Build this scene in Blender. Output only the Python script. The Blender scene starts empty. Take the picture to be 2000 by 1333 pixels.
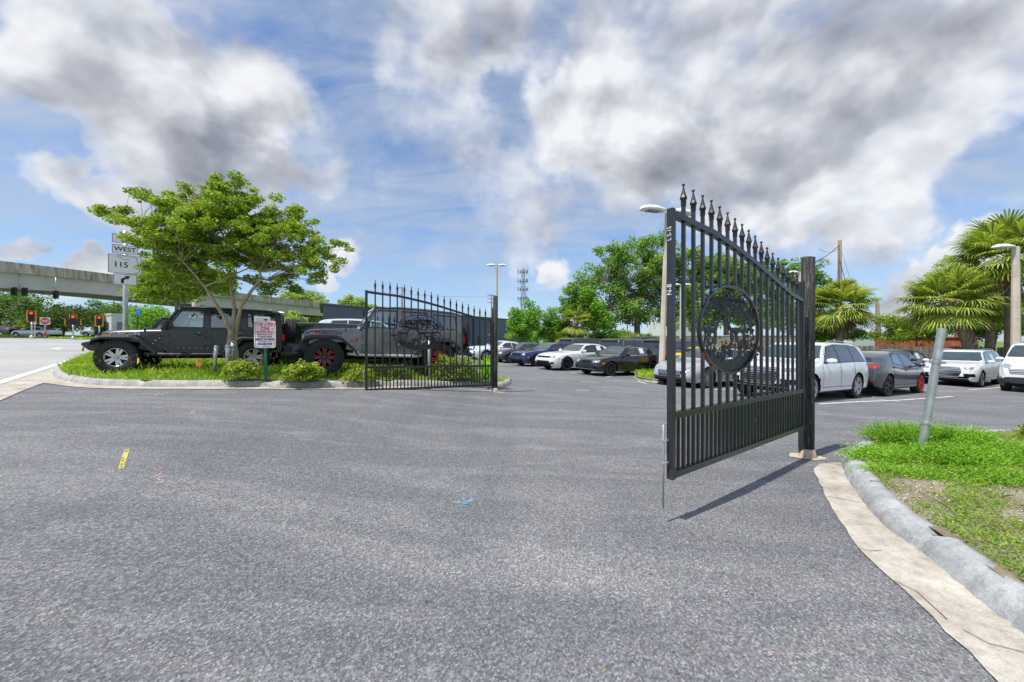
import bpy, bmesh, math, random
import numpy as np
from mathutils import Vector, Matrix, Euler
from mathutils.bvhtree import BVHTree
from mathutils.geometry import tessellate_polygon, delaunay_2d_cdt
R = math.radians
random.seed(7); RNG = np.random.default_rng(7)
S = bpy.context.scene
COL = S.collection
# ---------------------------------------------------------------- camera
F = 760.0; CH = 1.40
cam = bpy.data.cameras.new('camera'); cam.sensor_width = 36; cam.lens = F/2000*36
cam.clip_start = .05; cam.clip_end = 4000
camo = bpy.data.objects.new('camera', cam); COL.objects.link(camo)
camo.location = (0, 0, CH); camo.rotation_euler = (R(90), 0, 0)
S.camera = camo
S.render.resolution_x = 1024; S.render.resolution_y = 682
S.view_settings.view_transform = 'Standard'; S.view_settings.look = 'None'
S.view_settings.exposure = 0.36; S.view_settings.gamma = 1
SUN_EL, SUN_AZ = R(64), (-.82, -.57)          # sun stands behind and left of the camera
# ---------------------------------------------------------------- ground height
def ss(t): t = np.clip(t, 0, 1); return t*t*(3-2*t)
def gz(x, y):
    s = .75*x+.66*y
    return (-.028*np.clip(x, -80, 22) + .2*ss(-x/3.2) - .08*ss((-x-5)/5)
            - .09*ss((s-6.5)/4) - .05*ss((x-9)/4))
def G(px, py, dz=0.):
    Y = 10.
    for _ in range(60):
        X = (px-1000)/F*Y
        Y = .5*Y + .5*(CH-float(gz(X, Y))-dz)*F/max(py-666.5, 1e-3) if py > 667.5 else (CH-dz)*F/max(py-666.5-.028*(px-1000), .8)
    X = (px-1000)/F*Y
    return Vector((X, Y, float(gz(X, Y))+dz))
def GY(px, Y, dz=0.):
    X = (px-1000)/F*Y
    return Vector((X, Y, float(gz(X, Y))+dz))
def P(px, py, Y): return Vector(((px-1000)/F*Y, Y, CH-(py-666.5)*Y/F))
def PD(px, py):
    return Vector(((px-1000)/F, 1, (666.5-py)/F)).normalized()
# ---------------------------------------------------------------- node helpers
def nmat(name):
    m = bpy.data.materials.new(name); m.use_nodes = True
    nt = m.node_tree; b = nt.nodes['Principled BSDF']
    return m, nt, b
def N(nt, t, **k):
    n = nt.nodes.new(t)
    for a, v in k.items():
        if a in ('op',): n.operation = v
        elif hasattr(n, a): setattr(n, a, v)
    return n
def lk(nt, a, b): nt.links.new(a, b)
def math_(nt, op, a, b=None, c=None, clamp=False):
    n = nt.nodes.new('ShaderNodeMath'); n.operation = op; n.use_clamp = clamp
    for i, v in enumerate((a, b, c)):
        if v is None: continue
        if isinstance(v, (int, float)): n.inputs[i].default_value = v
        else: nt.links.new(v, n.inputs[i])
    return n.outputs[0]
def noise(nt, vec, scale, detail=4, rough=.5, dist=0.):
    n = nt.nodes.new('ShaderNodeTexNoise'); n.inputs['Scale'].default_value = scale
    n.inputs['Detail'].default_value = detail; n.inputs['Roughness'].default_value = rough
    n.inputs['Distortion'].default_value = dist
    if vec is not None: nt.links.new(vec, n.inputs['Vector'])
    return n.outputs['Fac']
def ramp(nt, fac, stops, interp='LINEAR'):
    n = nt.nodes.new('ShaderNodeValToRGB'); n.color_ramp.interpolation = interp
    e = n.color_ramp.elements
    while len(e) < len(stops): e.new(.5)
    for el, (p, c) in zip(e, stops):
        el.position = p; el.color = (*c, 1) if len(c) == 3 else c
    nt.links.new(fac, n.inputs[0]); return n.outputs[0]
def mixc(nt, fac, a, b, blend='MIX'):
    n = nt.nodes.new('ShaderNodeMix'); n.data_type = 'RGBA'; n.blend_type = blend
    for s, v in ((n.inputs[0], fac), (n.inputs[6], a), (n.inputs[7], b)):
        if isinstance(v, (int, float)): s.default_value = v
        elif isinstance(v, tuple): s.default_value = (*v, 1)
        else: nt.links.new(v, s)
    return n.outputs[2]
def objco(nt):
    return nt.nodes.new('ShaderNodeTexCoord').outputs['Object']
def posco(nt):
    return nt.nodes.new('ShaderNodeNewGeometry').outputs['Position']
def mapping(nt, v, scale=(1, 1, 1), rot=(0, 0, 0)):
    n = nt.nodes.new('ShaderNodeMapping'); n.inputs['Scale'].default_value = scale
    n.inputs['Rotation'].default_value = rot; nt.links.new(v, n.inputs['Vector']); return n.outputs[0]
def bump(nt, b, h, strength=.3, dist=.01):
    n = nt.nodes.new('ShaderNodeBump'); n.inputs['Strength'].default_value = strength
    n.inputs['Distance'].default_value = dist; nt.links.new(h, n.inputs['Height'])
    nt.links.new(n.outputs[0], b.inputs['Normal'])
# ---------------------------------------------------------------- world: sky with clouds
w = bpy.data.worlds.new("World"); S.world = w; w.use_nodes = True
nt = w.node_tree; bg = nt.nodes['Background']; bg.inputs['Strength'].default_value = .135
sky = nt.nodes.new('ShaderNodeTexSky'); sky.sky_type = 'NISHITA'; sky.sun_disc = False
sky.sun_elevation = SUN_EL; sky.sun_rotation = math.atan2(SUN_AZ[0], SUN_AZ[1])
sky.air_density = 1.0; sky.dust_density = .6; sky.ozone_density = 2.2; sky.altitude = 0
tc = nt.nodes.new('ShaderNodeTexCoord').outputs['Generated']
def vm(op, a, b=None):
    n = nt.nodes.new('ShaderNodeVectorMath'); n.operation = op
    for i, v in enumerate((a, b)):
        if v is None: continue
        if isinstance(v, (tuple, Vector)): n.inputs[i].default_value = tuple(v)
        else: nt.links.new(v, n.inputs[i])
    return n
def wnoise(scale, detail, rough=.55, vec=None, dist=0.):
    n = nt.nodes.new('ShaderNodeTexNoise'); n.inputs['Scale'].default_value = scale
    n.inputs['Detail'].default_value = detail; n.inputs['Roughness'].default_value = rough
    n.inputs['Distortion'].default_value = dist
    nt.links.new(vec if vec is not None else tc, n.inputs['Vector']); return n
wn = wnoise(3.2, 5)
off = vm('SCALE', vm('SUBTRACT', wn.outputs['Color'], (.5, .5, .5)).outputs[0]); off.inputs['Scale'].default_value = .34
wn2 = wnoise(11, 4)
off2 = vm('SCALE', vm('SUBTRACT', wn2.outputs['Color'], (.5, .5, .5)).outputs[0]); off2.inputs['Scale'].default_value = .085
dw = vm('NORMALIZE', vm('ADD', vm('ADD', tc, off.outputs[0]).outputs[0], off2.outputs[0]).outputs[0]).outputs[0]
def blobs(lst):
    acc = None
    for (px, py, r, wt) in lst:
        c = PD(px, py); e = (PD(px+r, py)+PD(px, py+r)).normalized()
        ca = (c.dot(PD(px+r, py))+c.dot(PD(px, py+r)))/2
        d = vm('DOT_PRODUCT', dw, c).outputs['Value']
        m = nt.nodes.new('ShaderNodeMapRange'); m.interpolation_type = 'SMOOTHERSTEP'
        nt.links.new(d, m.inputs[0]); k = 1-(1-ca)*1.5
        m.inputs[1].default_value = k; m.inputs[2].default_value = 1-(1-ca)*.05
        m.inputs[3].default_value = 0; m.inputs[4].default_value = wt
        acc = m.outputs[0] if acc is None else math_(nt, 'ADD', acc, m.outputs[0])
    return acc
cl = [(180,90,190,.9),(330,170,200,1),(450,230,160,.9),(520,160,110,1),(490,290,110,.8),(40,60,130,.6),(20,130,90,.5),
 (120,300,80,1),(200,350,90,1.1),(270,390,80,1),(10,310,55,.8),(330,250,60,.5),(240,260,60,.6),(430,330,100,.7),
 (640,350,50,.7),(560,310,80,.6),(400,270,70,.8),
 (800,60,120,.8),(930,50,120,1),(700,40,90,.4),(1000,90,80,.6),
 (870,270,120,.45),(1000,390,110,.55),(700,330,90,.3),(1090,430,60,.5),(930,180,60,.4),(1560,500,60,.6),(1290,420,60,.4),
 (1140,190,130,.9),(1300,180,220,1),(1500,130,250,1),(1700,200,250,1.1),(1920,130,220,1),(1450,300,170,.9),(1620,270,150,.9),
 (1220,300,120,.8),(1790,310,80,.8),(1060,60,70,.5),(1080,170,60,.4),
 (1480,370,120,.8),(1560,430,80,.7),(1700,440,90,.9),(1640,480,70,.8),(1780,420,60,.4),
 (1750,585,80,1.6),(1800,550,70,1.6),(1850,505,60,1.6),(1900,490,60,1.5),(1720,630,80,1.5),(1770,640,80,1.3),(1500,500,40,.9),(1460,470,40,.8),
 (680,520,46,1.4),(650,585,30,1.2),(1080,538,32,1.3),(1060,490,40,.5),(20,500,50,1.4),(180,522,52,1.3),(215,520,50,1.2),(75,490,12,.9),(1000,470,40,.5),
 (1950,350,90,.3),(150,575,60,.6),(60,225,75,-1.),(170,245,60,-.9),(300,320,45,-.7),(360,440,60,-.6),(600,120,60,-.5),(1080,110,50,-.5),(1430,80,45,-.6),(1340,200,40,-.4),(1210,60,40,-.3),(1650,370,70,-.4),(1960,330,70,-.5),(1560,20,60,-.3)]
mask = math_(nt, 'SUBTRACT', math_(nt, 'MULTIPLY', math_(nt, 'MINIMUM', blobs(cl), 1.6), .9), .10)
# elsewhere in the sky: plain broken cloud
sep = nt.nodes.new('ShaderNodeSeparateXYZ'); nt.links.new(tc, sep.inputs[0])
behind = nt.nodes.new('ShaderNodeMapRange'); nt.links.new(sep.outputs[1], behind.inputs[0])
behind.inputs[1].default_value = .35; behind.inputs[2].default_value = .1
behind.inputs[3].default_value = 0; behind.inputs[4].default_value = .55
mask = math_(nt, 'ADD', mask, behind.outputs[0])
zc = math_(nt, 'ADD', math_(nt, 'MAXIMUM', sep.outputs[2], 0.), .22)
comb = nt.nodes.new('ShaderNodeCombineXYZ')
nt.links.new(math_(nt, 'DIVIDE', sep.outputs[0], zc), comb.inputs[0]); nt.links.new(math_(nt, 'DIVIDE', sep.outputs[1], zc), comb.inputs[1])
pl = comb.outputs[0]
mq = nt.nodes.new('ShaderNodeMapping'); mq.inputs['Scale'].default_value = (1, 1.15, 1.35); nt.links.new(tc, mq.inputs[0]); q = mq.outputs[0]
sdir = (SUN_AZ[0]*.045, SUN_AZ[1]*.03, .05)
q2 = vm('ADD', q, sdir).outputs[0]
def fbm(v): 
    a_ = wnoise(4.2, 12, .56, v, .15).outputs['Fac']
    return a_
f1 = fbm(q); f2 = wnoise(4.2, 4, .5, q2, .15).outputs['Fac']; f3 = wnoise(4.2, 4, .5, q, .15).outputs['Fac']
b1 = wnoise(15, 8, .62, q, .25).outputs['Fac']
dens = math_(nt, 'ADD', mask, math_(nt, 'MULTIPLY', math_(nt, 'SUBTRACT', f1, .5), 2.3))
dens = math_(nt, 'ADD', dens, math_(nt, 'MULTIPLY', math_(nt, 'SUBTRACT', b1, .5), .9))
alpha = nt.nodes.new('ShaderNodeMapRange'); alpha.interpolation_type = 'SMOOTHSTEP'
nt.links.new(dens, alpha.inputs[0]); alpha.inputs[1].default_value = -.15; alpha.inputs[2].default_value = 1.4
mp = nt.nodes.new('ShaderNodeMapping'); mp.inputs['Scale'].default_value = (1., 2.6, 1); mp.inputs['Rotation'].default_value = (0, 0, .5)
nt.links.new(pl, mp.inputs[0])
cir = wnoise(1.9, 12, .62, mp.outputs[0], .5).outputs['Fac']
cirm = nt.nodes.new('ShaderNodeMapRange'); nt.links.new(cir, cirm.inputs[0]); cirm.inputs[1].default_value = .3; cirm.inputs[2].default_value = .68
cirm.inputs[4].default_value = .8
gray = blobs([(440,240,100,.8),(520,270,70,.7),(350,120,110,.35),(200,60,110,.3),(1450,290,130,1),(1600,240,120,.9),(1300,280,90,.6),(1750,90,170,.7),
 (960,5,100,.7),(1680,510,40,.6),(1480,400,60,.5),(1200,230,80,.4),(1900,240,90,.4),(690,535,26,.6),(590,290,50,.4)])
rel = math_(nt, 'SUBTRACT', f2, f3)      # darker where the cloud thickens toward the sun
sh = math_(nt, 'ADD', .29, math_(nt, 'MULTIPLY', math_(nt, 'MINIMUM', gray, 1.1), .36))
sh = math_(nt, 'ADD', sh, math_(nt, 'MULTIPLY', rel, 3.6))
sh = math_(nt, 'ADD', sh, math_(nt, 'MULTIPLY', math_(nt, 'SUBTRACT', b1, .5), .34))
sh = math_(nt, 'ADD', sh, math_(nt, 'MULTIPLY', math_(nt, 'SUBTRACT', math_(nt, 'MINIMUM', dens, 1.8), .8), .16))
sh = math_(nt, 'MULTIPLY', sh, .74, clamp=True)
ccol = ramp(nt, sh, [(0, (5.2, 5.3, 5.5)), (.25, (4.1, 4.25, 4.55)), (.5, (2.9, 3.05, 3.4)), (1, (1.5, 1.62, 1.95))])
skyc = mixc(nt, 1., sky.outputs[0], (.70, .82, .96), 'MULTIPLY')
hz = nt.nodes.new('ShaderNodeMapRange'); nt.links.new(sep.outputs[2], hz.inputs[0])
hz.inputs[1].default_value = 0.0; hz.inputs[2].default_value = .45; hz.inputs[3].default_value = .4; hz.inputs[4].default_value = .0
skyc = mixc(nt, hz.outputs[0], skyc, (2.6, 3.6, 5.2))
cf = nt.nodes.new('ShaderNodeMapRange'); nt.links.new(sep.outputs[2], cf.inputs[0]); cf.inputs[1].default_value = .03; cf.inputs[2].default_value = .26
c1 = mixc(nt, math_(nt, 'MULTIPLY', cirm.outputs[0], cf.outputs[0]), skyc, (3.0, 3.4, 4.1))
c2 = mixc(nt, alpha.outputs[0], c1, ccol)
nt.links.new(c2, bg.inputs['Color'])
# ---------------------------------------------------------------- sun
sl = bpy.data.lights.new('sun', 'SUN'); sl.energy = 3.9; sl.angle = R(.6); sl.color = (1, .955, .88)
so = bpy.data.objects.new('sun', sl); COL.objects.link(so)
sd = Vector((SUN_AZ[0]*math.cos(SUN_EL), SUN_AZ[1]*math.cos(SUN_EL), math.sin(SUN_EL))).normalized()
so.rotation_euler = sd.to_track_quat('Z', 'Y').to_euler(); so.location = (-20, -15, 40)
# ---------------------------------------------------------------- mesh builder
class MB:
    def __init__(s): s.v = []; s.f = []; s.sm = []
    def add(s, vs, fs, smooth=False):
        o = len(s.v); s.v += [tuple(v) for v in vs]
        for f in fs: s.f.append(tuple(i+o for i in f)); s.sm.append(smooth)
        return s
    def box(s, c, d, rot=None):
        hx, hy, hz_ = d[0]/2, d[1]/2, d[2]/2
        vs = [Vector((x, y, z)) for z in (-hz_, hz_) for x, y in ((-hx, -hy), (hx, -hy), (hx, hy), (-hx, hy))]
        if rot is not None:
            m = rot if isinstance(rot, Matrix) else Euler(rot).to_matrix()
            vs = [m @ v for v in vs]
        c = Vector(c)
        return s.add([v+c for v in vs], [(3,2,1,0),(4,5,6,7),(0,1,5,4),(1,2,6,5),(2,3,7,6),(3,0,4,7)])
    def tube(s, pts, rs, n=8, cap=True, smooth=True):
        pts = [Vector(p) for p in pts]
        if isinstance(rs, (int, float)): rs = [rs]*len(pts)
        vs = []; prev = None
        for i, p in enumerate(pts):
            t = (pts[min(i+1, len(pts)-1)]-pts[max(i-1, 0)]).normalized()
            if prev is None:
                a = Vector((0, 0, 1)) if abs(t.z) < .9 else Vector((1, 0, 0))
                u = t.cross(a).normalized()
            else: u = (prev-t*prev.dot(t)).normalized()
            prev = u; w_ = t.cross(u)
            for k in range(n):
                an = 2*math.pi*k/n
                vs.append(p+(u*math.cos(an)+w_*math.sin(an))*rs[i])
        fs = [(i*n+k, i*n+(k+1) % n, (i+1)*n+(k+1) % n, (i+1)*n+k) for i in range(len(pts)-1) for k in range(n)]
        s.add(vs, fs, smooth)
        if cap:
            o = len(s.v)-len(vs)
            s.f += [tuple(o+k for k in reversed(range(n))), tuple(o+(len(pts)-1)*n+k for k in range(n))]; s.sm += [False, False]
        return s
    def lathe(s, prof, n=24, axis='Y', c=(0, 0, 0), smooth=True, close=False):
        vs = []
        for (r, h) in prof:
            for k in range(n):
                a = 2*math.pi*k/n; x, y = r*math.cos(a), r*math.sin(a)
                vs.append({'Y': (x, h, y), 'Z': (x, y, h), 'X': (h, x, y)}[axis])
        vs = [(v[0]+c[0], v[1]+c[1], v[2]+c[2]) for v in vs]
        m = len(prof); fs = []
        for i in range(m if close else m-1):
            j = (i+1) % m
            fs += [(i*n+k, i*n+(k+1) % n, j*n+(k+1) % n, j*n+k) for k in range(n)]
        return s.add(vs, fs, smooth)
    def plate(s, outer, holes=(), t=.02, fn=None):
        """flat plate: polygon (u,v) with holes, from w=0 to w=t; fn(u,v,w)->xyz"""
        fn = fn or (lambda u, v, w_: (u, w_, v))
        loops = [list(outer)]+[list(h) for h in holes]
        flat = [p for l in loops for p in l]
        tri = tessellate_polygon([[Vector((p[0], p[1], 0)) for p in l] for l in loops])
        n = len(flat)
        vs = [fn(p[0], p[1], 0) for p in flat]+[fn(p[0], p[1], t) for p in flat]
        fs = [tuple(q) for q in tri]+[tuple(i+n for i in reversed(q)) for q in tri]
        o = 0
        for l in loops:
            m = len(l)
            fs += [(o+i, o+(i+1) % m, n+o+(i+1) % m, n+o+i) for i in range(m)]; o += m
        return s.add(vs, fs)
    def xf(s, M):
        s.v = [tuple(M @ Vector(v)) for v in s.v]; return s
    def build(s, name, mat, parent=None, bevel=0, fixn=True, auto=False):
        me = bpy.data.meshes.new(name); me.from_pydata(s.v, [], s.f)
        if fixn or bevel:
            bm = bmesh.new(); bm.from_mesh(me)
            if fixn: bmesh.ops.recalc_face_normals(bm, faces=bm.faces)
            if bevel:
                bmesh.ops.remove_doubles(bm, verts=bm.verts, dist=1e-5)
                es = [e for e in bm.edges if len(e.link_faces) == 2 and e.calc_face_angle(0) > .5]
                bmesh.ops.bevel(bm, geom=es, offset=bevel, segments=2, affect='EDGES', profile=.6, clamp_overlap=True)
                bm.to_mesh(me); bm.free()
                for p in me.polygons: p.use_smooth = False
            else:
                bm.to_mesh(me); bm.free()
                me.polygons.foreach_set('use_smooth', s.sm)
        else: me.polygons.foreach_set('use_smooth', s.sm)
        if mat: me.materials.append(mat)
        return link(name, me, parent)
def link(name, me, parent=None):
    o = bpy.data.objects.new(name, me); COL.objects.link(o)
    if parent is not None: o.parent = parent
    return o
def tag(o, label=None, cat=None, group=None, kind=None):
    if label: o['label'] = label
    if cat: o['category'] = cat
    if group: o['group'] = group
    if kind: o['kind'] = kind
    return o
def thing(name, label, cat, loc=(0, 0, 0), rz=0, group=None, M=None):
    o = bpy.data.objects.new(name, None); COL.objects.link(o); o.empty_display_size = .2
    if M is not None: o.matrix_world = M
    else: o.location = loc; o.rotation_euler = (0, 0, rz)
    return tag(o, label, cat, group)
def npmesh(name, V, Fq, mat, parent=None, k=4, smooth=False, mats=None, midx=None):
    me = bpy.data.meshes.new(name); n = len(Fq)
    me.vertices.add(len(V)); me.vertices.foreach_set('co', np.asarray(V, dtype=np.float32).ravel())
    me.loops.add(n*k); me.loops.foreach_set('vertex_index', np.asarray(Fq, dtype=np.int32).ravel())
    me.polygons.add(n); me.polygons.foreach_set('loop_start', np.arange(n, dtype=np.int32)*k)
    me.polygons.foreach_set('loop_total', np.full(n, k, dtype=np.int32))
    for m in (mats or [mat]): me.materials.append(m)
    if midx is not None: me.polygons.foreach_set('material_index', np.asarray(midx, dtype=np.int32))
    if smooth: me.polygons.foreach_set('use_smooth', np.ones(n, dtype=bool))
    me.update(calc_edges=True)
    return link(name, me, parent)
def text(s, size, mat, name, parent, M, sx=1., ext=.002, align='CENTER', bold=0.):
    cu = bpy.data.curves.new('t', 'FONT'); cu.body = s; cu.size = size; cu.extrude = ext; cu.align_x = align; cu.align_y = 'CENTER'
    cu.offset = bold; cu.resolution_u = 3
    to = bpy.data.objects.new('t', cu); COL.objects.link(to)
    dg = bpy.context.evaluated_depsgraph_get()
    me = bpy.data.meshes.new_from_object(to.evaluated_get(dg)); bpy.data.objects.remove(to); bpy.data.curves.remove(cu)
    me.transform(M @ Matrix.Diagonal((sx, 1, 1, 1))); me.materials.clear(); me.materials.append(mat); me.name = name
    return link(name, me, parent)
def spl(pts, xs):
    """smooth monotone-ish interpolation of (x,z) knots"""
    X = np.array([p[0] for p in pts], float); Z = np.array([p[1] for p in pts], float)
    h = np.diff(X); d = np.diff(Z)/h; m = np.zeros(len(X)); m[0] = d[0]; m[-1] = d[-1]
    for i in range(1, len(X)-1):
        if d[i-1]*d[i] <= 0: m[i] = 0
        else: m[i] = 3*(h[i-1]+h[i])/((2*h[i]+h[i-1])/d[i-1]+(h[i]+2*h[i-1])/d[i])
    xs = np.asarray(xs, float); i = np.clip(np.searchsorted(X, xs)-1, 0, len(X)-2)
    t = (xs-X[i])/h[i]; t = np.clip(t, 0, 1)
    return ((2*t**3-3*t**2+1)*Z[i]+(t**3-2*t**2+t)*h[i]*m[i]+(-2*t**3+3*t**2)*Z[i+1]+(t**3-t**2)*h[i]*m[i+1])
# ---------------------------------------------------------------- materials
def simple(name, col, rough=.5, metal=0., spec=.5, var=.12, vs=6, coat=0.):
    m, nt, b = nmat(name)
    f = noise(nt, objco(nt), vs, 5, .6)
    c = ramp(nt, f, [(.25, tuple(x*(1-var) for x in col)), (.75, tuple(min(1, x*(1+var)) for x in col))])
    lk(nt, c, b.inputs['Base Color'])
    b.inputs['Roughness'].default_value = rough; b.inputs['Metallic'].default_value = metal
    b.inputs['Specular IOR Level'].default_value = spec
    if coat: b.inputs['Coat Weight'].default_value = coat; b.inputs['Coat Roughness'].default_value = .04
    return m
def paint(name, col, metal=.2, rough=.35, coat=.9):
    m, nt, b = nmat(name)
    f = noise(nt, objco(nt), 2.5, 4, .6)
    c = ramp(nt, f, [(.3, tuple(x*.93 for x in col)), (.7, tuple(min(1, x*1.05) for x in col))])
    lk(nt, c, b.inputs['Base Color']); b.inputs['Roughness'].default_value = rough
    b.inputs['Metallic'].default_value = metal; b.inputs['Coat Weight'].default_value = coat; b.inputs['Coat Roughness'].default_value = .05
    return m
def emis(name, col, st):
    m, nt, b = nmat(name); b.inputs['Base Color'].default_value = (*col, 1)
    b.inputs['Emission Color'].default_value = (*col, 1); b.inputs['Emission Strength'].default_value = st; return m
def leafmat(name, cols, trans=.35, sat=1.):
    m, nt, b = nmat(name); ge = nt.nodes.new('ShaderNodeNewGeometry')
    k = len(cols)
    c = ramp(nt, ge.outputs['Random Per Island'], [(i/max(k-1, 1), cols[i]) for i in range(k)])
    f = noise(nt, posco(nt), .9, 3)
    c = mixc(nt, 1., c, ramp(nt, f, [(.3, (.72, .78, .72)), (.7, (1.22, 1.16, 1.1))]), 'MULTIPLY')
    lk(nt, c, b.inputs['Base Color']); b.inputs['Roughness'].default_value = .5
    b.inputs['Specular IOR Level'].default_value = .25
    tr = nt.nodes.new('ShaderNodeBsdfTranslucent')
    lk(nt, mixc(nt, 1., c, (1.35, 1.5, .7), 'MULTIPLY'), tr.inputs[0])
    mx = nt.nodes.new('ShaderNodeMixShader'); mx.inputs[0].default_value = trans
    lk(nt, b.outputs[0], mx.inputs[1]); lk(nt, tr.outputs[0], mx.inputs[2])
    lk(nt, mx.outputs[0], nt.nodes['Material Output'].inputs[0]); return m
def glassmat(name, tint, transp):
    m, nt, b = nmat(name); out = nt.nodes['Material Output']
    t = nt.nodes.new('ShaderNodeBsdfTransparent'); t.inputs[0].default_value = (*tint, 1)
    b.inputs['Base Color'].default_value = (.015, .02, .02, 1); b.inputs['Roughness'].default_value = .03; b.inputs['IOR'].default_value = 1.5
    b = nt.nodes.new('ShaderNodeBsdfGlossy'); b.inputs['Roughness'].default_value = .02; b.inputs[0].default_value = (.95, 1, 1, 1)
    lw = nt.nodes.new('ShaderNodeFresnel'); lw.inputs[0].default_value = 1.5
    f = math_(nt, 'ADD', math_(nt, 'MULTIPLY', lw.outputs[0], 1.4), (1-transp)*.6, clamp=True)
    mx = nt.nodes.new('ShaderNodeMixShader'); lk(nt, f, mx.inputs[0])
    lk(nt, t.outputs[0], mx.inputs[1]); lk(nt, b.outputs[0], mx.inputs[2]); lk(nt, mx.outputs[0], out.inputs[0])
    return m
def asphalt():
    m, nt, b = nmat('asphalt'); p = posco(nt)
    base = ramp(nt, noise(nt, p, .35, 6, .6, .4), [(.3, (.14, .145, .157)), (.55, (.163, .167, .177)), (.75, (.192, .195, .2))])
    st = noise(nt, mapping(nt, p, (.35, 1.6, 1), (0, 0, -.35)), .9, 7, .65, .8)
    base = mixc(nt, ramp(nt, st, [(.46, (0, 0, 0)), (.7, (.6, .6, .6))]), base, (.28, .28, .285))
    sw = noise(nt, mapping(nt, p, (.22, .9, 1), (0, 0, .28)), .55, 4, .5, .9)
    base = mixc(nt, ramp(nt, math_(nt, 'ABSOLUTE', math_(nt, 'SUBTRACT', sw, .5)), [(0, (.25, .25, .25)), (.03, (0, 0, 0))]), base, (.3, .3, .3))
    st2 = noise(nt, mapping(nt, p, (1.4, .3, 1), (0, 0, .9)), .8, 6, .6, .6)
    base = mixc(nt, ramp(nt, st2, [(.52, (0, 0, 0)), (.75, (.5, .5, .5))]), base, (.11, .117, .135))
    vo = nt.nodes.new('ShaderNodeTexVoronoi'); vo.inputs['Scale'].default_value = 105; lk(nt, p, vo.inputs['Vector'])
    agg = ramp(nt, vo.outputs['Color'], [(0, (.42, .42, .42)), (.4, (.8, .8, .82)), (.7, (1.15, 1.15, 1.15)), (1, (2.1, 2.07, 2.04))])
    vo2 = nt.nodes.new('ShaderNodeTexVoronoi'); vo2.inputs['Scale'].default_value = 160; lk(nt, p, vo2.inputs['Vector'])
    agg2 = ramp(nt, vo2.outputs['Color'], [(0, (.65, .65, .65)), (.5, (1, 1, 1)), (1, (1.35, 1.33, 1.32))])
    base = mixc(nt, .95, base, agg, 'MULTIPLY'); base = mixc(nt, .75, base, agg2, 'MULTIPLY')
    cr = noise(nt, p, .7, 8, .7, 1.2)
    crack = ramp(nt, math_(nt, 'ABSOLUTE', math_(nt, 'SUBTRACT', cr, .5)), [(0, (.7, .7, .7)), (.0022, (0, 0, 0))])
    gate = ramp(nt, noise(nt, p, .45, 2), [(.56, (0, 0, 0)), (.62, (1, 1, 1))])
    base = mixc(nt, mixc(nt, 1., crack, gate, 'MULTIPLY'), base, (.04, .04, .045))
    lk(nt, base, b.inputs['Base Color']); b.inputs['Roughness'].default_value = .88
    b.inputs['Specular IOR Level'].default_value = .25
    h = math_(nt, 'ADD', vo.outputs['Distance'], noise(nt, p, 180, 2))
    bump(nt, b, h, .55, .006); return m
def concrete(name, c0, c1, c2, sc=1.2, dirt=.5, bs=.3):
    m, nt, b = nmat(name); p = posco(nt)
    base = ramp(nt, noise(nt, p, sc, 8, .65, .3), [(.3, c0), (.5, c1), (.72, c2)])
    d = ramp(nt, noise(nt, p, sc*6, 8, .75), [(.45, (1, 1, 1)), (.7, (.55, .53, .5))])
    base = mixc(nt, dirt, base, d, 'MULTIPLY')
    sp = ramp(nt, noise(nt, p, 140, 2, .5), [(.3, (.75, .74, .72)), (.7, (1.15, 1.15, 1.15))])
    base = mixc(nt, .8, base, sp, 'MULTIPLY')
    lk(nt, base, b.inputs['Base Color']); b.inputs['Roughness'].default_value = .85
    b.inputs['Specular IOR Level'].default_value = .3
    bump(nt, b, noise(nt, p, 60, 6, .7), bs, .01); return m
def parapetmat():
    m, nt, b = nmat('stained_parapet'); p = posco(nt)
    base = ramp(nt, noise(nt, p, .3, 6), [(.3, (.4, .36, .29)), (.7, (.56, .51, .42))])
    s = noise(nt, mapping(nt, p, (1.1, 1.1, .12)), 1.6, 6, .7)
    base = mixc(nt, ramp(nt, s, [(.45, (0, 0, 0)), (.7, (.85, .85, .85))]), base, (.07, .068, .065))
    lk(nt, base, b.inputs['Base Color']); b.inputs['Roughness'].default_value = .9; return m
def metalpaint():
    m, nt, b = nmat('black_enamel'); p = posco(nt)
    f = noise(nt, p, 7, 7, .7)
    c = ramp(nt, f, [(.3, (.011, .013, .016)), (.6, (.022, .025, .031)), (.9, (.055, .06, .068))])
    r = noise(nt, p, 3.1, 8, .75, .5)
    c = mixc(nt, ramp(nt, r, [(.59, (0, 0, 0)), (.66, (.8, .8, .8))]), c, (.17, .065, .03))
    sc = noise(nt, mapping(nt, p, (1, 1, .3)), 70, 4, .8)
    c = mixc(nt, ramp(nt, sc, [(.66, (0, 0, 0)), (.72, (.5, .5, .5))]), c, (.25, .26, .25))
    lk(nt, c, b.inputs['Base Color']); b.inputs['Roughness'].default_value = .32
    b.inputs['Specular IOR Level'].default_value = .6
    bump(nt, b, f, .12, .004); return m
def woodpost():
    m, nt, b = nmat('tarred_post'); p = posco(nt)
    f = noise(nt, mapping(nt, p, (16, 16, 1.1)), 3.2, 10, .8, .6)
    c = ramp(nt, f, [(.4, (.008, .008, .008)), (.53, (.028, .026, .025)), (.6, (.11, .105, .1)), (.7, (.34, .33, .31))])
    lk(nt, c, b.inputs['Base Color']); b.inputs['Roughness'].default_value = .8
    bump(nt, b, f, .6, .02); return m
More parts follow.
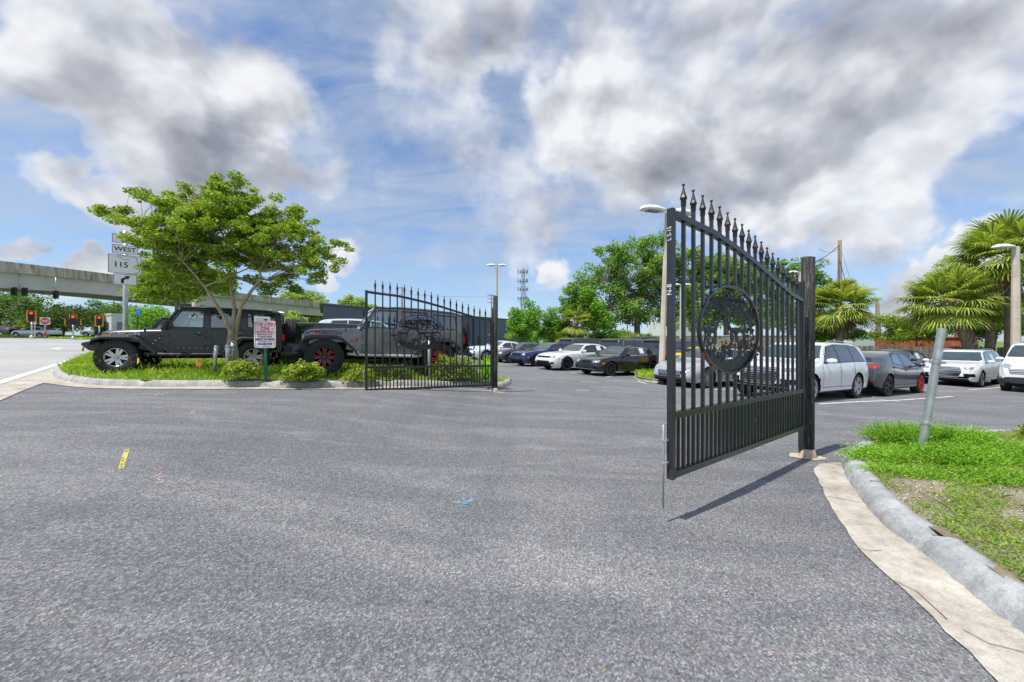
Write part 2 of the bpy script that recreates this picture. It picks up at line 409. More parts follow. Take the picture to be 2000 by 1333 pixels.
def planks():
    m, nt, b = nmat('weathered_wood'); p = posco(nt)
    f = noise(nt, mapping(nt, p, (5, 5, .5)), 2.5, 8, .7)
    c = ramp(nt, f, [(.3, (.11, .09, .08)), (.5, (.2, .175, .155)), (.72, (.33, .3, .27))])
    ge = nt.nodes.new('ShaderNodeNewGeometry')
    c = mixc(nt, 1., c, ramp(nt, ge.outputs['Random Per Island'], [(0, (.6, .57, .55)), (1, (1.2, 1.15, 1.1))]), 'MULTIPLY')
    lk(nt, c, b.inputs['Base Color']); b.inputs['Roughness'].default_value = .9; return m
def barkmat(name, a, c, d):
    m, nt, b = nmat(name); p = posco(nt)
    f = noise(nt, mapping(nt, p, (6, 6, 1.3)), 3, 7, .7, .3)
    lk(nt, ramp(nt, f, [(.3, a), (.5, c), (.7, d)]), b.inputs['Base Color']); b.inputs['Roughness'].default_value = .9
    bump(nt, b, f, .5, .02); return m
def soil():
    m, nt, b = nmat('sandy_soil'); p = posco(nt)
    f = noise(nt, p, 1.7, 9, .7)
    c = ramp(nt, f, [(.3, (.14, .17, .055)), (.45, (.24, .2, .13)), (.6, (.36, .31, .24)), (.75, (.45, .42, .38))])
    c = mixc(nt, .8, c, ramp(nt, noise(nt, p, 70, 5, .7), [(.3, (.5, .48, .45)), (.7, (1.3, 1.3, 1.3))]), 'MULTIPLY')
    lk(nt, c, b.inputs['Base Color']); b.inputs['Roughness'].default_value = .95
    bump(nt, b, noise(nt, p, 40, 6, .7), .6, .03); return m
def turf():
    m, nt, b = nmat('turf'); p = posco(nt)
    c = ramp(nt, noise(nt, p, 1.1, 8, .7), [(.3, (.07, .13, .025)), (.5, (.12, .2, .035)), (.68, (.2, .23, .07)), (.8, (.3, .26, .15))])
    c = mixc(nt, .8, c, ramp(nt, noise(nt, p, 60, 5, .7), [(.3, (.5, .5, .45)), (.7, (1.3, 1.3, 1.2))]), 'MULTIPLY')
    lk(nt, c, b.inputs['Base Color']); b.inputs['Roughness'].default_value = .95; return m
M = {}
M['asphalt'] = asphalt()
M['road'] = concrete('road_surface', (.33, .33, .33), (.4, .4, .4), (.47, .46, .45), .25, .25, .15)
M['gutter'] = concrete('gutter_concrete', (.34, .3, .25), (.5, .46, .4), (.66, .63, .57), 2.2, .75, .5)
M['kerb'] = concrete('kerb_concrete', (.24, .24, .24), (.42, .41, .4), (.6, .58, .54), 3.2, .85, .6)
M['kerb_grey'] = concrete('grey_kerb_concrete', (.28, .3, .32), (.42, .44, .46), (.56, .58, .6), 3.5, .7, .7)
M['concrete'] = concrete('pole_concrete', (.46, .41, .32), (.58, .53, .43), (.68, .63, .52), 1., .25, .1)
M['crack'] = simple('crack_dirt', (.13, .11, .09), .9)
M['girder'] = concrete('girder_paint', (.5, .49, .47), (.58, .57, .55), (.64, .63, .61), .3, .2, .03)
M['parapet'] = parapetmat()
def worn(name, c0, c1, c2, thr=.5, sc=45):
    m = concrete(name, c0, c1, c2, 5, .4, .1); nt = m.node_tree; b = nt.nodes['Principled BSDF']; p = posco(nt)
    f = math_(nt, 'ADD', math_(nt, 'MULTIPLY', noise(nt, p, sc, 5, .75), .7), math_(nt, 'MULTIPLY', noise(nt, p, 9, 4, .6), .3))
    lk(nt, ramp(nt, f, [(thr-.03, (1, 1, 1)), (thr+.03, (0, 0, 0))]), b.inputs['Alpha']); return m
M['line'] = worn('line_paint', (.55, .55, .53), (.72, .72, .7), (.8, .8, .78), .56)
M['yellow_line'] = worn('yellow_line_paint', (.55, .42, .06), (.72, .6, .1), (.78, .7, .2), .51)
M['patch'] = worn('asphalt_patch', (.06, .065, .08), (.09, .095, .11), (.13, .135, .15), .5, 30)
M['pink'] = worn('faded_pink_paint', (.4, .3, .28), (.55, .4, .36), (.6, .48, .44), .48)
M['blue_mark'] = worn('blue_marking_paint', (.15, .35, .5), (.2, .5, .75), (.3, .6, .8), .5)
M['sandstain'] = concrete('spilled_concrete', (.3, .25, .2), (.5, .43, .33), (.62, .55, .46), 3, .5, .4)
M['black'] = metalpaint(); M['post'] = woodpost(); M['planks'] = planks()
M['soil'] = soil(); M['turf'] = turf()
M['galv'] = simple('galvanised_steel', (.5, .54, .54), .42, .75, .5, .25, 9)
M['alu'] = simple('sign_aluminium', (.55, .56, .56), .45, .6)
M['white_metal'] = simple('white_enamel', (.78, .78, .76), .35, 0, .5, .06)
M['chrome'] = simple('chrome', (.75, .76, .78), .12, 1., .5, .03)
M['dkmetal'] = simple('dark_trim', (.02, .021, .023), .45)
M['plastic'] = simple('black_plastic', (.03, .031, .034), .5, 0, .5, .2, 12)
M['rubber'] = simple('tyre_rubber', (.028, .028, .03), .75, 0, .35, .25, 20)
M['under'] = simple('underbody', (.008, .008, .008), .9, 0, .2)
M['glass'] = simple('dark_window_glass', (.012, .016, .018), .02, 0, 1., .1, coat=.6)
M['wscreen'] = simple('windscreen_glass', (.045, .07, .075), .02, 0, 1., .35, 1.5)
M['clear'] = glassmat('clear_glass', (.86, .95, .93), .8)
M['tint'] = glassmat('tinted_glass', (.3, .33, .36), .75)
M['alloy'] = simple('silver_alloy', (.5, .51, .52), .3, .9)
M['alloy_dark'] = simple('black_alloy', (.04, .04, .045), .25, .5)
M['red_paint'] = simple('red_paint', (.65, .03, .02), .35)
M['lamp_red'] = simple('tail_lamp', (.5, .01, .015), .12, 0, .8)
M['lamp_clear'] = simple('headlamp', (.4, .42, .45), .08, .4, .9, .45, 14)
M['amber'] = simple('amber_lamp', (.8, .22, .02), .2)
M['paper'] = simple('paper', (.72, .74, .74), .8, 0, .2, .04)
M['print'] = simple('printed_grey', (.35, .37, .38), .8)
M['signwhite'] = simple('sign_white', (.78, .78, .78), .45, 0, .4, .03)
M['signred'] = simple('sign_red', (.55, .02, .04), .45, 0, .4, .05)
M['signblack'] = simple('sign_black', (.015, .015, .015), .5)
M['signblue'] = simple('sign_blue', (.02, .2, .6), .45)
M['signyellow'] = simple('signal_yellow', (.8, .42, .02), .45)
M['greenpost'] = simple('green_post', (.01, .12, .06), .45)
M['orange'] = simple('orange_plastic', (.85, .16, .03), .5)
M['yellow'] = simple('yellow_plastic', (.9, .65, .02), .5)
M['redlight'] = emis('red_signal', (1, .06, .02), 1.1)
M['blue_wall'] = concrete('blue_grey_cladding', (.095, .12, .18), (.115, .145, .215), (.14, .17, .24), .12, .2, .05)
M['white_wall'] = concrete('white_render', (.6, .62, .63), (.68, .7, .71), (.74, .75, .76), .3, .15, .05)
M['old_wall'] = concrete('mossy_block_wall', (.16, .17, .1), (.3, .28, .21), (.42, .4, .34), .35, .6, .3)
M['rust'] = concrete('rusty_container', (.3, .09, .04), (.45, .14, .07), (.5, .22, .14), 1.5, .4, .1)
M['seat'] = simple('seat_fabric', (.05, .05, .055), .9)
M['wire'] = simple('cable', (.02, .02, .02), .6)
M['oldwood'] = barkmat('grey_pole_wood', (.12, .09, .07), (.22, .18, .14), (.32, .28, .23))
# ================================================================ setting: ground sheets
def gridsheet(name, xs, ys, dz, mat):
    X, Y = np.meshgrid(xs, ys); Z = gz(X, Y)+dz
    V = np.stack([X.ravel(), Y.ravel(), Z.ravel()], 1); nx, ny = len(xs), len(ys)
    i = (np.arange(ny-1)[:, None]*nx+np.arange(nx-1)[None]).ravel()
    return tag(npmesh(name, V, np.stack([i, i+1, i+nx+1, i+nx], 1), mat, smooth=True), kind='structure')
far = np.array([100, 160, 260, 420, 700, 1200, 2000.])
gx = np.concatenate([-far[::-1], np.arange(-80, 81, 4.), far]); gy = np.concatenate([[-300, -100, -40], np.arange(-20, 121, 4.), far+60])
gridsheet('ground', gx, gy, -.12, M['turf'])
gridsheet('parking_lot', np.arange(-16, 46, .4), np.arange(-6, 46, .4), 0, M['asphalt'])
def inside(poly, X, Y):
    c = np.zeros(X.shape, bool); n = len(poly)
    for i in range(n):
        x0, y0 = poly[i]; x1, y1 = poly[(i+1) % n]
        if y0 == y1: continue
        k = ((y0 > Y) != (y1 > Y)) & (X < (x1-x0)*(Y-y0)/(y1-y0)+x0)
        c ^= k
    return c
def resample(pts, step):
    out = []
    for a, b in zip(pts[:-1], pts[1:]):
        a, b = Vector(a), Vector(b); n = max(1, int((b-a).length/step))
        out += [a+(b-a)*i/n for i in range(n)]
    return out+[Vector(pts[-1])]
def smoothp(pts, it=2, closed=False):
    pts = [Vector(p[:2]) for p in pts]
    for _ in range(it):
        q = [] if closed else [pts[0]]
        for a, b in zip(pts, pts[1:]+(pts[:1] if closed else [])):
            q += [a*.75+b*.25, a*.25+b*.75]
        if not closed: q.append(pts[-1])
        pts = q
    return pts
def drape(name, poly, dz, mat, step=.4, hfn=None, kind='structure'):
    poly = [Vector(p[:2]) for p in poly]
    rp = resample(poly+[poly[0]], step)[:-1]
    xs = [p.x for p in rp]; ys = [p.y for p in rp]
    X, Y = np.meshgrid(np.arange(min(xs), max(xs), step), np.arange(min(ys), max(ys), step))
    X = X.ravel()+step*.03; Y = Y.ravel()+step*.07
    k = inside([(p.x, p.y) for p in rp], X, Y)
    inn = [Vector((a, b)) for a, b in zip(X[k], Y[k]) if min((a-p.x)**2+(b-p.y)**2 for p in rp[::2]) > (step*.4)**2]
    n = len(rp)
    vs, _, fs, *_ = delaunay_2d_cdt(rp+inn, [], [list(range(n))], 1, 1e-5)
    vv = []
    for p in vs:
        h = hfn(p.x, p.y) if hfn else 0
        vv.append((p.x, p.y, float(gz(p.x, p.y))+dz+h))
    mb = MB(); mb.add(vv, [tuple(f) for f in fs], True)
    o = mb.build(name, mat, fixn=True)
    if kind: tag(o, kind=kind)
    return o
def strip(name, a, b, width, dz, mat, step=.4, kind='structure', parent=None):
    """straight or bent painted line / strip following the ground"""
    pts = a if b is None else [a, b]
    pts = resample([Vector(p[:2]) for p in pts], step); mb = MB(); L = []
    for i, p in enumerate(pts):
        t = (pts[min(i+1, len(pts)-1)]-pts[max(i-1, 0)]).normalized(); nn = Vector((-t.y, t.x))*width/2
        for q in (p-nn, p+nn): L.append((q.x, q.y, float(gz(q.x, q.y))+dz))
    mb.add(L, [(2*i, 2*i+1, 2*i+3, 2*i+2) for i in range(len(pts)-1)], True)
    o = mb.build(name, mat, parent); 
    if kind: tag(o, kind=kind)
    return o
def kerbmesh(name, path, mat, width=.16, h=.14, flip=False, rnd=.006):
    pts = resample(path, .07 if width > .17 else .16)
    pts = [p for i, p in enumerate(pts)]; mb = MB(); prof = [(0, -.03), (.008, .03), (.035, h*.62), (.06, h*.88), (.09, h*.98), (width*.75, h+.006), (width, h), (width+.01, -.03)]
    vs = []; k2_ = random.random()*6
    for i, p in enumerate(pts):
        t = (pts[min(i+1, len(pts)-1)]-pts[max(i-1, 0)]).normalized(); nn = Vector((-t.y, t.x))*(-1 if flip else 1)
        joint = (i % 13 == 7)
        for (a, z) in prof:
            if joint and z > 0: z -= .035; a += .01
            lump = .006*math.sin(i*.31+k2_)+.004*math.sin(i*.83)+.003*math.sin(i*2.1); q = p+nn*(a+lump+random.uniform(-rnd, rnd)); vs.append((q.x, q.y, float(gz(q.x, q.y))+z+(random.uniform(-rnd, rnd)*.6 if 0 < z < h else 0)))
    m = len(prof)
    mb.add(vs, [(i*m+k, i*m+k+1, (i+1)*m+k+1, (i+1)*m+k) for i in range(len(pts)-1) for k in range(m-1)], True)
    return tag(mb.build(name, mat), kind='structure')
g2 = lambda px, py: G(px, py).xy
# ---- street on the left
e1 = Vector((-.66, .75)).normalized(); e2 = Vector((.75, .66)).normalized()
A = g2(0, 754); B = g2(178, 694); d_ = (B-A).normalized(); e1 = d_; 
near = A-d_*14; farp = A+d_*75; nl = Vector((-d_.y, d_.x)); 
road_poly = [near, farp, farp+nl*34, near+nl*34]
drape('road', road_poly, .012, M['road'], 1.2)
strip('edge_line', near+nl*.12, farp+nl*.12, .2, .02, M['line'])
strip('lane_line', A+nl*7.4-d_*12, A+nl*7.4+d_*50, .14, .02, M['line'])
for k in range(6):
    q = A+nl*3.9+d_*(4+k*9); strip('lane_line', q, q+d_*3, .13, .02, M['line'])
strip('centre_line', A+nl*16.5-d_*10, A+nl*16.5+d_*60, .14, .02, M['yellow_line'])
strip('centre_line', A+nl*16.9-d_*10, A+nl*16.9+d_*60, .14, .02, M['yellow_line'])
strip('street_arrow', [g2(98, 681.5), g2(150, 680.5), g2(205, 682)], None, .35, .02, M['line']); strip('street_arrow', [g2(120, 679), g2(105, 682), g2(118, 684)], None, .25, .02, M['line'])
strip('kerb_line', [GY(-60, 46).xy, GY(60, 48).xy, GY(180, 47.5).xy, GY(300, 49).xy], None, .5, .06, M['kerb'], 2)
strip('centre_line', [G(-30, 661.5).xy, G(40, 662).xy, G(95, 662.5).xy], None, .3, .02, M['yellow_line'], 1)
# far verge across the street
vp = [G(0, 660.5).xy, G(130, 659).xy, G(260, 659.5).xy]
drape('grass_verge', [GY(-60, 47).xy, GY(40, 50).xy, GY(150, 47).xy, GY(330, 50).xy, GY(330, 75).xy, GY(-60, 90).xy], .05, M['turf'], 3)
# ---- street gutter next to the lot
gut_in = [g2(0, 784), g2(40, 766), g2(85, 749), g2(125, 754.5), g2(175, 759), g2(250, 760.5), g2(400, 761.5), g2(560, 761.5), g2(700, 761), g2(850, 761)]
kerb1 = [g2(174, 695), g2(140, 708), g2(114, 720), g2(103, 729), g2(106, 737), g2(118, 743), g2(140, 748), g2(175, 753), g2(250, 756), g2(400, 757), g2(560, 757.5), g2(700, 757), g2(850, 757), g2(960, 757.5), g2(985, 757), g2(997, 752), g2(1000, 744)]
k1 = smoothp(kerb1, 2)
gpoly = [near, A+d_*.0, B, B+d_*6, B+d_*6-nl*.9]+[p for p in k1[:60] if p.x < g2(860, 757).x][2:]+[g2(850, 761), g2(700, 761), g2(560, 761.5), g2(400, 761.5), g2(250, 760.5), g2(175, 759), g2(125, 754.5), g2(85, 749), g2(40, 766), g2(0, 784), near-nl*.95]
drape('gutter', gpoly, .012, M['gutter'], .3)
kerbmesh('kerb', k1, M['kerb'], flip=False)
# island behind the kerb
def off_in(path, w_): 
    o = []
    for i, p in enumerate(path):
        t = (path[min(i+1, len(path)-1)]-path[max(i-1, 0)]).normalized(); o.append(p+Vector((-t.y, t.x))*w_)
    return o
isl1_front = off_in(k1, .11)
isl1 = isl1_front+[Vector(p) for p in ((-.6, 12.6), (-2.5, 12.9), (-4.5, 12.8), (-7, 13.8), (-9.5, 15.6), (-13, 20), (-20, 28))]+[B+d_*18]
kf = np.array([(p.x, p.y) for p in isl1_front]); 
def dist_kerb(x, y): return np.sqrt(((kf[None, :, 0]-np.atleast_1d(x)[:, None])**2+(kf[None, :, 1]-np.atleast_1d(y)[:, None])**2).min(1))
def mound1(x, y): return .07*float(ss(dist_kerb(x, y)[0]/1.4))
drape('grass_island', isl1, .135, M['turf'], .35, mound1)
# ---- right island, rolled kerb and wide gutter
gut_r = [(1588,917),(1617,983),(1650,1037),(1692,1091),(1746,1141),(1804,1191),(1870,1257),(1949,1333),(2080,1450)]
kb_r = [(2200,852),(2060,850),(1900,852),(1800,855),(1720,864),(1672,876),(1650,892),(1642,908),(1655,942),(1680,979),(1721,1025),(1796,1079),(1845,1120),(1891,1162),(1953,1211),(2030,1265),(2180,1360)]
k2 = smoothp([g2(*p) for p in kb_r], 2)
kerbmesh('kerb', k2, M['kerb_grey'], width=.2, h=.14, flip=False)
isl2f = off_in(k2, .13)
isl2 = isl2f+[Vector((6, 1.2)), Vector((9, 2)), Vector((10, 5))]
drape('planting_island', isl2, .13, M['soil'], .12, lambda x, y: .018*math.sin(x*9+2*y)*math.cos(y*7))
gr = [g2(*p) for p in gut_r]
drape('planting_bed', off_in(k2, .11)+[Vector((6, 1.2)), Vector((9, 2)), Vector((10, 5))], .112, M['soil'], .12)
grs = []
for p in resample(smoothp(gr, 1), .12): grs.append(p+Vector((random.uniform(-.012, .012), random.uniform(-.012, .012))))
kfr = [p for p in k2 if p.y < g2(1642, 905).y+.01]
drape('gutter', grs+[p+Vector((.05, 0)) for p in kfr[::-1]]+[g2(1630, 905), g2(1600, 908)], .01, M['gutter'], .15)
# sand / spilled concrete round the posts
def blotch(name, c, rx, ry, mat, dz=.007, n=26, ang=0.):
    c = Vector(c[:2]); pts = []
    for k in range(n):
        a = 2*math.pi*k/n; r = random.uniform(.75, 1.15); x, y = rx*r*math.cos(a), ry*r*math.sin(a)
        pts.append(c+Vector((x*math.cos(ang)-y*math.sin(ang), x*math.sin(ang)+y*math.cos(ang))))
    return drape(name, pts, dz, mat, .12)
def crack(pts): strip('crack', [Vector(g2(*p)) for p in pts], None, .005, .0155, M['crack'], .06)
crack([(1606, 972), (1640, 976), (1680, 984)]); crack([(1672, 1073), (1698, 1080), (1722, 1079)]); crack([(1745, 1138), (1790, 1160), (1850, 1215)]); crack([(1880, 1235), (1930, 1262), (2000, 1280)])

# small islet by the second row
isl3 = [g2(1238, 737), g2(1248, 744), g2(1300, 751), g2(1330, 744), g2(1300, 733), g2(1260, 731)]
kerbmesh('kerb', smoothp(isl3+isl3[:1], 2), M['kerb'], width=.12, h=.13)
drape('grass_island', smoothp(isl3, 2, True), .12, M['turf'], .3)
# ---- painted parking lines and survey marks
def pl(a, b, w_=.1, m='line'): strip('parking_line', g2(*a), g2(*b), w_, .007, M[m], .25)
pl((1600, 790), (1862, 775)); pl((1655, 775), (1760, 785)); pl((1892, 762), (1990, 752)); pl((1190, 758), (1400, 764)) if False else None
pl((975, 712), (1010, 712)); pl((1043, 719), (1062, 721), .1); pl((1112, 728), (1126, 729)); pl((1185, 737), (1215, 733))
pl((1245, 745), (1262, 750), .1); pl((1395, 762), (1440, 760)); pl((1135, 746), (1165, 747), .08); pl((1125, 763), (1150, 763.5), .08); pl((1760, 745), (1830, 742))
def mark(pts, w_, m): strip('painted_mark', [Vector(g2(*p)) for p in pts], None, w_, .006, M[m], .08)
mark([(248, 879), (236, 918)], .038, 'yellow_line'); mark([(309, 917), (313, 946)], .05, 'pink')
mark([(298, 798), (318, 797)], .05, 'pink'); mark([(310, 770), (311, 773)], .12, 'pink'); mark([(368, 801), (382, 800), (372, 809)], .045, 'pink')
mark([(890, 983), (907, 982), (924, 978)], .035, 'blue_mark'); mark([(902, 986), (914, 984)], .025, 'blue_mark')
mark([(1495, 1281), (1520, 1276), (1532, 1282)], .02, 'pink'); mark([(1505, 1292), (1522, 1290)], .012, 'pink'); mark([(1545,1290),(1565,1284)], .012, 'pink')
mark([(1380, 1023), (1390, 1026)], .015, 'pink'); mark([(246, 761.5), (262, 760)], .07, 'yellow_line')
# ================================================================ overpass
def overpass():
    pts = [(-330, 545, 42), (-150, 490, 42), (0, 509.6, 46), (223, 536, 60), (372, 560, 71), (520, 579.6, 82), (712, 600, 101), (850, 613, 118), (1010, 628, 140), (1100, 636, 152)]
    W = []
    for (px, py, Y) in pts[2:]: W.append(P(px, py, Y))
    W = [W[0]+(W[0]-W[1])*1.4]+W
    # resample to smooth
    t = np.arange(len(W)); T = np.linspace(0, len(W)-1, 60)
    W = [Vector((float(np.interp(a, t, [p.x for p in W])), float(np.interp(a, t, [p.y for p in W])), float(np.interp(a, t, [p.z for p in W])))) for a in T]
    for _ in range(6): W = [W[0]]+[(W[i-1]+W[i]*2+W[i+1])/4 for i in range(1, len(W)-1)]+[W[-1]]
    root = thing('overpass', 'long concrete road bridge with stained parapet curving behind the parked vehicles', 'bridge', (W[8].x, W[8].y, 0))
    L = root.location
    def sweep(prof, name, mat):
        vs = []
        for i, p in enumerate(W):
            tt = (W[min(i+1, len(W)-1)]-W[max(i-1, 0)]); tt.z = 0; tt.normalize(); nn = Vector((-tt.y, tt.x, 0))
            for (a, z) in prof: vs.append(p+nn*a+Vector((0, 0, z))-L)
        m = len(prof); mb = MB()
        mb.add(vs, [(i*m+k, i*m+(k+1) % m, (i+1)*m+(k+1) % m, (i+1)*m+k) for i in range(len(W)-1) for k in range(m)])
        mb.add(vs[:m], [tuple(range(m))]); mb.add(vs[-m:], [tuple(range(m))])
        return mb.build(name, mat, root)
    sweep([(0, 0), (.28, 0), (.34, -1.0), (-.1, -1.0)], 'parapet', M['parapet'])
    sweep([(9.7, 0), (10, 0), (10.1, -1.0), (9.66, -1.0)], 'parapet', M['parapet'])
    sweep([(-.12, -1.003), (10.1, -1.003), (10.1, -1.28), (-.12, -1.28)], 'deck', M['parapet'])
    sweep([(.5, -1.283), (1.6, -1.283), (1.8, -3.15), (.75, -3.15)], 'girder', M['girder'])
    sweep([(8.4, -1.283), (9.5, -1.283), (9.25, -3.15), (8.2, -3.15)], 'girder', M['girder'])
    for i in (24, 44):
        p = W[i]-L; mb = MB(); tt = (W[i+1]-W[i-1]).normalized(); nn = Vector((-tt.y, tt.x, 0))
        c = p+nn*5; base = -1.
        mb.tube([(c.x, c.y, base), (c.x, c.y, p.z-3.2)], .9, 20)
        mb.box((c.x, c.y, p.z-3.9), (8.5, 1.6, 1.5), (0, 0, math.atan2(nn.y, nn.x)))
        mb.build('pier', M['concrete'], root)
    return W
OW = overpass()
# hanging signal heads under the bridge
def hang_signal(px, py, Y, n, label):
    p = P(px, py, Y); r = thing('hanging_signal', label, 'traffic light', p, .2, 'signals hung below the bridge')
    for k in range(n):
        mb = MB(); x = (k-(n-1)/2)*1.05; mb.box((x, 0, 0), (.46, .3, 1.0))
        for j in range(3): mb.box((x, -.22, .25-.25*j), (.26, .3, .03))
        mb.build('signal_head', M['signblack'], r, bevel=.02)
    mb = MB(); mb.tube([(0, 0, .4), (0, 0, 2.2)], .06); mb.build('hanger', M['galv'], r)
hang_signal(38, 570, 48, 2, 'pair of dark signal heads hung side by side below the bridge')
hang_signal(109, 576, 50, 1, 'single dark signal head hung below the bridge, seen from its side')
# ================================================================ buildings
def building(name, label, corners, h, mat, z0=-1.2, roof=None, extra=None, cat='building'):
    c = corners[0]; root = thing(name, label, cat, (c[0], c[1], z0))
    mb = MB(); mb.plate([(p[0]-c[0], p[1]-c[1]) for p in corners], (), h, lambda u, v, w_: (u, v, w_)); mb.build('wall', mat, root)
    if roof:
        mb = MB(); cx = sum(p[0]-c[0] for p in corners)/len(corners); cy = sum(p[1]-c[1] for p in corners)/len(corners)
        mb.plate([(cx+(p[0]-c[0]-cx)*1.015, cy+(p[1]-c[1]-cy)*1.015) for p in corners], (), .25, lambda u, v, w_: (u, v, h+.003+w_)); mb.build('roof', roof, root)
    return root
a = P(631, 597, 50); b = P(1052, 634, 96); nb = (b-a); nb.z = 0; nv = Vector((-nb.y, nb.x, 0)).normalized()*-1
if nv.y < 0: nv = -nv
# the flat roof line, one height
wh = a.z+1.2
bl = building('warehouse', 'long flat roofed building clad in dark blue grey, behind the grey off-roader', [a.xy, b.xy, (b+b.normalized()*14).xy, (a+a.normalized()*16).xy], wh, M['blue_wall'], -1.2, simple('roof_edge', (.07, .08, .1), .7))
ang = math.atan2(nb.y, nb.x)
def onwall(s, z, w_, h, name, mat, proud=.05, parent=bl, A0=a, an=ang):
    mb = MB(); d = Vector((math.cos(an), math.sin(an), 0)); c = d*s; nn = Vector((math.sin(an), -math.cos(an), 0))
    mb.box((c.x+nn.x*proud, c.y+nn.y*proud, z), (w_, .12, h), (0, 0, an)); return mb.build(name, mat, parent)
Lb = nb.length
for s in (32, 38, 49): onwall(s, 2.3, 1.0, 2.3, 'door', M['dkmetal'])
for s in (6, 14, 22, 30, 36, 44): onwall(s, wh/2, .14, wh-.4, 'cladding_joint', M['dkmetal'])
for s in (35, 46): onwall(s, 3.9, .25, .3, 'wall_lamp', M['white_metal'], .2)
# white building with flat roof across the street
c0 = GY(186, 58); c1 = GY(292, 60)
wb = building('shop_building', 'low white building with a flat overhanging roof and tall windows across the street', [c0.xy, (c0+Vector((5.5, -3.0, 0))).xy, (c1+Vector((1, 0, 0))).xy, (c1+Vector((-4, 9, 0))).xy, (c0+Vector((-3, 8, 0))).xy], 3.5, M['white_wall'], c0.z-.3, M['white_wall'])
for k in range(5):
    mb = MB(); t = .1+k*.17; q = Vector((5.5, -3.0, 0))*t; mb.box((q.x-.05, q.y-.1, 1.6), (.75, .12, 1.9), (0, 0, math.atan2(-3, 5.5))); mb.build('window', M['wscreen'], wb)
mb = MB(); mb.box((9.2, -1.55, 1.2), (3.4, .1, .5), (0, 0, .48)); mb.build('blue_band', M['signblue'], wb)
mb = MB(); mb.box((7.2, -2.5, 1.8), (2.2, .1, 1.5), (0, 0, .3)); mb.build('window', M['wscreen'], wb)
# white building seen through the trees behind the big gate
q0 = GY(1318, 62); q1 = GY(1376, 62)
sb = building('station_building', 'white building with a red stripe, glimpsed through trees behind the large gate', [q0.xy, q1.xy, (q1+Vector((0, 12, 0))).xy, (q0+Vector((0, 12, 0))).xy], 6.4, M['white_wall'], -1.2)
mb = MB(); dd = q1-q0; mb.box((dd.x/2, dd.y/2-.08, 6.9), (dd.length*.8, .5, .5), (0, 0, math.atan2(dd.y, dd.x))); mb.build('red_fascia', M['red_paint'], sb)
# far roof beyond the fence
q0 = GY(1665, 75); q1 = GY(1812, 84)
building('far_shed', 'low pale shed roof visible just above the wooden fence', [q0.xy, q1.xy, (q1+Vector((0, 12, 0))).xy, (q0+Vector((0, 12, 0))).xy], 3.2, M['white_wall'], -1.)
# block wall at the back of the lot
def wall(px0, Y0, px1, Y1, h, name, label, mat, n=1):
    p0, p1 = GY(px0, Y0), GY(px1, Y1); r = thing(name, label, 'wall', p0); d = p1-p0; an = math.atan2(d.y, d.x); L = d.xy.length
    mb = MB(); mb.box((d.x/2, d.y/2, h/2-.3), (L, .2, h+.6), (0, 0, an)); mb.build('blocks', mat, r)
    mb = MB(); mb.box((d.x/2, d.y/2, h+.04), (L, .3, .08), (0, 0, an)); mb.build('coping', M['parapet'], r)
wall(1150, 46, 1590, 38, 2.25, 'boundary_wall', 'mossy block wall along the back of the car lot', M['old_wall'])
# wooden fence on the right
def fence():
    p0, p1 = GY(1588, 36), GY(2120, 23.5); r = thing('wooden_fence', 'weathered grey picket fence behind the white cars on the right', 'fence', p0)
    d = (p1-p0); L = d.xy.length; an = math.atan2(d.y, d.x); u = Vector((math.cos(an), math.sin(an), 0)); n = int(L/.15); mb = MB()
    for i in range(n):
        c = u*(i*.15+.07); z0 = float(gz(p0.x+c.x, p0.y+c.y))-p0.z; h = 1.76+random.uniform(-.035, .035)
        m = Matrix.Translation((c.x, c.y+random.uniform(-.01, .01), z0)) @ Matrix.Rotation(an, 4, 'Z') @ Matrix.Rotation(random.uniform(-.012, .012), 4, 'Y')
        mb2 = MB(); mb2.plate([(-.066, 0), (.066, 0), (.066, h-.05), (.03, h), (-.03, h), (-.066, h-.05)], (), .02); mb2.xf(m); mb.add(mb2.v, mb2.f)
    mb.build('pickets', M['planks'], r)
    for z in (.4, 1.4):
        mb = MB(); q0, q1 = Vector((0, .07, z)), Vector((d.x, d.y+.07, p1.z-p0.z+z)); mb.tube([q0, q1], .045, 4); mb.build('rail', M['planks'], r)
    mb = MB(); c = u*(L*.62); mb.box((c.x, c.y-.06, .9+float(gz(p0.x+c.x, p0.y+c.y))-p0.z), (.1, .05, 1.75), (0, 0, an)); mb.build('rusty_post', M['rust'], r)
fence()
# red container behind the fence
q = GY(1738, 36); ct = thing('shipping_container', 'rusty orange container behind the wooden fence, half hidden by shrubs', 'container', (q.x, q.y, q.z), -.35)
mb = MB(); pts = []; n = 44
for i in range(n*4+1):
    x = 6.*i/(n*4); pts.append((x, .03 if (i//2) % 2 else 0))
mb.plate([(x, y) for x, y in pts]+[(6., 2.4), (0, 2.4)], (), 2.35, lambda u, v, w_: (u, v, .1+w_)); mb.build('body', M['rust'], ct)
mb = MB(); mb.box((3, -.02, 2.5), (6.1, .14, .12)); mb.box((3, -.02, .14), (6.1, .14, .14)); mb.build('rail', M['rust'], ct)
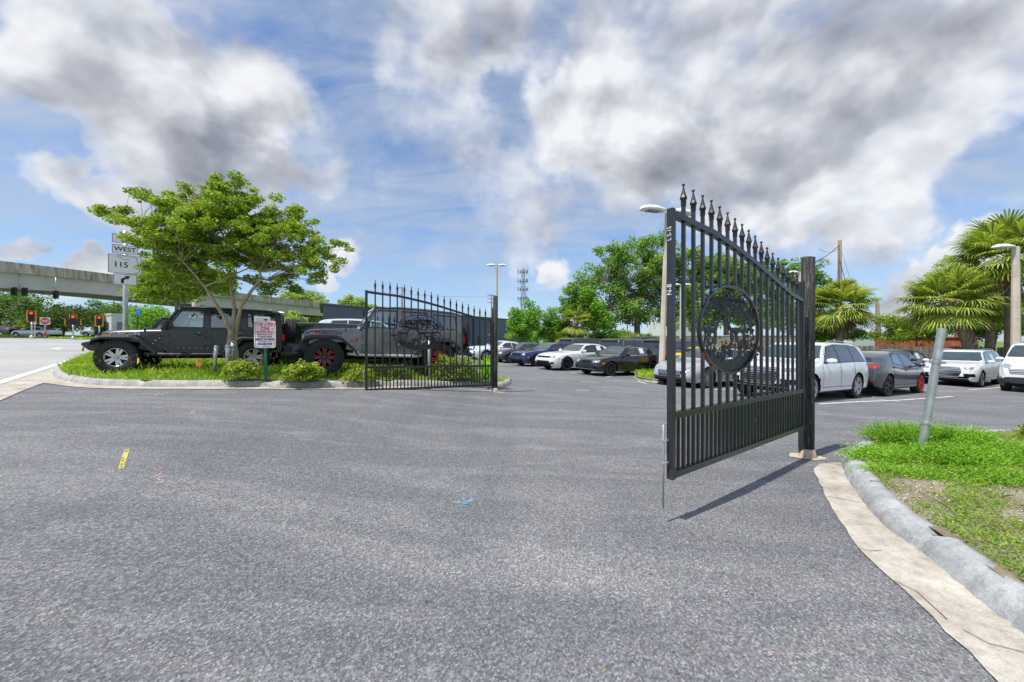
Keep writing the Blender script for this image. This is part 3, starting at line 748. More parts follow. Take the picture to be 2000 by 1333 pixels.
# ================================================================ lamp posts, poles, tower
def hood_lamp(mb, c, an, L=.75):
    """cobra-like parking lamp hood"""
    prof = [(-.5, .12, .05), (-.42, .17, .13), (-.1, .21, .2), (.25, .2, .18), (.45, .16, .12), (.5, .11, .05)]
    u = Vector((math.cos(an), math.sin(an), 0)); v = Vector((-u.y, u.x, 0)); vs = []
    for (s, hw, hh) in prof:
        for k in range(9):
            t = math.pi*k/8; vs.append(Vector(c)+u*s*L+v*hw*math.cos(t)*L+Vector((0, 0, hh*math.sin(t)*L)))
    m = 9; fs = [(i*m+k, i*m+k+1, (i+1)*m+k+1, (i+1)*m+k) for i in range(len(prof)-1) for k in range(m-1)]
    fs += [(i*m, (i+1)*m, (i+1)*m+8, i*m+8) for i in range(len(prof)-1)]+[tuple(range(m)), tuple(len(vs)-m+k for k in range(m))]
    mb.add(vs, fs, True)
def lamp_post(px, pytop, Y, heads, label, w_=.2, lean=(0, 0), mat='concrete', L=.8, tilt=0.):
    base = GY(px, Y); top = P(px, pytop, Y); h = top.z-base.z
    r = thing('lamp_post', label, 'street lamp', base, 0, 'parking lot lamp posts')
    mb = MB(); n = 4
    mb.tube([(0, 0, 0), (lean[0]*.5, lean[1]*.5, h*.5), (lean[0], lean[1], h)], [w_*.62, w_*.55, w_*.48], 8, smooth=False); mb.build('pole', M[mat], r)
    for an in heads:
        mb = MB(); c = (lean[0]+math.cos(an)*L*.62, lean[1]+math.sin(an)*L*.62, h-.06+math.sin(tilt)*L*.5*math.cos(an)); hood_lamp(mb, c, an, L); mb.build('lamp_head', M['white_metal'], r)
        mb = MB(); mb.box((c[0], c[1], c[2]-.02), (.5*L, .26*L, .04), (0, 0, an)); mb.build('lens', M['lamp_clear'], r)
lamp_post(970, 517, 22, (0.05, math.pi+.05), 'double headed lamp post rising behind the far gate post', .13, L=.5)
lamp_post(1291, 412, 15.5, (0.3, math.pi+.3), 'tall leaning double headed lamp post beside the large gate', .2, (.26, 0), L=1.1)
lamp_post(1331, 556, 36, (math.pi, 0.), 'white lamp post seen between the bars of the large gate near its free end', .3)
lamp_post(1561, 532, 29, (.2, math.pi+.2), 'lamp post standing behind the hinge end of the large gate', .32)
lamp_post(1984, 482, 21.5, (math.pi,), 'lamp post in front of the palms at the right edge of the photo', .32, L=1.1)
lamp_post(536, 611, 34, (math.pi, 0), 'low white lamp head seen over the rear of the black off-roader', .15)
def utility_pole(px, py, Y, label, w_=.3, arms=0, lean=0., mat='oldwood', h0=None, rot=.5, cat='utility pole'):
    base = GY(px, Y); top = P(px, py, Y); h = top.z-base.z
    r = thing('utility_pole', label, cat, base); mb = MB(); mb.tube([(0, 0, 0), (lean*.5, 0, h*.5), (lean, 0, h)], [w_*.6, w_*.55, w_*.45], 10); mb.build('pole', M[mat], r)
    for k in range(arms):
        mb = MB(); mb.box((lean, 0, h-.3-k*.9), (2.2, .1, .12), (0, 0, rot)); mb.build('crossarm', M['oldwood'], r)
        for s in (-1, -.5, .5, 1): mb = MB(); mb.tube([(lean+s*math.cos(rot), s*math.sin(rot), h-.25-k*.9), (lean+s*math.cos(rot), s*math.sin(rot), h-.05-k*.9)], .05, 6); mb.build('insulator', M['concrete'], r)
    return base, Vector((base.x+lean, base.y, top.z))
_, u1 = utility_pole(1640, 470, 45, 'tall wooden utility pole rising above the round palm', .42)
_, u2 = utility_pole(1719, 583, 60, 'leaning brown utility pole beyond the fence, right of the round palm', .5, 0, -.5)
_, u3 = utility_pole(1711, 586, 60, 'thin dark utility pole just left of the leaning one beyond the fence', .22)
utility_pole(383, 520, 26, 'thick concrete pole behind the cab of the black off-roader', .42, mat='concrete')
utility_pole(785, 561, 110, 'distant wooden pole above the roof of the grey off-roader', .5, 1)
utility_pole(960, 575, 95, 'distant pole with crossarms beside the far gate post', .35, 3)
utility_pole(75, 606, 95, 'distant pole above the round tree across the street, left of another', .6, 1, cat='utility pole')
utility_pole(102, 601, 95, 'distant pole above the round tree across the street, the taller one', .6)
def cable(a_, b_, sag, label, r_=.02, name='overhead_wire'):
    a_, b_ = Vector(a_), Vector(b_); root = thing(name, label, 'wire', a_); mb = MB(); pts = []
    for i in range(17):
        t = i/16; p = a_.lerp(b_, t)-a_; p.z -= 4*sag*t*(1-t); pts.append(p)
    mb.tube(pts, r_, 5); mb.build('cable', M['wire'], root)
cable(u1-Vector((0, 0, .5)), P(1560, 520, 38), .5, 'black cable running from the tall pole down to the left behind the gate post', .035)
cable(u1-Vector((0, 0, .9)), P(1600, 487, 42), .4, 'short looped cable below the top of the tall pole', .02)
cable(u1-Vector((0, 0, .5)), u3, 3.0, 'thin wire hanging from the tall pole toward the thin dark pole', .014)
cable(u1-Vector((0, 0, 2.2)), P(1690, 640, 34), .9, 'slack black cable running from the tall pole down over the round palm', .03)
cable(P(700, 566, 105), P(960, 580, 95), .6, 'faint wire across the sky above the grey off-roader', .02)
M['tower'] = simple('tower_steel', (.16, .17, .18), .6)
def tower():
    base = GY(1021, 250); h = 48.; r = thing('telecom_tower', 'grey lattice phone mast with rings of antennas on the horizon', 'tower', base)
    mb = MB(); hw = lambda z: 2.6-1.5*z/h
    for i in range(3):
        a_ = 2*math.pi*i/3; mb.tube([(hw(z)*math.cos(a_), hw(z)*math.sin(a_), z) for z in (0, h)], .22, 5)
    zs = np.linspace(0, h, 22)
    for z0, z1 in zip(zs[:-1], zs[1:]):
        for i in range(3):
            a0, a1 = 2*math.pi*i/3, 2*math.pi*(i+1)/3
            mb.tube([(hw(z0)*math.cos(a0), hw(z0)*math.sin(a0), z0), (hw(z1)*math.cos(a1), hw(z1)*math.sin(a1), z1)], .1, 4)
            mb.tube([(hw(z1)*math.cos(a0), hw(z1)*math.sin(a0), z1), (hw(z1)*math.cos(a1), hw(z1)*math.sin(a1), z1)], .1, 4)
    mb.build('lattice', M['tower'], r)
    for zz in (h-2, h-8, h-13, h-19):
        mb = MB()
        for k in range(9):
            a_ = 2*math.pi*k/9; rr = 3.2; mb.box((rr*math.cos(a_), rr*math.sin(a_), zz+random.uniform(-.5, .5)), (.5, .5, 2.2)); mb.tube([(0, 0, zz), (rr*math.cos(a_), rr*math.sin(a_), zz)], .08, 4)
        mb.build('antenna_ring', M['tower'], r)
tower()
utility_pole(1699, 650, 110, 'tiny distant lamp standard above the fence between round palm and shrubs', .3, 1, rot=0., mat='galv', cat='street lamp')
# ================================================================ gates
def gate(name, free, hinge, zf, zh, Hf, mid, med_t, med_z, medw, medh, label, sv):
    """free/hinge: xy; zf/zh: z of the bottom rail at each end"""
    fr, hi = Vector(free), Vector(hinge); W = (hi-fr).length; d = (fr-hi)/W
    an = math.atan2(d.y, d.x); slope = (zf-zh)/W
    root = thing(name, label, 'gate', (hi.x, hi.y, zh), an)
    T = [0, .119, .2245, .333, .44, .549, .655, .758, .862, 1]; H = [1, .991, .985, .964, .939, .908, .872, .839, .805, .782]
    top = lambda u: Hf*float(np.interp(1-u/W, T, H))+slope*u      # u from hinge
    if sv: 
        T2 = [0, .2, .4, .6, .8, 1]; H2 = [1, .975, .93, .87, .82, .79]
    bot = lambda u: slope*u
    ang = math.atan(slope)
    mb = MB(); fw = .05
    mb.box((fw/2, 0, (bot(0)+top(0))/2), (fw, fw, top(0)-bot(0))); mb.box((W-fw/2, 0, (bot(W)+top(W))/2), (fw, fw, top(W)-bot(W)+.02))
    def rail(f, h=fw, n=24):
        us = np.linspace(fw, W-fw, n); vs = []
        for u in us:
            z = f(u)
            vs += [(u, -fw/2, z-h/2), (u, fw/2, z-h/2), (u, fw/2, z+h/2), (u, -fw/2, z+h/2)]
        mb.add(vs, [(4*i+k, 4*i+(k+1) % 4, 4*i+4+(k+1) % 4, 4*i+4+k) for i in range(n-1) for k in range(4)]+[(0, 1, 2, 3), tuple(4*(n-1)+k for k in range(4))])
    rail(lambda u: bot(u)+fw/2); rail(lambda u: bot(u)+mid); rail(lambda u: top(u)-fw/2)
    mb.build('frame', M['black'], root, bevel=.003)
    # hinge straps
    mb = MB()
    for z in (bot(0)+.12, mid, top(0)-.12): mb.tube([(-.012, -.0, z-.06), (-.012, 0, z+.06)], .018, 8)
    mb.build('hinge', M['black'], root)
    mu = W*(1-med_t); mz = med_z+bot(mu)
    def cut(u, z0, z1):
        """split a bar where the medallion ring stands"""
        q = (u-mu)/(medw/2)
        if abs(q) >= 1 or abs(u-mu) < .05: return [(z0, z1)]
        k = medh/2*math.sqrt(1-q*q); out = []
        if z0 < mz-k: out.append((z0, mz-k))
        if mz+k < z1: out.append((mz+k, z1))
        return out
    nb_ = 18; sp = (W-2*fw)/(nb_+.95)
    for i in range(nb_):
        u = fw+sp*(i+.95); zt = top(u); mb = MB()
        segs = cut(u, bot(u)+fw, zt-fw)
        if len(segs) == 2:
            m0 = MB(); z0, z1 = segs[0]; m0.box((u, 0, (z0+z1)/2), (.026, .026, z1-z0)); m0.build('bar', M['black'], root)
        z0, z1 = segs[-1]; z1 = zt+.09; mb.box((u, 0, (z0+z1)/2), (.026, .026, z1-z0))
        mb.build('bar', M['black'], root)
        mb = MB(); z = zt+.085; s = 1.
        prof = [(0, 0), (.021, 0), (.021, .012), (.024, .016), (.017, .022), (.022, .028), (.024, .034), (.017, .04), (.026, .05), (.03, .062), (.022, .085), (.012, .125), (.007, .15), (.006, .16), (.012, .166), (.013, .175), (.008, .184), (0, .187)]
        mb.lathe([(r_, z+h_) for r_, h_ in prof], 8, 'Z', (u, 0, 0), smooth=False); mb.build('finial', M['black'], root)
    # short pickets between the bars
    n2 = nb_+1
    for i in range(n2):
        u = fw+sp*(i+.45); mb = MB(); mb.box((u, 0, (bot(u)+fw+bot(u)+mid-fw/2)/2), (.022, .022, mid-fw*1.5)); mb.build('picket', M['black'], root)
    # medallion
    mb = MB(); n = 56; ring = []
    for k in range(n):
        a_ = 2*math.pi*k/n; ring.append((mu+medw/2*math.cos(a_), mz+medh/2*math.sin(a_)))
    inner = [(mu+(medw/2-.019)*math.cos(2*math.pi*k/n), mz+(medh/2-.019)*math.sin(2*math.pi*k/n)) for k in range(n)]
    mb.plate(ring, [inner], .036, lambda u, v, w_: (u, w_-.018, v)); md = mb.build('medallion', M['black'], root)
    a_, b_ = medw/2-.018, medh/2-.018
    mb = MB(); th = .006; fnp = lambda u, v, w_: (mu-u*a_, w_-.012, mz+v*b_)
    def poly(pts): mb.plate(pts, (), th, fnp)
    # ground mass along the bottom with rough upper edge
    rnd = random.Random(3)
    def ell(x, sgn): return sgn*math.sqrt(max(0, 1-x*x))*.999
    xs = np.linspace(-.93, .93, 60); up = []
    for x in xs: up.append((x, min(max(-.74+.24*abs(x)**1.5+rnd.uniform(-.05, .07)+(.08 if -.75 < x < -.3 else 0), ell(x, -1)+.01), .3)))
    lo = [(x, ell(x, -1)) for x in xs[::-1]]
    poly([(float(p[0]), float(p[1])) for p in up]+[(float(p[0]), float(p[1])) for p in lo])
    def seg(pts, w0, w1=None):
        w1 = w1 if w1 is not None else w0; n_ = len(pts)
        for i in range(n_-1):
            p, q = Vector(pts[i]), Vector(pts[i+1]); t = (q-p).normalized(); nn = Vector((-t.y, t.x))
            wa = w0+(w1-w0)*i/(n_-1); wb_ = w0+(w1-w0)*(i+1)/(n_-1)
            poly([tuple(p-nn*wa), tuple(q-nn*wb_), tuple(q+nn*wb_), tuple(p+nn*wa)])
    def deer(cx, cy, s, fl=1):
        f = lambda pts: poly([(cx+fl*x*s, cy+y*s) for x, y in pts])
        f([(-.5, .1), (-.45, .28), (-.2, .3), (.1, .26), (.25, .34), (.38, .62), (.5, .7), (.62, .62), (.64, .55), (.5, .52), (.42, .3), (.34, .08), (.1, .0), (-.2, .02), (-.38, -.02)])
        for x in (-.44, -.3, .16, .28): f([(x, .06), (x+.09, .06), (x+.05, -.5), (x+.005, -.5)])
        g = lambda pts, w_: seg([(cx+fl*x*s, cy+y*s) for x, y in pts], w_*s, w_*s*.5)
        g([(.48, .68), (.42, .85), (.3, 1.0), (.32, 1.2)], .03); g([(.42, .85), (.5, 1.0)], .025); g([(.34, .98), (.2, 1.08)], .02)
        g([(.52, .68), (.62, .85), (.72, 1.02), (.7, 1.2)], .03); g([(.62, .85), (.56, 1.0)], .02)
    deer(-.62, -.1, .46); deer(.42, -.45, .4, -1); deer(-.12, -.48, .36); deer(.1, -.1, .3, -1)
    # trunk, branch and fir trees
    seg([(-.93, .3), (-.75, .42), (-.5, .46), (-.2, .5), (.02, .56), (.15, .66)], .02, .012); seg([(-.3, .48), (-.18, .3), (-.22, .05)], .02, .01)
    seg([(0.02, -.02), (.2, .0), (.5, -.02), (.75, .03), (.9, .0)], .07, .03); seg([(.48, 0), (.52, -.3), (.58, -.45)], .055, .03); seg([(.0, .0), (-.08, .12), (-.15, .1)], .05, .02)
    for (x, y) in ((-.5, .58), (-.4, .6), (-.28, .56), (-.2, .62)): 
        for k in range(6): seg([(x, y-.12+k*.04), (x-.05+.01*k, y-.14+k*.04)], .014); seg([(x, y-.12+k*.04), (x+.05-.01*k, y-.14+k*.04)], .014)
        seg([(x, y-.16), (x, y+.14)], .012)
    for _ in range(900):
        x = rnd.uniform(-.85, .9); y = rnd.choice([rnd.gauss(.66, .12), rnd.gauss(-.5, .16), rnd.gauss(.45, .14), rnd.gauss(.0, .3) if abs(x) > .5 else .7])
        if x*x+y*y > .92 or (y > .2 and x < -.1 and rnd.random() < .5): continue
        a0 = rnd.uniform(0, 3.14); r_ = rnd.uniform(.022, .06)
        poly([(x+r_*math.cos(a0+k*1.57)*(1 if k % 2 else .45), y+1.3*r_*math.sin(a0+k*1.57)*(1 if k % 2 else .45)) for k in range(4)])
    for x0, s_ in ((.3, 1), (.55, 1), (.72, 1)):
        seg([(x0, .75 if x0 < .5 else .5), (x0+.06, .3), (x0+.14, .1)], .03, .012)
    mb.build('wildlife_cutout', simple('cutout_steel', (.035, .037, .04), .5, .3, .5, .5, 20), md)
    # drop rod at the free end
    mb = MB(); u = W+.03; x0 = -.035
    gzf = float(gz(fr.x, fr.y))-zh
    mb.tube([(u-.03, x0, bot(W)+mid*.86), (u, x0, bot(W)+mid*.84), (u, x0, gzf+.12)], .0075, 8)
    for z in (.12, mid*.6): mb.box((u-.012, x0+.01, bot(W)+z), (.05, .04, .014))
    mb.build('drop_rod', M['galv'], root)
    # chalk marks on the stile (right gate)
    if sv:
        Mt = Matrix.Translation((W-fw/2, -fw/2-.0015, 0)) if False else None
    return root, W, bot, top
hz_ = M['signwhite']
rg, W1, bt1, tp1 = gate('iron_gate', (1.235, 3.05), (3.70, 4.955), CH-268.5*3.05/F, CH-171.5*4.955/F, 2.11, .49, .348, 1.20, 1.26, .84, 'large black iron gate leaf standing open in the right foreground', True)
lg, W2, bt2, tp2 = gate('iron_gate', (-3.29, 8.72), (-.53, 10.46), CH-98.5*8.72/F, CH-87.5*10.46/F, 2.26, .54, .385, 1.36, 1.28, .86, 'farther black iron gate leaf standing open in front of the grey off-roader', False)
# chalk numbers on the stile of the large gate, on the face toward the camera
side = 1  # local +y or -y faces the camera
nloc = rg.matrix_basis.to_3x3() if False else Matrix.Rotation(rg.rotation_euler.z, 3, 'Z')
tocam = Vector((-1.235, -3.05, 0)); yy = nloc @ Vector((0, 1, 0)); xx = nloc @ Vector((1, 0, 0))
# stile outward face (local +x) faces left/camera
def stile_text(s, z, size):
    Mx = Matrix.Translation((W1+.0015, 0, z)) @ Matrix(((0, 0, 1, 0), (0, -1, 0, 0), (1, 0, 0, 0), (0, 0, 0, 1))) 
    # text x -> +z (reads upward), text y -> local -y or +y
    X, Yv = Vector((0, 0, 1)), Vector((0, -1, 0)); Z = X.cross(Yv)
    if Z.x < 0: Yv = -Yv; Z = -Z
    Mx = Matrix(((X.x, Yv.x, Z.x, W1+.001), (X.y, Yv.y, Z.y, 0), (X.z, Yv.z, Z.z, z), (0, 0, 0, 1)))
    text(s, size, hz_, 'chalk_mark', rg, Mx, ext=.0006)
stile_text('N-8', bt1(W1)+1.48, .055); stile_text('L S-1S', bt1(W1)+1.92, .045)
def gate_post(px, py, w_, label, plate=True):
    p = G(px, py); H = 2.59; r = thing('gate_post', label, 'post', p)
    mb = MB(); pts = [(0, 0, -.05), (0, 0, .6), (0.004, 0, 1.4), (.01, 0, H)]
    mb.tube(pts, [w_/2, w_/2*.99, w_/2*.98, w_/2*.97], 28); o = mb.build('pole', M['post'], r)
    n = len(o.data.vertices)
    for v in o.data.vertices:
        if v.co.z > .02: a_ = math.atan2(v.co.y, v.co.x); k = 1+.035*math.sin(a_*11)+random.uniform(-.008, .008); v.co.x *= k; v.co.y *= k
    mb = MB(); mb.box((-w_/2-.004, -.0, H*.45), (.012, .07, H*.86), (0, 0, .4)); mb.build('hinge_plate', M['black'], r)
    mb = MB(); mb.lathe([(w_/2+.03, 0), (w_/2+.02, .03), (w_/2+.002, .11), (w_/2-.01, .12)], 24, 'Z'); mb.build('concrete_collar', M['sandstain'], r)
    blotch('spilled_concrete', p, .24, .16, M['sandstain'])
    return r
gate_post(1577, 893, .15, 'weathered black post with peeling paint carrying the large near gate')
gate_post(967, 766, .135, 'black post with rust spots carrying the farther gate')
# ================================================================ signs and posts on the left island
def vrot(fx, fy, c):
    """matrix for a vertical board at c facing (fx,fy): local x right as seen by reader, y up, z toward reader"""
    z = Vector((fx, fy, 0)).normalized(); y = Vector((0, 0, 1)); x = y.cross(z)
    return Matrix(((x.x, y.x, z.x, c[0]), (x.y, y.y, z.y, c[1]), (x.z, y.z, z.z, c[2]), (0, 0, 0, 1)))
def rrect(w_, h, r_, n=4):
    out = []
    for cx, cy, a0 in ((w_/2-r_, h/2-r_, 0), (-w_/2+r_, h/2-r_, 90), (-w_/2+r_, -h/2+r_, 180), (w_/2-r_, -h/2+r_, 270)):
        for k in range(n+1): a_ = R(a0+90*k/n); out.append((cx+r_*math.cos(a_), cy+r_*math.sin(a_)))
    return out
def board(parent, Mx, w_, h, name='board', mat='signwhite', edge='signblack', r_=.04, t=.006, bw=.012, inset=.014):
    fn = lambda z0: (lambda u, v, w2: tuple(Mx @ Vector((u, v, z0+w2))))
    mb = MB(); mb.plate(rrect(w_, h, r_), (), t, fn(0)); bd = mb.build(name, M[mat], parent)
    if edge:
        mb = MB(); mb.plate(rrect(w_-inset*2, h-inset*2, r_*.8), [rrect(w_-inset*2-bw*2, h-inset*2-bw*2, r_*.6)], .0015, fn(t)); mb.build('border', M[edge], bd)
    return bd
def T(z): return Matrix.Translation((0, 0, z))
# tow-away sign
pT = GY(518, 8.9, .15); ts = thing('tow_away_sign', 'white and red tow away notice on a green post among the hedges', 'sign', pT)
top = P(518, 623, 8.9).z-pT.z; cz = P(518, 653.5, 8.9).z-pT.z
mb = MB(); mb.plate([(-.03, 0), (-.03, .03), (-.012, .03), (-.012, .008), (.012, .008), (.012, .03), (.03, .03), (.03, 0)], (), top+.1, lambda u, v, w_: (u, v, w_-.1)); mb.build('post', M['greenpost'], ts)
MxT = vrot(.12, -1, (0, -.008, cz)); bd = board(ts, MxT, .46, .62, edge='signred', r_=.05, bw=.008, inset=.022)
def tl(s, y, size, mat='signred', sx=.62, bold=.0, x=0): text(s, size, M[mat], 'lettering', bd, MxT @ Matrix.Translation((x, y, .0085)), sx, .0008, bold=bold)
tl('TOW AWAY', .222, .125, sx=.66, bold=.003); tl('ZONE', .128, .125, sx=.6, bold=.003)
tl('PARKING &', .142, .024, sx=.7, x=-.155); tl('LOT', .112, .024, sx=.8, x=-.155); tl('24 HOUR', .142, .024, sx=.8, x=.155); tl('ZONE', .112, .024, sx=.9, x=.155)
tl('UNAUTHORIZED VEHICLES &', .055, .052, sx=.56, bold=.001); tl('VESSELS WILL BE TOWED', -.0, .052, sx=.58, bold=.001); tl('AT OWNER\'S EXPENSE', -.055, .052, sx=.6, bold=.001)
tl('MIKE\'S TOWING', -.118, .066, 'signblack', .82, .002); tl('7728 Atlantic Boulevard  F. 32210', -.168, .026, 'signblack', .8); tl('904-642-9340', -.222, .07, 'signblack', .8, .002)
# route marker
pS = GY(245, 12.9); rs = thing('route_sign', 'tall grey post with stacked white highway markers WEST 115 and arrow', 'sign', pS)
hS = P(245, 452, 12.9).z-pS.z
mb = MB(); mb.tube([(0, 0, -.1), (0, 0, hS)], [.075, .06], 14); mb.build('post', M['galv'], rs)
F_ = (.66, -.75)
def sgn(py, w_, h, name='board'):
    z = P(245, py, 12.9).z-pS.z; Mx = vrot(*F_, (F_[0]*.09, F_[1]*.09, z)); return Mx, board(rs, Mx, w_, h, name, r_=.035, bw=.01, inset=.008)
Mx, b1 = sgn(468.5, .62, .3); text('TO', .2, M['signblack'], 'lettering', b1, Mx @ T(.0085), 1, .0008, bold=.003)
Mx, b1 = sgn(489, .62, .3); text('WEST', .2, M['signblack'], 'lettering', b1, Mx @ T(.0085), 1, .0008, bold=.003)
Mx, b1 = sgn(517.5, .8, .62); text('115', .25, M['signblack'], 'lettering', b1, Mx @ Matrix.Translation((-.1, -.03, .0085)), .95, .0008, bold=.004)
fl = [(-.17, .22), (-.17, .27), (-.02, .265), (.1, .255), (.25, .26), (.28, .24), (.27, .2), (.31, .05), (.345, -.06), (.34, -.2), (.31, -.26), (.27, -.27), (.25, -.24)]
mb = MB(); 
def ln(pts, w_=.011):
    for p, q in zip(pts[:-1], pts[1:]):
        p, q = Vector(p), Vector(q); t = (q-p).normalized(); nn = Vector((-t.y, t.x))*w_/2
        mb.plate([tuple(p-nn-t*.004), tuple(q-nn+t*.004), tuple(q+nn+t*.004), tuple(p+nn-t*.004)], (), .001, lambda u, v, w2: tuple(Mx @ Vector((u, v, .0075+w2))))
ln(fl); ln([(-.17, .22), (-.1, .2), (-.02, .15), (.06, .15), (.1, .155)]); mb.build('state_outline', M['signblack'], b1)
Mx, b1 = sgn(547, .56, .36); mb = MB()
mb.plate([(-.1, -.13), (-.03, -.13), (-.03, -.02), (.04, .03), (.065, -.0), (.12, .12), (-.02, .115), (.01, .08), (-.1, .01)], (), .001, lambda u, v, w2: tuple(Mx @ Vector((u, v, .0075+w2)))); mb.build('arrow', M['signblack'], b1)
# bollards and standpipe
def bollard(px, pyb, pyt, Y, w_, lean, label, clamp=False, grp='galvanised pipe bollards on the grass island'):
    b_ = P(px, pyb, Y); h = P(px, pyt, Y).z-b_.z; r = thing('pipe_bollard', label, 'bollard', b_, 0, grp)
    mb = MB(); mb.tube([(0, 0, -.15), (lean*.5, 0, h*.5), (lean, 0, h-.02)], w_/2, 14); mb.build('pipe', M['galv'], r)
    mb = MB(); mb.lathe([(w_/2+.004, -.03), (w_/2+.004, 0), (w_*.42, .022), (w_*.2, .035), (0, .038)], 14, 'Z', (lean, 0, h-.02)); mb.build('cap', M['galv'], r)
bollard(419, 713, 676, 9.3, .085, .04, 'leaning pipe bollard standing clear to the left of the tree trunk')
bollard(445, 704, 674, 9.2, .1, 0, 'upright pipe bollard directly in front of the tree trunk')
bollard(838, 742, 661, 10.6, .075, 0, 'thin pipe post seen through the lower bars of the farther gate')
b_ = P(454, 704, 9.3); r = thing('standpipe', 'grey water standpipe with valve right of the bollard at the trunk', 'pipe', b_)
mb = MB(); mb.tube([(0, 0, -.1), (0, 0, .42)], .03, 10); mb.lathe([(.03, .2), (.045, .22), (.045, .26), (.03, .28)], 10, 'Z'); mb.build('pipe', M['galv'], r)
mb = MB(); mb.lathe([(0, -.05), (.045, -.04), (.05, 0), (.045, .04), (0, .05)], 12, 'X', (0, 0, .33)); mb.tube([(0, 0, .33), (0, -.07, .3)], .02, 8); mb.build('valve', M['galv'], r)
mb = MB(); mb.box((0, 0, .45), (.13, .02, .016)); mb.build('handle', M['sandstain'], r)
# little marker flags
for (px, py, Y, nm, lb) in ((267, 716, 8.8, 'yellow', 'small yellow marker flag in the grass at the black off-roader\'s front wheel'), (387, 716, 8.9, 'orange', 'small orange marker flag in the grass left of the leaning bollard')):
    b_ = P(px, py, Y); r = thing('marker_flag', lb, 'flag', b_, 0, 'utility marker flags'); mb = MB(); mb.tube([(0, 0, -.1), (0.01, 0, .2)], .003, 5); mb.build('wire_stem', M['wire'], r)
    mb = MB()
    if nm == 'yellow': mb.plate([(.0, .03), (.05, .1), (.05, .2), (.005, .16)], (), .004)
    else: mb.plate([(-.06, .0), (.05, .02), (.09, .08), (.03, .07), (.01, .17), (-.02, .16), (-.03, .06)], (), .01)
    mb.build('flag', M[nm], r)
# the big leaning pipe on the right
c = G(1799, 884, .14); tp = P(1840, 642, c.y-.05); r = thing('leaning_pipe', 'leaning galvanised pipe with two clamps rising from the right island', 'post', c)
d = tp-c; mb = MB(); mb.tube([-.03*d, d*.5, d], .042, 24, cap=False); mb.tube([d*.985, d*.2], .039, 20, cap=True); mb.build('pipe', M['galv'], r)
u = d.normalized()
for t in (.24, .73):
    q = d*t; mb = MB(); Mr = Matrix.Translation(q) @ u.to_track_quat('Z', 'Y').to_matrix().to_4x4()
    m2 = MB(); m2.lathe([(.043, -.02), (.049, -.018), (.049, .018), (.043, .02)], 24, 'Z'); m2.box((-.083, .0, 0), (.06, .028, .034)); m2.box((.078, 0, 0), (.05, .022, .03)); m2.tube([(-.1, -.03, 0), (-.1, .03, 0)], .009, 8); m2.xf(Mr)
    mb.add(m2.v, m2.f); mb.build('clamp', M['galv'], r)
m2 = MB(); m2.lathe([(.0435, .02), (.046, .05), (.046, .1), (.0425, .13)], 24, 'Z'); m2.xf(Matrix.Translation(d*.735) @ u.to_track_quat('Z', 'Y').to_matrix().to_4x4()); m2.build('sleeve', M['galv'], r)
# ================================================================ signals across the street
def signal(px, pyt, Y, label, kind, pybase=661):
    base = GY(px, Y, .05); s = 1.; r = thing('traffic_signal', label, 'traffic light', base, 0, 'red signals across the street')
    zt = P(px, pyt, Y).z-base.z; head = 1.1
    mb = MB(); mb.tube([(0, 0, 0), (0, 0, zt-head*.9)], .07, 8); mb.build('post', M['galv'], r)
    mb = MB(); mb.lathe([(.22, 0), (.2, .25), (.1, .35)], 10, 'Z'); mb.build('base', M['galv'], r)
    Mx = vrot(1., -.95, (.08, -.09, zt-head/2)); f = lambda u, v, w_: tuple(Mx @ Vector((u, v, w_)))
    if kind == 0: outs = [rrect(.72, 1.28, .04)]; cells = [(0, .36), (0, 0), (0, -.36)]
    else: outs = [rrect(.62, .55, .04)]; cells = [(0, .3), (-.36, -.1), (.36, -.1), (-.36, -.42), (.36, -.42)]
    mb = MB()
    if kind == 0: mb.plate(outs[0], (), .03, f)
    else:
        mb.plate([(x, y+.33) for x, y in outs[0]], (), .03, f); mb.plate([(x*2.1, y*1.25-.29) for x, y in outs[0]], (), .03, f)
    mb.build('backplate', M['signyellow'], r)
    mb = MB()
    if kind == 0: mb.plate(rrect(.48, 1.14, .03), (), .2, lambda u, v, w_: f(u, v, w_+.035))
    else: mb.plate([(x*.45/.62, y*.8+.33) for x, y in outs[0]], (), .2, lambda u, v, w_: f(u, v, w_+.035)); mb.plate([(x*1.75, y*1.25-.29) for x, y in outs[0]], (), .2, lambda u, v, w_: f(u, v, w_+.035))
    mb.build('housing', M['signblack'], r)
    for i, (x, y) in enumerate(cells):
        mb = MB(); mb.plate([(x+.13*math.cos(R(a_)), y+.13*math.sin(R(a_))) for a_ in range(0, 360, 20)], (), .02, lambda u, v, w_: f(u, v, w_+.237)); mb.build('lamp', M['redlight'] if i == 0 else M['dkmetal'], r)
        if kind == 0:
            mb = MB(); mb.plate([(x+.16*math.cos(R(a_)), y+.16*math.sin(R(a_))) for a_ in range(0, 181, 20)]+[(x+.14*math.cos(R(a_)), y+.14*math.sin(R(a_))) for a_ in range(180, -1, -20)], (), .2, lambda u, v, w_: f(u, v, w_+.24)); mb.build('visor', M['signblack'], r)
signal(62, 609, 43, 'tallest red signal with yellow backplate, left of the no entry sign', 0)
signal(143, 615, 44, 'red signal with wide stepped yellow backplate in front of the round tree', 1)
signal(194, 618, 46, 'red signal with yellow backplate nearest the black off-roader\'s bonnet', 0)
p = GY(88, 46); r = thing('no_entry_sign', 'red and white do not enter sign on a thin post across the street', 'sign', p); zc_ = P(88, 627.5, 46).z-p.z
mb = MB(); mb.tube([(0, 0, 0), (0, 0, zc_+.4)], .05, 8); mb.build('post', M['galv'], r)
mb = MB(); mb.tube([(0, 0, .3), (0, 0, .9)], .08, 8); mb.build('reflector', M['signred'], r)
Mx = vrot(.95, -1, (.06, -.06, zc_)); bd2 = board(r, Mx, .8, .86, edge=None)
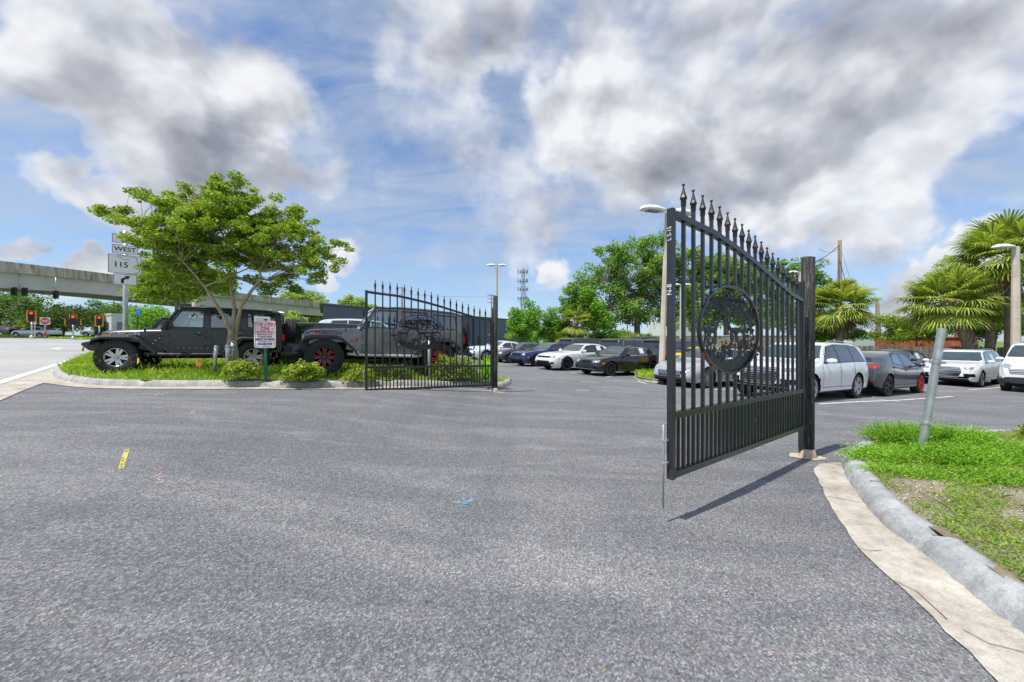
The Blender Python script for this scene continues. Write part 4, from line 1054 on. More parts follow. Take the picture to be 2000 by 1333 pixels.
mb = MB(); mb.plate([(.36*math.cos(R(a_)), .38*math.sin(R(a_))) for a_ in range(0, 360, 15)], (), .004, lambda u, v, w_: tuple(Mx @ Vector((u, v, .008+w_)))); mb.build('red_disc', M['signred'], bd2)
mb = MB(); mb.plate(rrect(.55, .1, .01), (), .004, lambda u, v, w_: tuple(Mx @ Vector((u, v, .014+w_)))); mb.build('white_bar', M['signwhite'], bd2)
text('DO NOT', .13, M['signwhite'], 'lettering', bd2, Mx @ Matrix.Translation((0, .17, .015)), .9, .001); text('ENTER', .13, M['signwhite'], 'lettering', bd2, Mx @ Matrix.Translation((0, -.17, .015)), .9, .001)
p = GY(68, 44); r = thing('grey_sign', 'small blank grey sign back beside the tallest red signal', 'sign', p); mb = MB(); mb.tube([(0, 0, 0), (0, 0, 2.3)], .05, 8); mb.build('post', M['galv'], r)
Mx = vrot(.5, -1, (0, -.07, 1.95)); board(r, Mx, .4, .6, mat='alu', edge=None)
p = GY(268, 24); r = thing('blue_sign', 'small blue sign on a thin dark post between route sign and off-roader', 'sign', p); zc_ = P(272, 610, 24).z-p.z
mb = MB(); mb.tube([(0, 0, 0), (0, 0, zc_+.2)], .03, 8); mb.build('post', M['dkmetal'], r)
Mx = vrot(.3, -1, (.13, -.04, zc_)); bd2 = board(r, Mx, .26, .34, mat='signblue', edge=None, r_=.02); text('i', .2, M['signwhite'], 'lettering', bd2, Mx @ Matrix.Translation((0, .04, .007)), 1, .001); text('HOSPITAL', .05, M['signwhite'], 'lettering', bd2, Mx @ Matrix.Translation((0, -.11, .007)), .9, .001) if False else None
# ================================================================ vehicles
def lerp(a, b, t): return a+(b-a)*t
def wheel(r, wd, style, rimmat, accent=None):
    """returns list of (name, mesh-builder, material) with axis along Y, outer face at -y... y=0 outer"""
    ty = MB(); rr = r*style.get('rim', .68)
    ty.lathe([(rr, .02), (rr+.012, .0), (r*.93, .004), (r*.985, .025), (r, .05), (r, wd-.05), (r*.985, wd-.02), (r*.93, wd), (rr, wd-.01)], 40, 'Y')
    if style.get('knob'):
        n = 34
        for k in range(n):
            a = 2*math.pi*k/n
            for j, (y0, da, w_) in enumerate(((.03, 0, .055), (.1, .5, .06), (wd-.09, 0, .06), (wd-.03, .5, .055))):
                aa = a+da*2*math.pi/n; c = Vector((math.cos(aa)*(r+.004), y0, math.sin(aa)*(r+.004)))
                ty.box(c, (.03, w_, r*.13), Matrix.Rotation(-aa, 3, 'Y'))
            aa = a+.25*2*math.pi/n; c = Vector((math.cos(aa)*(r*.95), .006, math.sin(aa)*(r*.95))); ty.box(c, (.06, .02, r*.1), Matrix.Rotation(-aa, 3, 'Y'))
    rim = MB(); rim.lathe([(rr, .012), (rr*1.0, .0), (rr*.955, .004), (rr*.93, .03), (rr*.92, wd*.8)], 36, 'Y')
    n = style.get('n', 5); dbl = style.get('dbl', 0); w0 = style.get('w', .09)*r/.35; dish = style.get('dish', .02)
    ro = rr*.95
    for k in range(n):
        for s in ((-1, 1) if dbl else (0,)):
            a0 = 2*math.pi*k/n; a1 = a0+s*dbl
            p0 = Vector((math.cos(a0+s*.25)*rr*.16, .03, math.sin(a0+s*.25)*rr*.16)); p1 = Vector((math.cos(a1)*ro, dish*.3+.008, math.sin(a1)*ro))
            t = (p1-p0); nn = Vector((-t.z, 0, t.x)).normalized(); ww0 = w0*(.42 if dbl else .6); ww1 = w0*(.36 if dbl else .5)
            vs = [p0-nn*ww0, p0+nn*ww0, p1+nn*ww1, p1-nn*ww1]; vs += [v+Vector((0, .03, 0)) for v in vs]
            rim.add(vs, [(0, 1, 2, 3), (7, 6, 5, 4), (0, 3, 7, 4), (1, 5, 6, 2), (0, 4, 5, 1), (3, 2, 6, 7)])
    rim.lathe([(0, .012), (rr*.12, .014), (rr*.2, .024), (rr*.22, .06)], 16, 'Y')
    back = MB(); back.lathe([(0, .09), (rr*.93, .09)], 28, 'Y')
    out = [('wheel', ty, M['rubber']), ('rim', rim, rimmat), ('brake_disc', back, M['under'])]
    if accent:
        ac = MB(); na = 8
        for k in range(na):
            a = 2*math.pi*k/na
            for da in (-.16, .16):
                p0 = Vector((math.cos(a+da)*rr*.5, .0, math.sin(a+da)*rr*.5)); p1 = Vector((math.cos(a+da*1.1)*rr*.9, -.004, math.sin(a+da*1.1)*rr*.9)); ac.tube([p0, p1], .0065, 5)
            pts = [Vector((math.cos(a+q)*rr*(.5-.0*abs(q)), .0, math.sin(a+q)*rr*(.5-.07*math.cos(q*9)))) for q in (-.16, -.08, 0, .08, .16)]; ac.tube(pts, .0075, 5)
        ac.lathe([(rr*.993, -.002), (rr*.999, -.004), (rr*1.005, -.0)], 36, 'Y'); ac.lathe([(0, .004), (rr*.09, .006), (rr*.1, .02)], 12, 'Y')
        out.append(('rim_accent', ac, accent))
    return out
_wc = {}
def put_wheel(root, x, side, r, wd, ytrack, style, rimmat, accent=None, steer=0., key=None, zc=None):
    key = key or (r, wd, style.get('n'), style.get('dbl'), rimmat.name, accent.name if accent else 0, style.get('knob'))
    zc = zc or r
    Mx = Matrix.Translation((x, side*ytrack, zc)) @ Matrix.Rotation(steer, 4, 'Z')
    if side > 0: Mx = Mx @ Matrix.Rotation(math.pi, 4, 'Z')
    # outer face at local y=0 => pointing away from car: local -y is outward for side<0
    if key not in _wc:
        obs = []
        for nm, mb, mt in wheel(r, wd, style, rimmat, accent):
            me = bpy.data.meshes.new(nm); me.from_pydata(mb.v, [], mb.f); bm = bmesh.new(); bm.from_mesh(me); bmesh.ops.recalc_face_normals(bm, faces=bm.faces); bm.to_mesh(me); bm.free()
            me.polygons.foreach_set('use_smooth', mb.sm) if len(mb.sm) == len(me.polygons) else None; me.materials.append(mt); obs.append((nm, me))
        _wc[key] = obs
    par = None
    for i, (nm, me) in enumerate(_wc[key]):
        o = link(nm, me, root if i == 0 else par)
        if i == 0: par = o; o.matrix_local = Mx
    return par
class Shell:
    """car body from profiles. a = distance behind the nose; local x = a0 - a"""
    def __init__(s, sp):
        s.sp = sp; L, W, H = sp['L'], sp['W'], sp['H']; s.x0 = sp['fo']+sp['wb']/2
        top, belt, botm = sp['top'], sp['belt'], sp['bot']
        knots = sorted(set([p[0] for p in top]))
        aa = list(np.linspace(0, L, 74))+[.008, .02, .045, .08, L-.008, L-.02, L-.045, L-.08]+knots
        aa = sorted(set(round(a, 4) for a in aa)); aa = [a for i, a in enumerate(aa) if i == 0 or a-aa[i-1] > .004]
        ft = (lambda x: np.interp(x, [p[0] for p in top], [p[1] for p in top])) if False else (lambda x: spl(top, x))
        s.ft = ft; s.fb = lambda x: spl(belt, x); s.fo = lambda x: spl(botm, x)
        fr, rr = sp.get('fr', .22), sp.get('rr', .16); rl = sp.get('rl', .75)
        def plan(a):
            t = max(0, (rl-a)/rl); u = max(0, (a-(L-rl))/rl)
            return W/2*(1-fr*t**2.4-.0*t)*(1-rr*u**2.6)
        s.plan = plan; vs = []; rings = []
        rw = sp.get('roofw', .74)
        for a in aa:
            zt, zb = float(ft(a)), float(s.fo(a)); zs = min(float(s.fb(a)), zt-.012); zs = max(zs, zb+.02); w_ = plan(a)
            hgt = zs-zb
            ring = [(0, zb), (w_*.6, zb), (w_*.9, zb+.01), (w_*.965, zb+min(.06, hgt*.2)), (w_*.985, zb+hgt*.3), (w_, zb+hgt*.52), (w_*.995, zb+hgt*.72), (w_*.975, zb+hgt*.9), (w_*.95, zs)]
            g = max(0., zt-zs); wt = w_*.945-(w_*.945-W/2*rw)*min(1, g/(H-float(s.fb(L*.55))))
            wt = max(wt, .05)
            rc = min(.07, g*.5+.004)
            for q in (.25, .5, .75, 1): ring.append((lerp(w_*.94, wt, q)+.012*math.sin(q*math.pi)*(g > .2), lerp(zs, zt-rc, q)))
            ring += [(wt-rc*.35, zt-rc*.42), (wt-rc*1.1, zt-rc*.1-.006), (wt*.62, zt-.006*(g > .2)-.002), (wt*.3, zt), (0, zt)]
            rings.append(ring)
        m = len(rings[0]); s.m = m; V = []; n = len(aa)
        for a, ring in zip(aa, rings):
            x = s.x0-a
            nose = sp.get('nose', .12)
            for (y, z) in ring: 
                # curve the nose and tail in plan
                V.append((x, y, z))
        nR = len(V)
        V2 = [(x, -y, z) for (x, y, z) in V]
        fs = []
        for i in range(n-1):
            for k in range(m-1):
                a, b, c, d = i*m+k, i*m+k+1, (i+1)*m+k+1, (i+1)*m+k
                fs.append((a, b, c, d)); fs.append((d+nR, c+nR, b+nR, a+nR))
        for i in (0, n-1):
            f = [i*m+k for k in range(m)]+[i*m+k+nR for k in range(m-2, 0, -1)]
            fs.append(tuple(f) if i == 0 else tuple(reversed(f)))
        me = bpy.data.meshes.new('body'); me.from_pydata(V+V2, [], fs)
        bm = bmesh.new(); bm.from_mesh(me); bmesh.ops.remove_doubles(bm, verts=bm.verts, dist=1e-4); bmesh.ops.recalc_face_normals(bm, faces=bm.faces)
        s.bvh = BVHTree.FromBMesh(bm); bm.to_mesh(me); bm.free()
        # arches
        r = sp['r']; cut = MB()
        for a in (sp['fo'], sp['fo']+sp['wb']):
            for sd in (-1, 1):
                y1 = sd*(W/2+.12); y0 = sd*(W/2-.3)
                cut.lathe([(0, y0), (r+.055, y0), (r+.055, y1), (0, y1)], 36, 'Y', (s.x0-a, 0, r*1.0), smooth=False)
        co = cut.build('cutter', None); bo = link('tmp', me)
        bm = bmesh.new(); bm.from_mesh(co.data); bmesh.ops.remove_doubles(bm, verts=bm.verts, dist=1e-5); bmesh.ops.recalc_face_normals(bm, faces=bm.faces); bm.to_mesh(co.data); bm.free()
        md = bo.modifiers.new('b', 'BOOLEAN'); md.object = co; md.operation = 'DIFFERENCE'; md.solver = 'EXACT'
        dg = bpy.context.evaluated_depsgraph_get(); m2 = bpy.data.meshes.new_from_object(bo.evaluated_get(dg))
        bpy.data.objects.remove(bo); bpy.data.objects.remove(co)
        m2.materials.clear(); m2.materials.append(None); m2.materials.append(M['under'])
        skirt = sp.get('skirt', 0)
        if skirt: m2.materials.append(M['plastic'])
        sm = []
        for p in m2.polygons:
            c = p.center; dark = c.z < float(s.fo(max(0, min(L, s.x0-c.x))))+.03
            for a in (sp['fo'], sp['fo']+sp['wb']):
                dx = c.x-(s.x0-a); d2 = math.hypot(dx, c.z-r)
                if d2 < r+.062 and (abs(d2-(r+.055)) < .012 or abs(abs(c.y)-(W/2-.3)) < .01): dark = True
            if dark: p.material_index = 1
            elif skirt and c.z < skirt: p.material_index = 2
            sm.append(not dark)
        m2.polygons.foreach_set('use_smooth', sm)
        try: m2.set_sharp_from_angle(angle=R(38))
        except Exception: pass
        s.mesh = m2
    def ray(s, ang, u, v, zdir=0.):
        D = Vector((math.cos(R(ang)), math.sin(R(ang)), 0))
        if abs(abs(ang)-90) < 1: o = D*6+Vector((-math.sin(R(ang)), 0, 0))*u
        elif abs(ang) < 90: o = Vector((s.x0-.06, u, 0))+D*4
        else: o = Vector((s.x0-s.sp['L']+.06, -u, 0))+D*4
        o.z = v
        hit, nn, _, _ = s.bvh.ray_cast(o, -D, 12)
        return hit, nn
    def patch(s, ang, quad, nx=8, ny=4, off=.006):
        """quad: 4 (u,v) corners bl, br, tr, tl"""
        pts = []; ok = []
        for j in range(ny+1):
            for i in range(nx+1):
                a, b = i/nx, j/ny
                bl, br, tr, tl = [Vector(q) for q in quad]
                p = bl.lerp(br, a).lerp(tl.lerp(tr, a), b); h, n_ = s.ray(ang, p.x, p.y)
                if h is None: pts.append((0, 0, 0)); ok.append(False)
                else:
                    if n_.z < -.3: n_.z = -.3
                    pts.append(h+n_*off); ok.append(True)
        mb = MB(); fs = []
        for j in range(ny):
            for i in range(nx):
                f = (j*(nx+1)+i, j*(nx+1)+i+1, (j+1)*(nx+1)+i+1, (j+1)*(nx+1)+i)
                if all(ok[k] for k in f): fs.append(f)
        mb.add(pts, fs, True); return mb
    def sidequad(s, sd, q):
        """q in (a, z) -> (u,v) for the side view"""
        # ang 90: Pp=(-1,0) u=-x ; ang -90: Pp=(1,0) u=x
        return [(((a-s.x0) if sd > 0 else (s.x0-a)), z) for a, z in q]
SP = {}
SP['sedan'] = dict(L=4.66, W=1.82, H=1.44, wb=2.81, fo=.80, r=.33, roofw=.70,
  top=[(0,.50),(.02,.60),(.07,.68),(.2,.755),(.7,.88),(1.28,.955),(1.42,.99),(2.12,1.37),(2.45,1.43),(2.9,1.44),(3.3,1.39),(4.0,1.11),(4.12,1.09),(4.5,1.06),(4.6,1.0),(4.64,.8),(4.66,.6)],
  belt=[(0,.5),(.25,.66),(1.3,.89),(2.5,.93),(4.0,.98),(4.66,.9)], bot=[(0,.42),(.08,.26),(.4,.19),(4.2,.2),(4.55,.28),(4.66,.45)],
  win=[(1.62,2.12,2.55,2.52),(2.60,2.57,3.42,3.22),(3.46,3.26,3.78,3.42)], ws=(1.44,2.10,.74,.56), rw=(3.36,3.94,.56,.68), seams=[1.5,2.58,3.5])
SP['muscle'] = dict(L=5.04, W=1.90, H=1.48, wb=3.05, fo=.93, r=.36, roofw=.70,
  top=[(0,.52),(.02,.66),(.08,.74),(.25,.82),(.8,.93),(1.5,1.0),(1.68,1.03),(2.4,1.4),(2.8,1.47),(3.2,1.47),(3.6,1.4),(4.25,1.17),(4.4,1.15),(4.85,1.12),(4.97,1.05),(5.02,.8),(5.04,.6)],
  belt=[(0,.55),(.25,.72),(1.6,.93),(2.8,.98),(4.3,1.05),(5.04,.95)], bot=[(0,.4),(.06,.22),(.4,.17),(4.5,.2),(4.9,.28),(5.04,.45)],
  win=[(1.9,2.42,2.9,2.86),(2.95,2.91,3.75,3.55)], ws=(1.7,2.38,.76,.58), rw=(3.7,4.2,.58,.68), seams=[1.75,2.93,3.85])
SP['gt'] = dict(L=4.97, W=1.95, H=1.46, wb=3.0, fo=.92, r=.36, roofw=.68,
  top=[(0,.46),(.03,.56),(.1,.64),(.3,.74),(.9,.9),(1.5,.98),(1.66,1.02),(2.45,1.4),(2.8,1.455),(3.2,1.45),(3.6,1.37),(4.3,1.12),(4.45,1.1),(4.8,1.08),(4.9,1.0),(4.95,.8),(4.97,.6)],
  belt=[(0,.46),(.3,.66),(1.6,.92),(2.8,.95),(4.3,1.02),(4.97,.92)], bot=[(0,.36),(.08,.22),(.4,.17),(4.5,.19),(4.85,.28),(4.97,.45)],
  win=[(1.9,2.42,2.85,2.82),(2.9,2.87,3.75,3.5)], ws=(1.7,2.42,.78,.58), rw=(3.7,4.25,.56,.68), seams=[1.75,2.88,3.85], fr=.3)
SP['suv'] = dict(L=5.06, W=1.97, H=1.74, wb=2.99, fo=.90, r=.385, roofw=.74,
  top=[(0,.62),(.015,.8),(.05,.92),(.18,1.0),(.8,1.11),(1.25,1.16),(1.38,1.19),(2.05,1.62),(2.4,1.71),(3.1,1.74),(4.0,1.70),(4.5,1.63),(4.62,1.56),(4.9,1.16),(5.0,1.05),(5.04,.8),(5.06,.6)],
  belt=[(0,.62),(.2,.86),(1.3,1.05),(2.5,1.09),(4.4,1.14),(5.06,1.0)], bot=[(0,.5),(.06,.32),(.4,.24),(4.6,.26),(4.95,.36),(5.06,.52)],
  win=[(1.62,2.12,2.62,2.58),(2.67,2.63,3.6,3.52),(3.65,3.57,4.48,4.15)], ws=(1.4,2.04,.80,.64), rw=(4.62,4.86,.62,.72), seams=[1.5,2.65,3.62])
SP['crossover'] = dict(L=4.68, W=1.95, H=1.56, wb=2.99, fo=.84, r=.375, roofw=.70,
  top=[(0,.6),(.03,.78),(.1,.88),(.4,.98),(.8,1.04),(1.02,1.1),(1.8,1.47),(2.2,1.55),(2.7,1.555),(3.3,1.49),(3.8,1.38),(3.95,1.33),(4.3,1.15),(4.5,1.1),(4.6,1.0),(4.66,.8),(4.68,.6)],
  belt=[(0,.6),(.25,.82),(1.2,.98),(2.5,1.0),(3.7,1.12),(4.68,1.0)], bot=[(0,.48),(.06,.3),(.4,.22),(4.2,.23),(4.55,.34),(4.68,.5)],
  win=[(1.35,1.9,2.4,2.36),(2.45,2.41,3.45,3.15)], ws=(1.04,1.78,.80,.62), rw=(3.95,4.3,.5,.62), seams=[1.3,2.43,3.5], skirt=.36, rr=.14)
SP['boxsuv'] = dict(L=5.1, W=2.0, H=1.86, wb=2.95, fo=.93, r=.39, roofw=.79,
  top=[(0,.66),(.015,.9),(.05,1.02),(.18,1.1),(.8,1.17),(1.35,1.22),(1.48,1.26),(2.05,1.74),(2.4,1.83),(3.1,1.86),(4.2,1.84),(4.7,1.78),(4.8,1.7),(4.98,1.22),(5.04,1.1),(5.08,.8),(5.1,.6)],
  belt=[(0,.66),(.2,.95),(1.4,1.13),(2.5,1.17),(4.5,1.2),(5.1,1.05)], bot=[(0,.52),(.06,.36),(.4,.28),(4.6,.3),(4.95,.4),(5.1,.52)],
  win=[(1.72,2.16,2.66,2.62),(2.71,2.67,3.6,3.56),(3.65,3.61,4.6,4.45)], ws=(1.5,2.05,.84,.70), rw=(4.78,4.95,.68,.76), seams=[1.6,2.68,3.62])
SP['coupesuv'] = dict(SP['crossover'], H=1.69, top=[(a, z*1.075 if z > .7 else z) for a, z in SP['crossover']['top']], belt=[(a, z*1.07) for a, z in SP['crossover']['belt']])
SP['van'] = dict(L=5.5, W=2.06, H=2.1, wb=3.3, fo=1.0, r=.355, roofw=.84,
  top=[(0,.66),(.02,.9),(.08,1.06),(.3,1.2),(.9,1.38),(1.02,1.44),(1.75,1.98),(2.1,2.07),(2.8,2.1),(5.2,2.1),(5.4,2.04),(5.47,1.6),(5.5,.6)],
  belt=[(0,.66),(.25,.95),(1.1,1.25),(2.5,1.3),(5.5,1.3)], bot=[(0,.42),(.06,.3),(.4,.25),(5.0,.28),(5.4,.4),(5.5,.5)],
  win=[(1.35,1.85,2.35,2.33)], ws=(1.06,1.72,.88,.76), rw=(5.44,5.48,.6,.7), seams=[1.3,2.45], skirt=.62)
SHELLS = {}
def shell(k):
    if k not in SHELLS: SHELLS[k] = Shell(SP[k])
    return SHELLS[k]
def ground_matrix(x, y, hd, z=None):
    e = 1.2; fx, fy = math.cos(hd), math.sin(hd)
    gf = (float(gz(x+fx*e, y+fy*e))-float(gz(x-fx*e, y-fy*e)))/(2*e); gl = (float(gz(x-fy*.8, y+fx*.8))-float(gz(x+fy*.8, y-fx*.8)))/1.6
    X = Vector((fx, fy, gf)).normalized(); Yl = Vector((-fy, fx, gl)).normalized(); Z = X.cross(Yl).normalized(); Yl = Z.cross(X)
    c = Vector((x, y, float(gz(x, y)) if z is None else z))
    return Matrix(((X.x, Yl.x, Z.x, c.x), (X.y, Yl.y, Z.y, c.y), (X.z, Yl.z, Z.z, c.z), (0, 0, 0, 1)))
def car(kind, name, label, cat, at, hd, col, rim='alloy', spokes=None, front=None, lod=2, group=None, at_w=None, scale=1, rimacc=None, extras=None, z=None):
    """at: (x,y) of contact of wheel at_w=('f'|'r', side) ; hd heading angle (rad) of travel direction"""
    sh_ = shell(kind); sp = SP[kind]; s = sh_; L, W = sp['L'], sp['W']
    fx, fy = math.cos(hd), math.sin(hd); lx = sp['wb']/2*(1 if at_w[0] == 'f' else -1); ly = at_w[1]*(W/2-.1)
    cx = at[0]-(fx*lx-fy*ly); cy = at[1]-(fy*lx+fx*ly)
    root = thing(name, label, cat, M=ground_matrix(cx, cy, hd, z), group=group)
    me = s.mesh.copy(); me.materials[0] = col; link('body', me, root)
    # windows
    for sd in (-1, 1):
        ang = 90*sd
        wins = sp['win']
        f0, f1 = wins[0], wins[-1]
        zb = lambda a: float(s.fb(a))+.035; ztp = lambda a: float(s.ft(a))-.085
        g = [(f0[0]-.05, zb(f0[0])-.02), (f1[2]+.04, zb(f1[2])-.02), (f1[3]+.03, ztp(f1[3])+.025), (f0[1]-.04, ztp(f0[1])+.02)]
        if lod > 1:
            # surround follows roof: several quads
            mb = MB()
            for (a0, a1, a2, a3) in wins:
                q = [(a0-.035, zb(a0)-.02), (a2+.035, zb(a2)-.02), (a3+.035, ztp(a3)+.022), (a1-.035, ztp(a1)+.022)]
                p = s.patch(ang, s.sidequad(sd, q), 8, 4, .004); mb.add(p.v, p.f, True)
            mb.build('window_trim', M['chrome'] if sp is SP['suv'] and False else M['dkmetal'], root, fixn=False)
        for (a0, a1, a2, a3) in wins:
            n = 6; q = [(a0, zb(a0)), (a2, zb(a2)), (a3, ztp(a3)), (a1, ztp(a1))]
            s.patch(ang, s.sidequad(sd, q), 10, 5, .008).build('side_window', M['glass'], root, fixn=False)
    a0, a1, w0, w1 = sp['ws']
    z0, z1 = float(s.ft(a0))+.02, float(s.ft(a1))-.015; k = W/2
    q = [(-w0*k*1.08, z0), (w0*k*1.08, z0), (w1*k*1.1, z1), (-w1*k*1.1, z1)]
    if lod > 1: s.patch(0, [(-w0*k*1.13, z0-.015), (w0*k*1.13, z0-.015), (w1*k*1.15, z1+.012), (-w1*k*1.15, z1+.012)], 16, 5, .004).build('window_trim', M['dkmetal'], root, fixn=False)
    s.patch(0, q, 16, 5, .008).build('windscreen', M['wscreen'], root, fixn=False)
    a0, a1, w0, w1 = sp['rw']; z0, z1 = float(s.ft(a1))+.02, float(s.ft(a0))-.02
    s.patch(180, [(-w1*k, z0), (w1*k, z0), (w0*k, z1), (-w0*k, z1)], 12, 5, .008).build('rear_window', M['glass'], root, fixn=False)
    # wheels
    st = spokes or dict(n=5, dbl=.16)
    for a in (sp['fo'], sp['fo']+sp['wb']):
        for sd in (-1, 1):
            rm = M[rim] if isinstance(rim, str) else rim
            if rimacc and a == sp['fo'] and sd == rimacc[0]: rm = rimacc[1]
            put_wheel(root, s.x0-a, sd, sp['r'], .25, W/2-.02, st, rm)
    # mirrors, handles
    am = sp['win'][0][0]+.12; zm = float(s.fb(am))+.1
    for sd in (-1, 1):
        mb = MB(); yb = s.plan(am)
        mb.lathe([(0, -.13), (.05, -.12), (.078, -.05), (.082, .03), (.06, .1), (.02, .12), (0, .122)], 12, 'Y', (0, 0, 0))
        mb.xf(Matrix.Translation((s.x0-am+.03, sd*(yb+.1), zm)) @ Matrix.Diagonal((.75, 1, .95, 1)))
        mb.build('mirror', col, root)
        mb = MB(); mb.tube([(s.x0-am+.04, sd*(yb-.07), zm-.07), (s.x0-am+.03, sd*(yb+.05), zm-.03)], .02, 6); mb.build('mirror_stalk', M['dkmetal'], root)
        if lod > 1:
            for i, a in enumerate(sp['seams'][1:]):
                zh = float(s.fb(a))-.11; h, n_ = s.ray(90*sd, *s.sidequad(sd, [(a-.14, zh)])[0])
                if h is not None: mb = MB(); mb.box((h.x, h.y+sd*.022, h.z), (.2, .02, .028)); mb.build('door_handle', col, root, bevel=.006)
                
            for a in sp['seams']:
                zl, zh = float(s.fo(a))+.12, float(s.fb(a))-.0
                q = s.sidequad(sd, [(a-.007, zl), (a+.007, zl), (a+.007, zh), (a-.007, zh)])
                s.patch(90*sd, q, 1, 10, .003).build('door_gap', M['under'], root, fixn=False)
    if lod > 1:
        a0 = sp['seams'][0]; zz = .36+float(s.fo(2.))-.2
        for sd in (-1, 1):
            q = s.sidequad(sd, [(a0, zz), (sp['seams'][-1], zz), (sp['seams'][-1], zz+.012), (a0, zz+.012)]); s.patch(90*sd, q, 14, 1, .003).build('door_gap', M['under'], root, fixn=False)
            aH = sp['fo']*.9; 
    # default lamps
    fr = front or {}
    hl = fr.get('head', [(.5, .9, .62, .72)])
    for (u0, u1, z0, z1) in hl:
        for sd in (-1, 1):
            zz = fr.get('slant', .03)
            q = [(u0*k, z0), (u1*k, z0+zz), (u1*k, z1+zz), (u0*k, z1)]
            if sd < 0: q = [(-u, v) for u, v in q]
            s.patch(fr.get('hang', 18)*sd, q, 8, 3, .007).build('headlight', M['lamp_clear'], root, fixn=False)
    for (q, mt, nm) in fr.get('patches', []):
        s.patch(0, [(u*k, v) for u, v in q], 14, 4, .006).build(nm, M[mt], root, fixn=False)
    for (u0, u1, u0t, u1t, z0, z1, n, mt) in fr.get('slats', []):
        mb = MB()
        for i in range(n):
            t = (i+.5)/n; zc = lerp(z0, z1, t); a_, b_ = lerp(u0, u0t, t)*k, lerp(u1, u1t, t)*k; hh = (z1-z0)/n*.32
            p = s.patch(0, [(a_, zc-hh), (b_, zc-hh), (b_, zc+hh), (a_, zc+hh)], 12, 1, .02); mb.add(p.v, p.f, True)
        mb.build('grille_bars', M[mt], root, fixn=False)
    for (u0, u1, z0, z1, n, mt) in fr.get('vslats', []):
        mb = MB()
        for i in range(n):
            uc = lerp(u0, u1, (i+.5)/n)*k; hw = (u1-u0)*k/n*.2; b_ = .35*(1-abs(2*(i+.5)/n-1))*0
            p = s.patch(0, [(uc-hw, z0), (uc+hw, z0), (uc+hw, z1), (uc-hw, z1)], 1, 5, .02); mb.add(p.v, p.f, True)
        mb.build('grille_bars', M[mt], root, fixn=False)
    if fr.get('rings'):
        mb = MB(); zc = fr['rings']
        for i in range(4):
            h, n_ = s.ray(0, (i-1.5)*.085, zc)
            if h is not None:
                pts = [h+Vector((.035, .055*math.cos(t), .055*math.sin(t))) for t in np.linspace(0, 2*math.pi, 17)]; mb.tube(pts, .008, 6, cap=False)
        mb.build('ring_emblem', M['chrome'], root)
    bk = sp['top'][-4][1]
    tz = fr.get('tailz', bk-.17)
    for sd in (-1, 1):
        q = [(.52*k, tz), (.98*k, tz+.0), (.96*k, tz+fr.get('tailh', .12)), (.5*k, tz+fr.get('tailh', .12))]
        if sd > 0: q = [(-u, v) for u, v in q]
        # ang 180: Pp = (0,-1)
        s.patch(180-20*sd if True else 180, q, 8, 2, .007).build('taillight', M['lamp_red'], root, fixn=False)
    if lod > 1:
        s.patch(180, [(-.26, tz-.12), (.26, tz-.12), (.26, tz+.02), (-.26, tz+.02)], 4, 2, .01).build('number_plate', M['paper'], root, fixn=False)
    if extras: extras(root, s, sp)
    return root
FR = {}
FR['bmw'] = dict(head=[(.5, .88, .60, .70)], slant=.03, patches=[([(-.30,.58),(-.03,.57),(-.03,.70),(-.27,.70)], 'under', 'grille'), ([(.03,.57),(.30,.58),(.27,.70),(.03,.70)], 'under', 'grille'), ([(-.62,.33),(.62,.33),(.58,.43),(-.58,.43)], 'plastic', 'air_intake')], slats=[(-.75,.75,-.75,.75,.29,.33,1,'alu')])
FR['charger'] = dict(head=[(.55, .9, .66, .75)], slant=.02, patches=[([(-.56,.66),(.56,.66),(.58,.75),(-.58,.75)], 'under', 'grille'), ([(-.55,.3),(.55,.3),(.62,.5),(-.62,.5)], 'under', 'air_intake'), ([(-.86,.36),(-.72,.34),(-.7,.44),(-.84,.46)], 'under', 'air_intake'), ([(.72,.34),(.86,.36),(.84,.46),(.7,.44)], 'under', 'air_intake')])
FR['challenger'] = dict(head=[(.55, .68, .66, .74), (.74, .86, .66, .74)], slant=0., patches=[([(-.9,.62),(.9,.62),(.88,.77),(-.88,.77)], 'under', 'grille'), ([(-.6,.3),(.6,.3),(.66,.42),(-.66,.42)], 'under', 'air_intake')])
FR['maserati'] = dict(head=[(.6, .88, .62, .70)], slant=.05, hang=30, patches=[([(-.46,.38),(.46,.38),(.52,.58),(-.52,.58)], 'under', 'grille'), ([(-.8,.27),(.8,.27),(.78,.35),(-.78,.35)], 'plastic', 'air_intake')], vslats=[(-.48, .48, .39, .57, 16, 'chrome')], slats=[(-.46,.46,-.46,.46,.365,.38,1,'chrome'), (-.5,.5,-.5,.5,.58,.595,1,'chrome')])
FR['audi'] = dict(head=[(.56, .9, .84, .94)], slant=.015, rings=.90, patches=[([(-.38,.44),(.38,.44),(.5,.7),(-.5,.7)], 'under', 'grille'), ([(-.5,.7),(.5,.7),(.46,.95),(-.46,.95)], 'under', 'grille_upper'), ([(-.9,.5),(-.58,.5),(-.56,.64),(-.88,.64)], 'under', 'air_intake'), ([(.58,.5),(.9,.5),(.88,.64),(.56,.64)], 'under', 'air_intake')],
   slats=[(-.39,.39,-.49,.49,.45,.7,4,'chrome'), (-.49,.49,-.46,.46,.7,.94,4,'chrome'), (-.86,.86,-.86,.86,.4,.425,1,'alu')], tailz=.95)
FR['van'] = dict(head=[(.62, .93, 1.0, 1.14)], slant=.08, hang=25, patches=[([(-.6,.78),(.6,.78),(.66,1.0),(-.66,1.0)], 'under', 'grille'), ([(-.6,.4),(.6,.4),(.66,.56),(-.66,.56)], 'plastic', 'air_intake')], slats=[(-.6,.6,-.65,.65,.79,.99,3,'alu')])
FR['jag'] = dict(tailz=.99, tailh=.07)
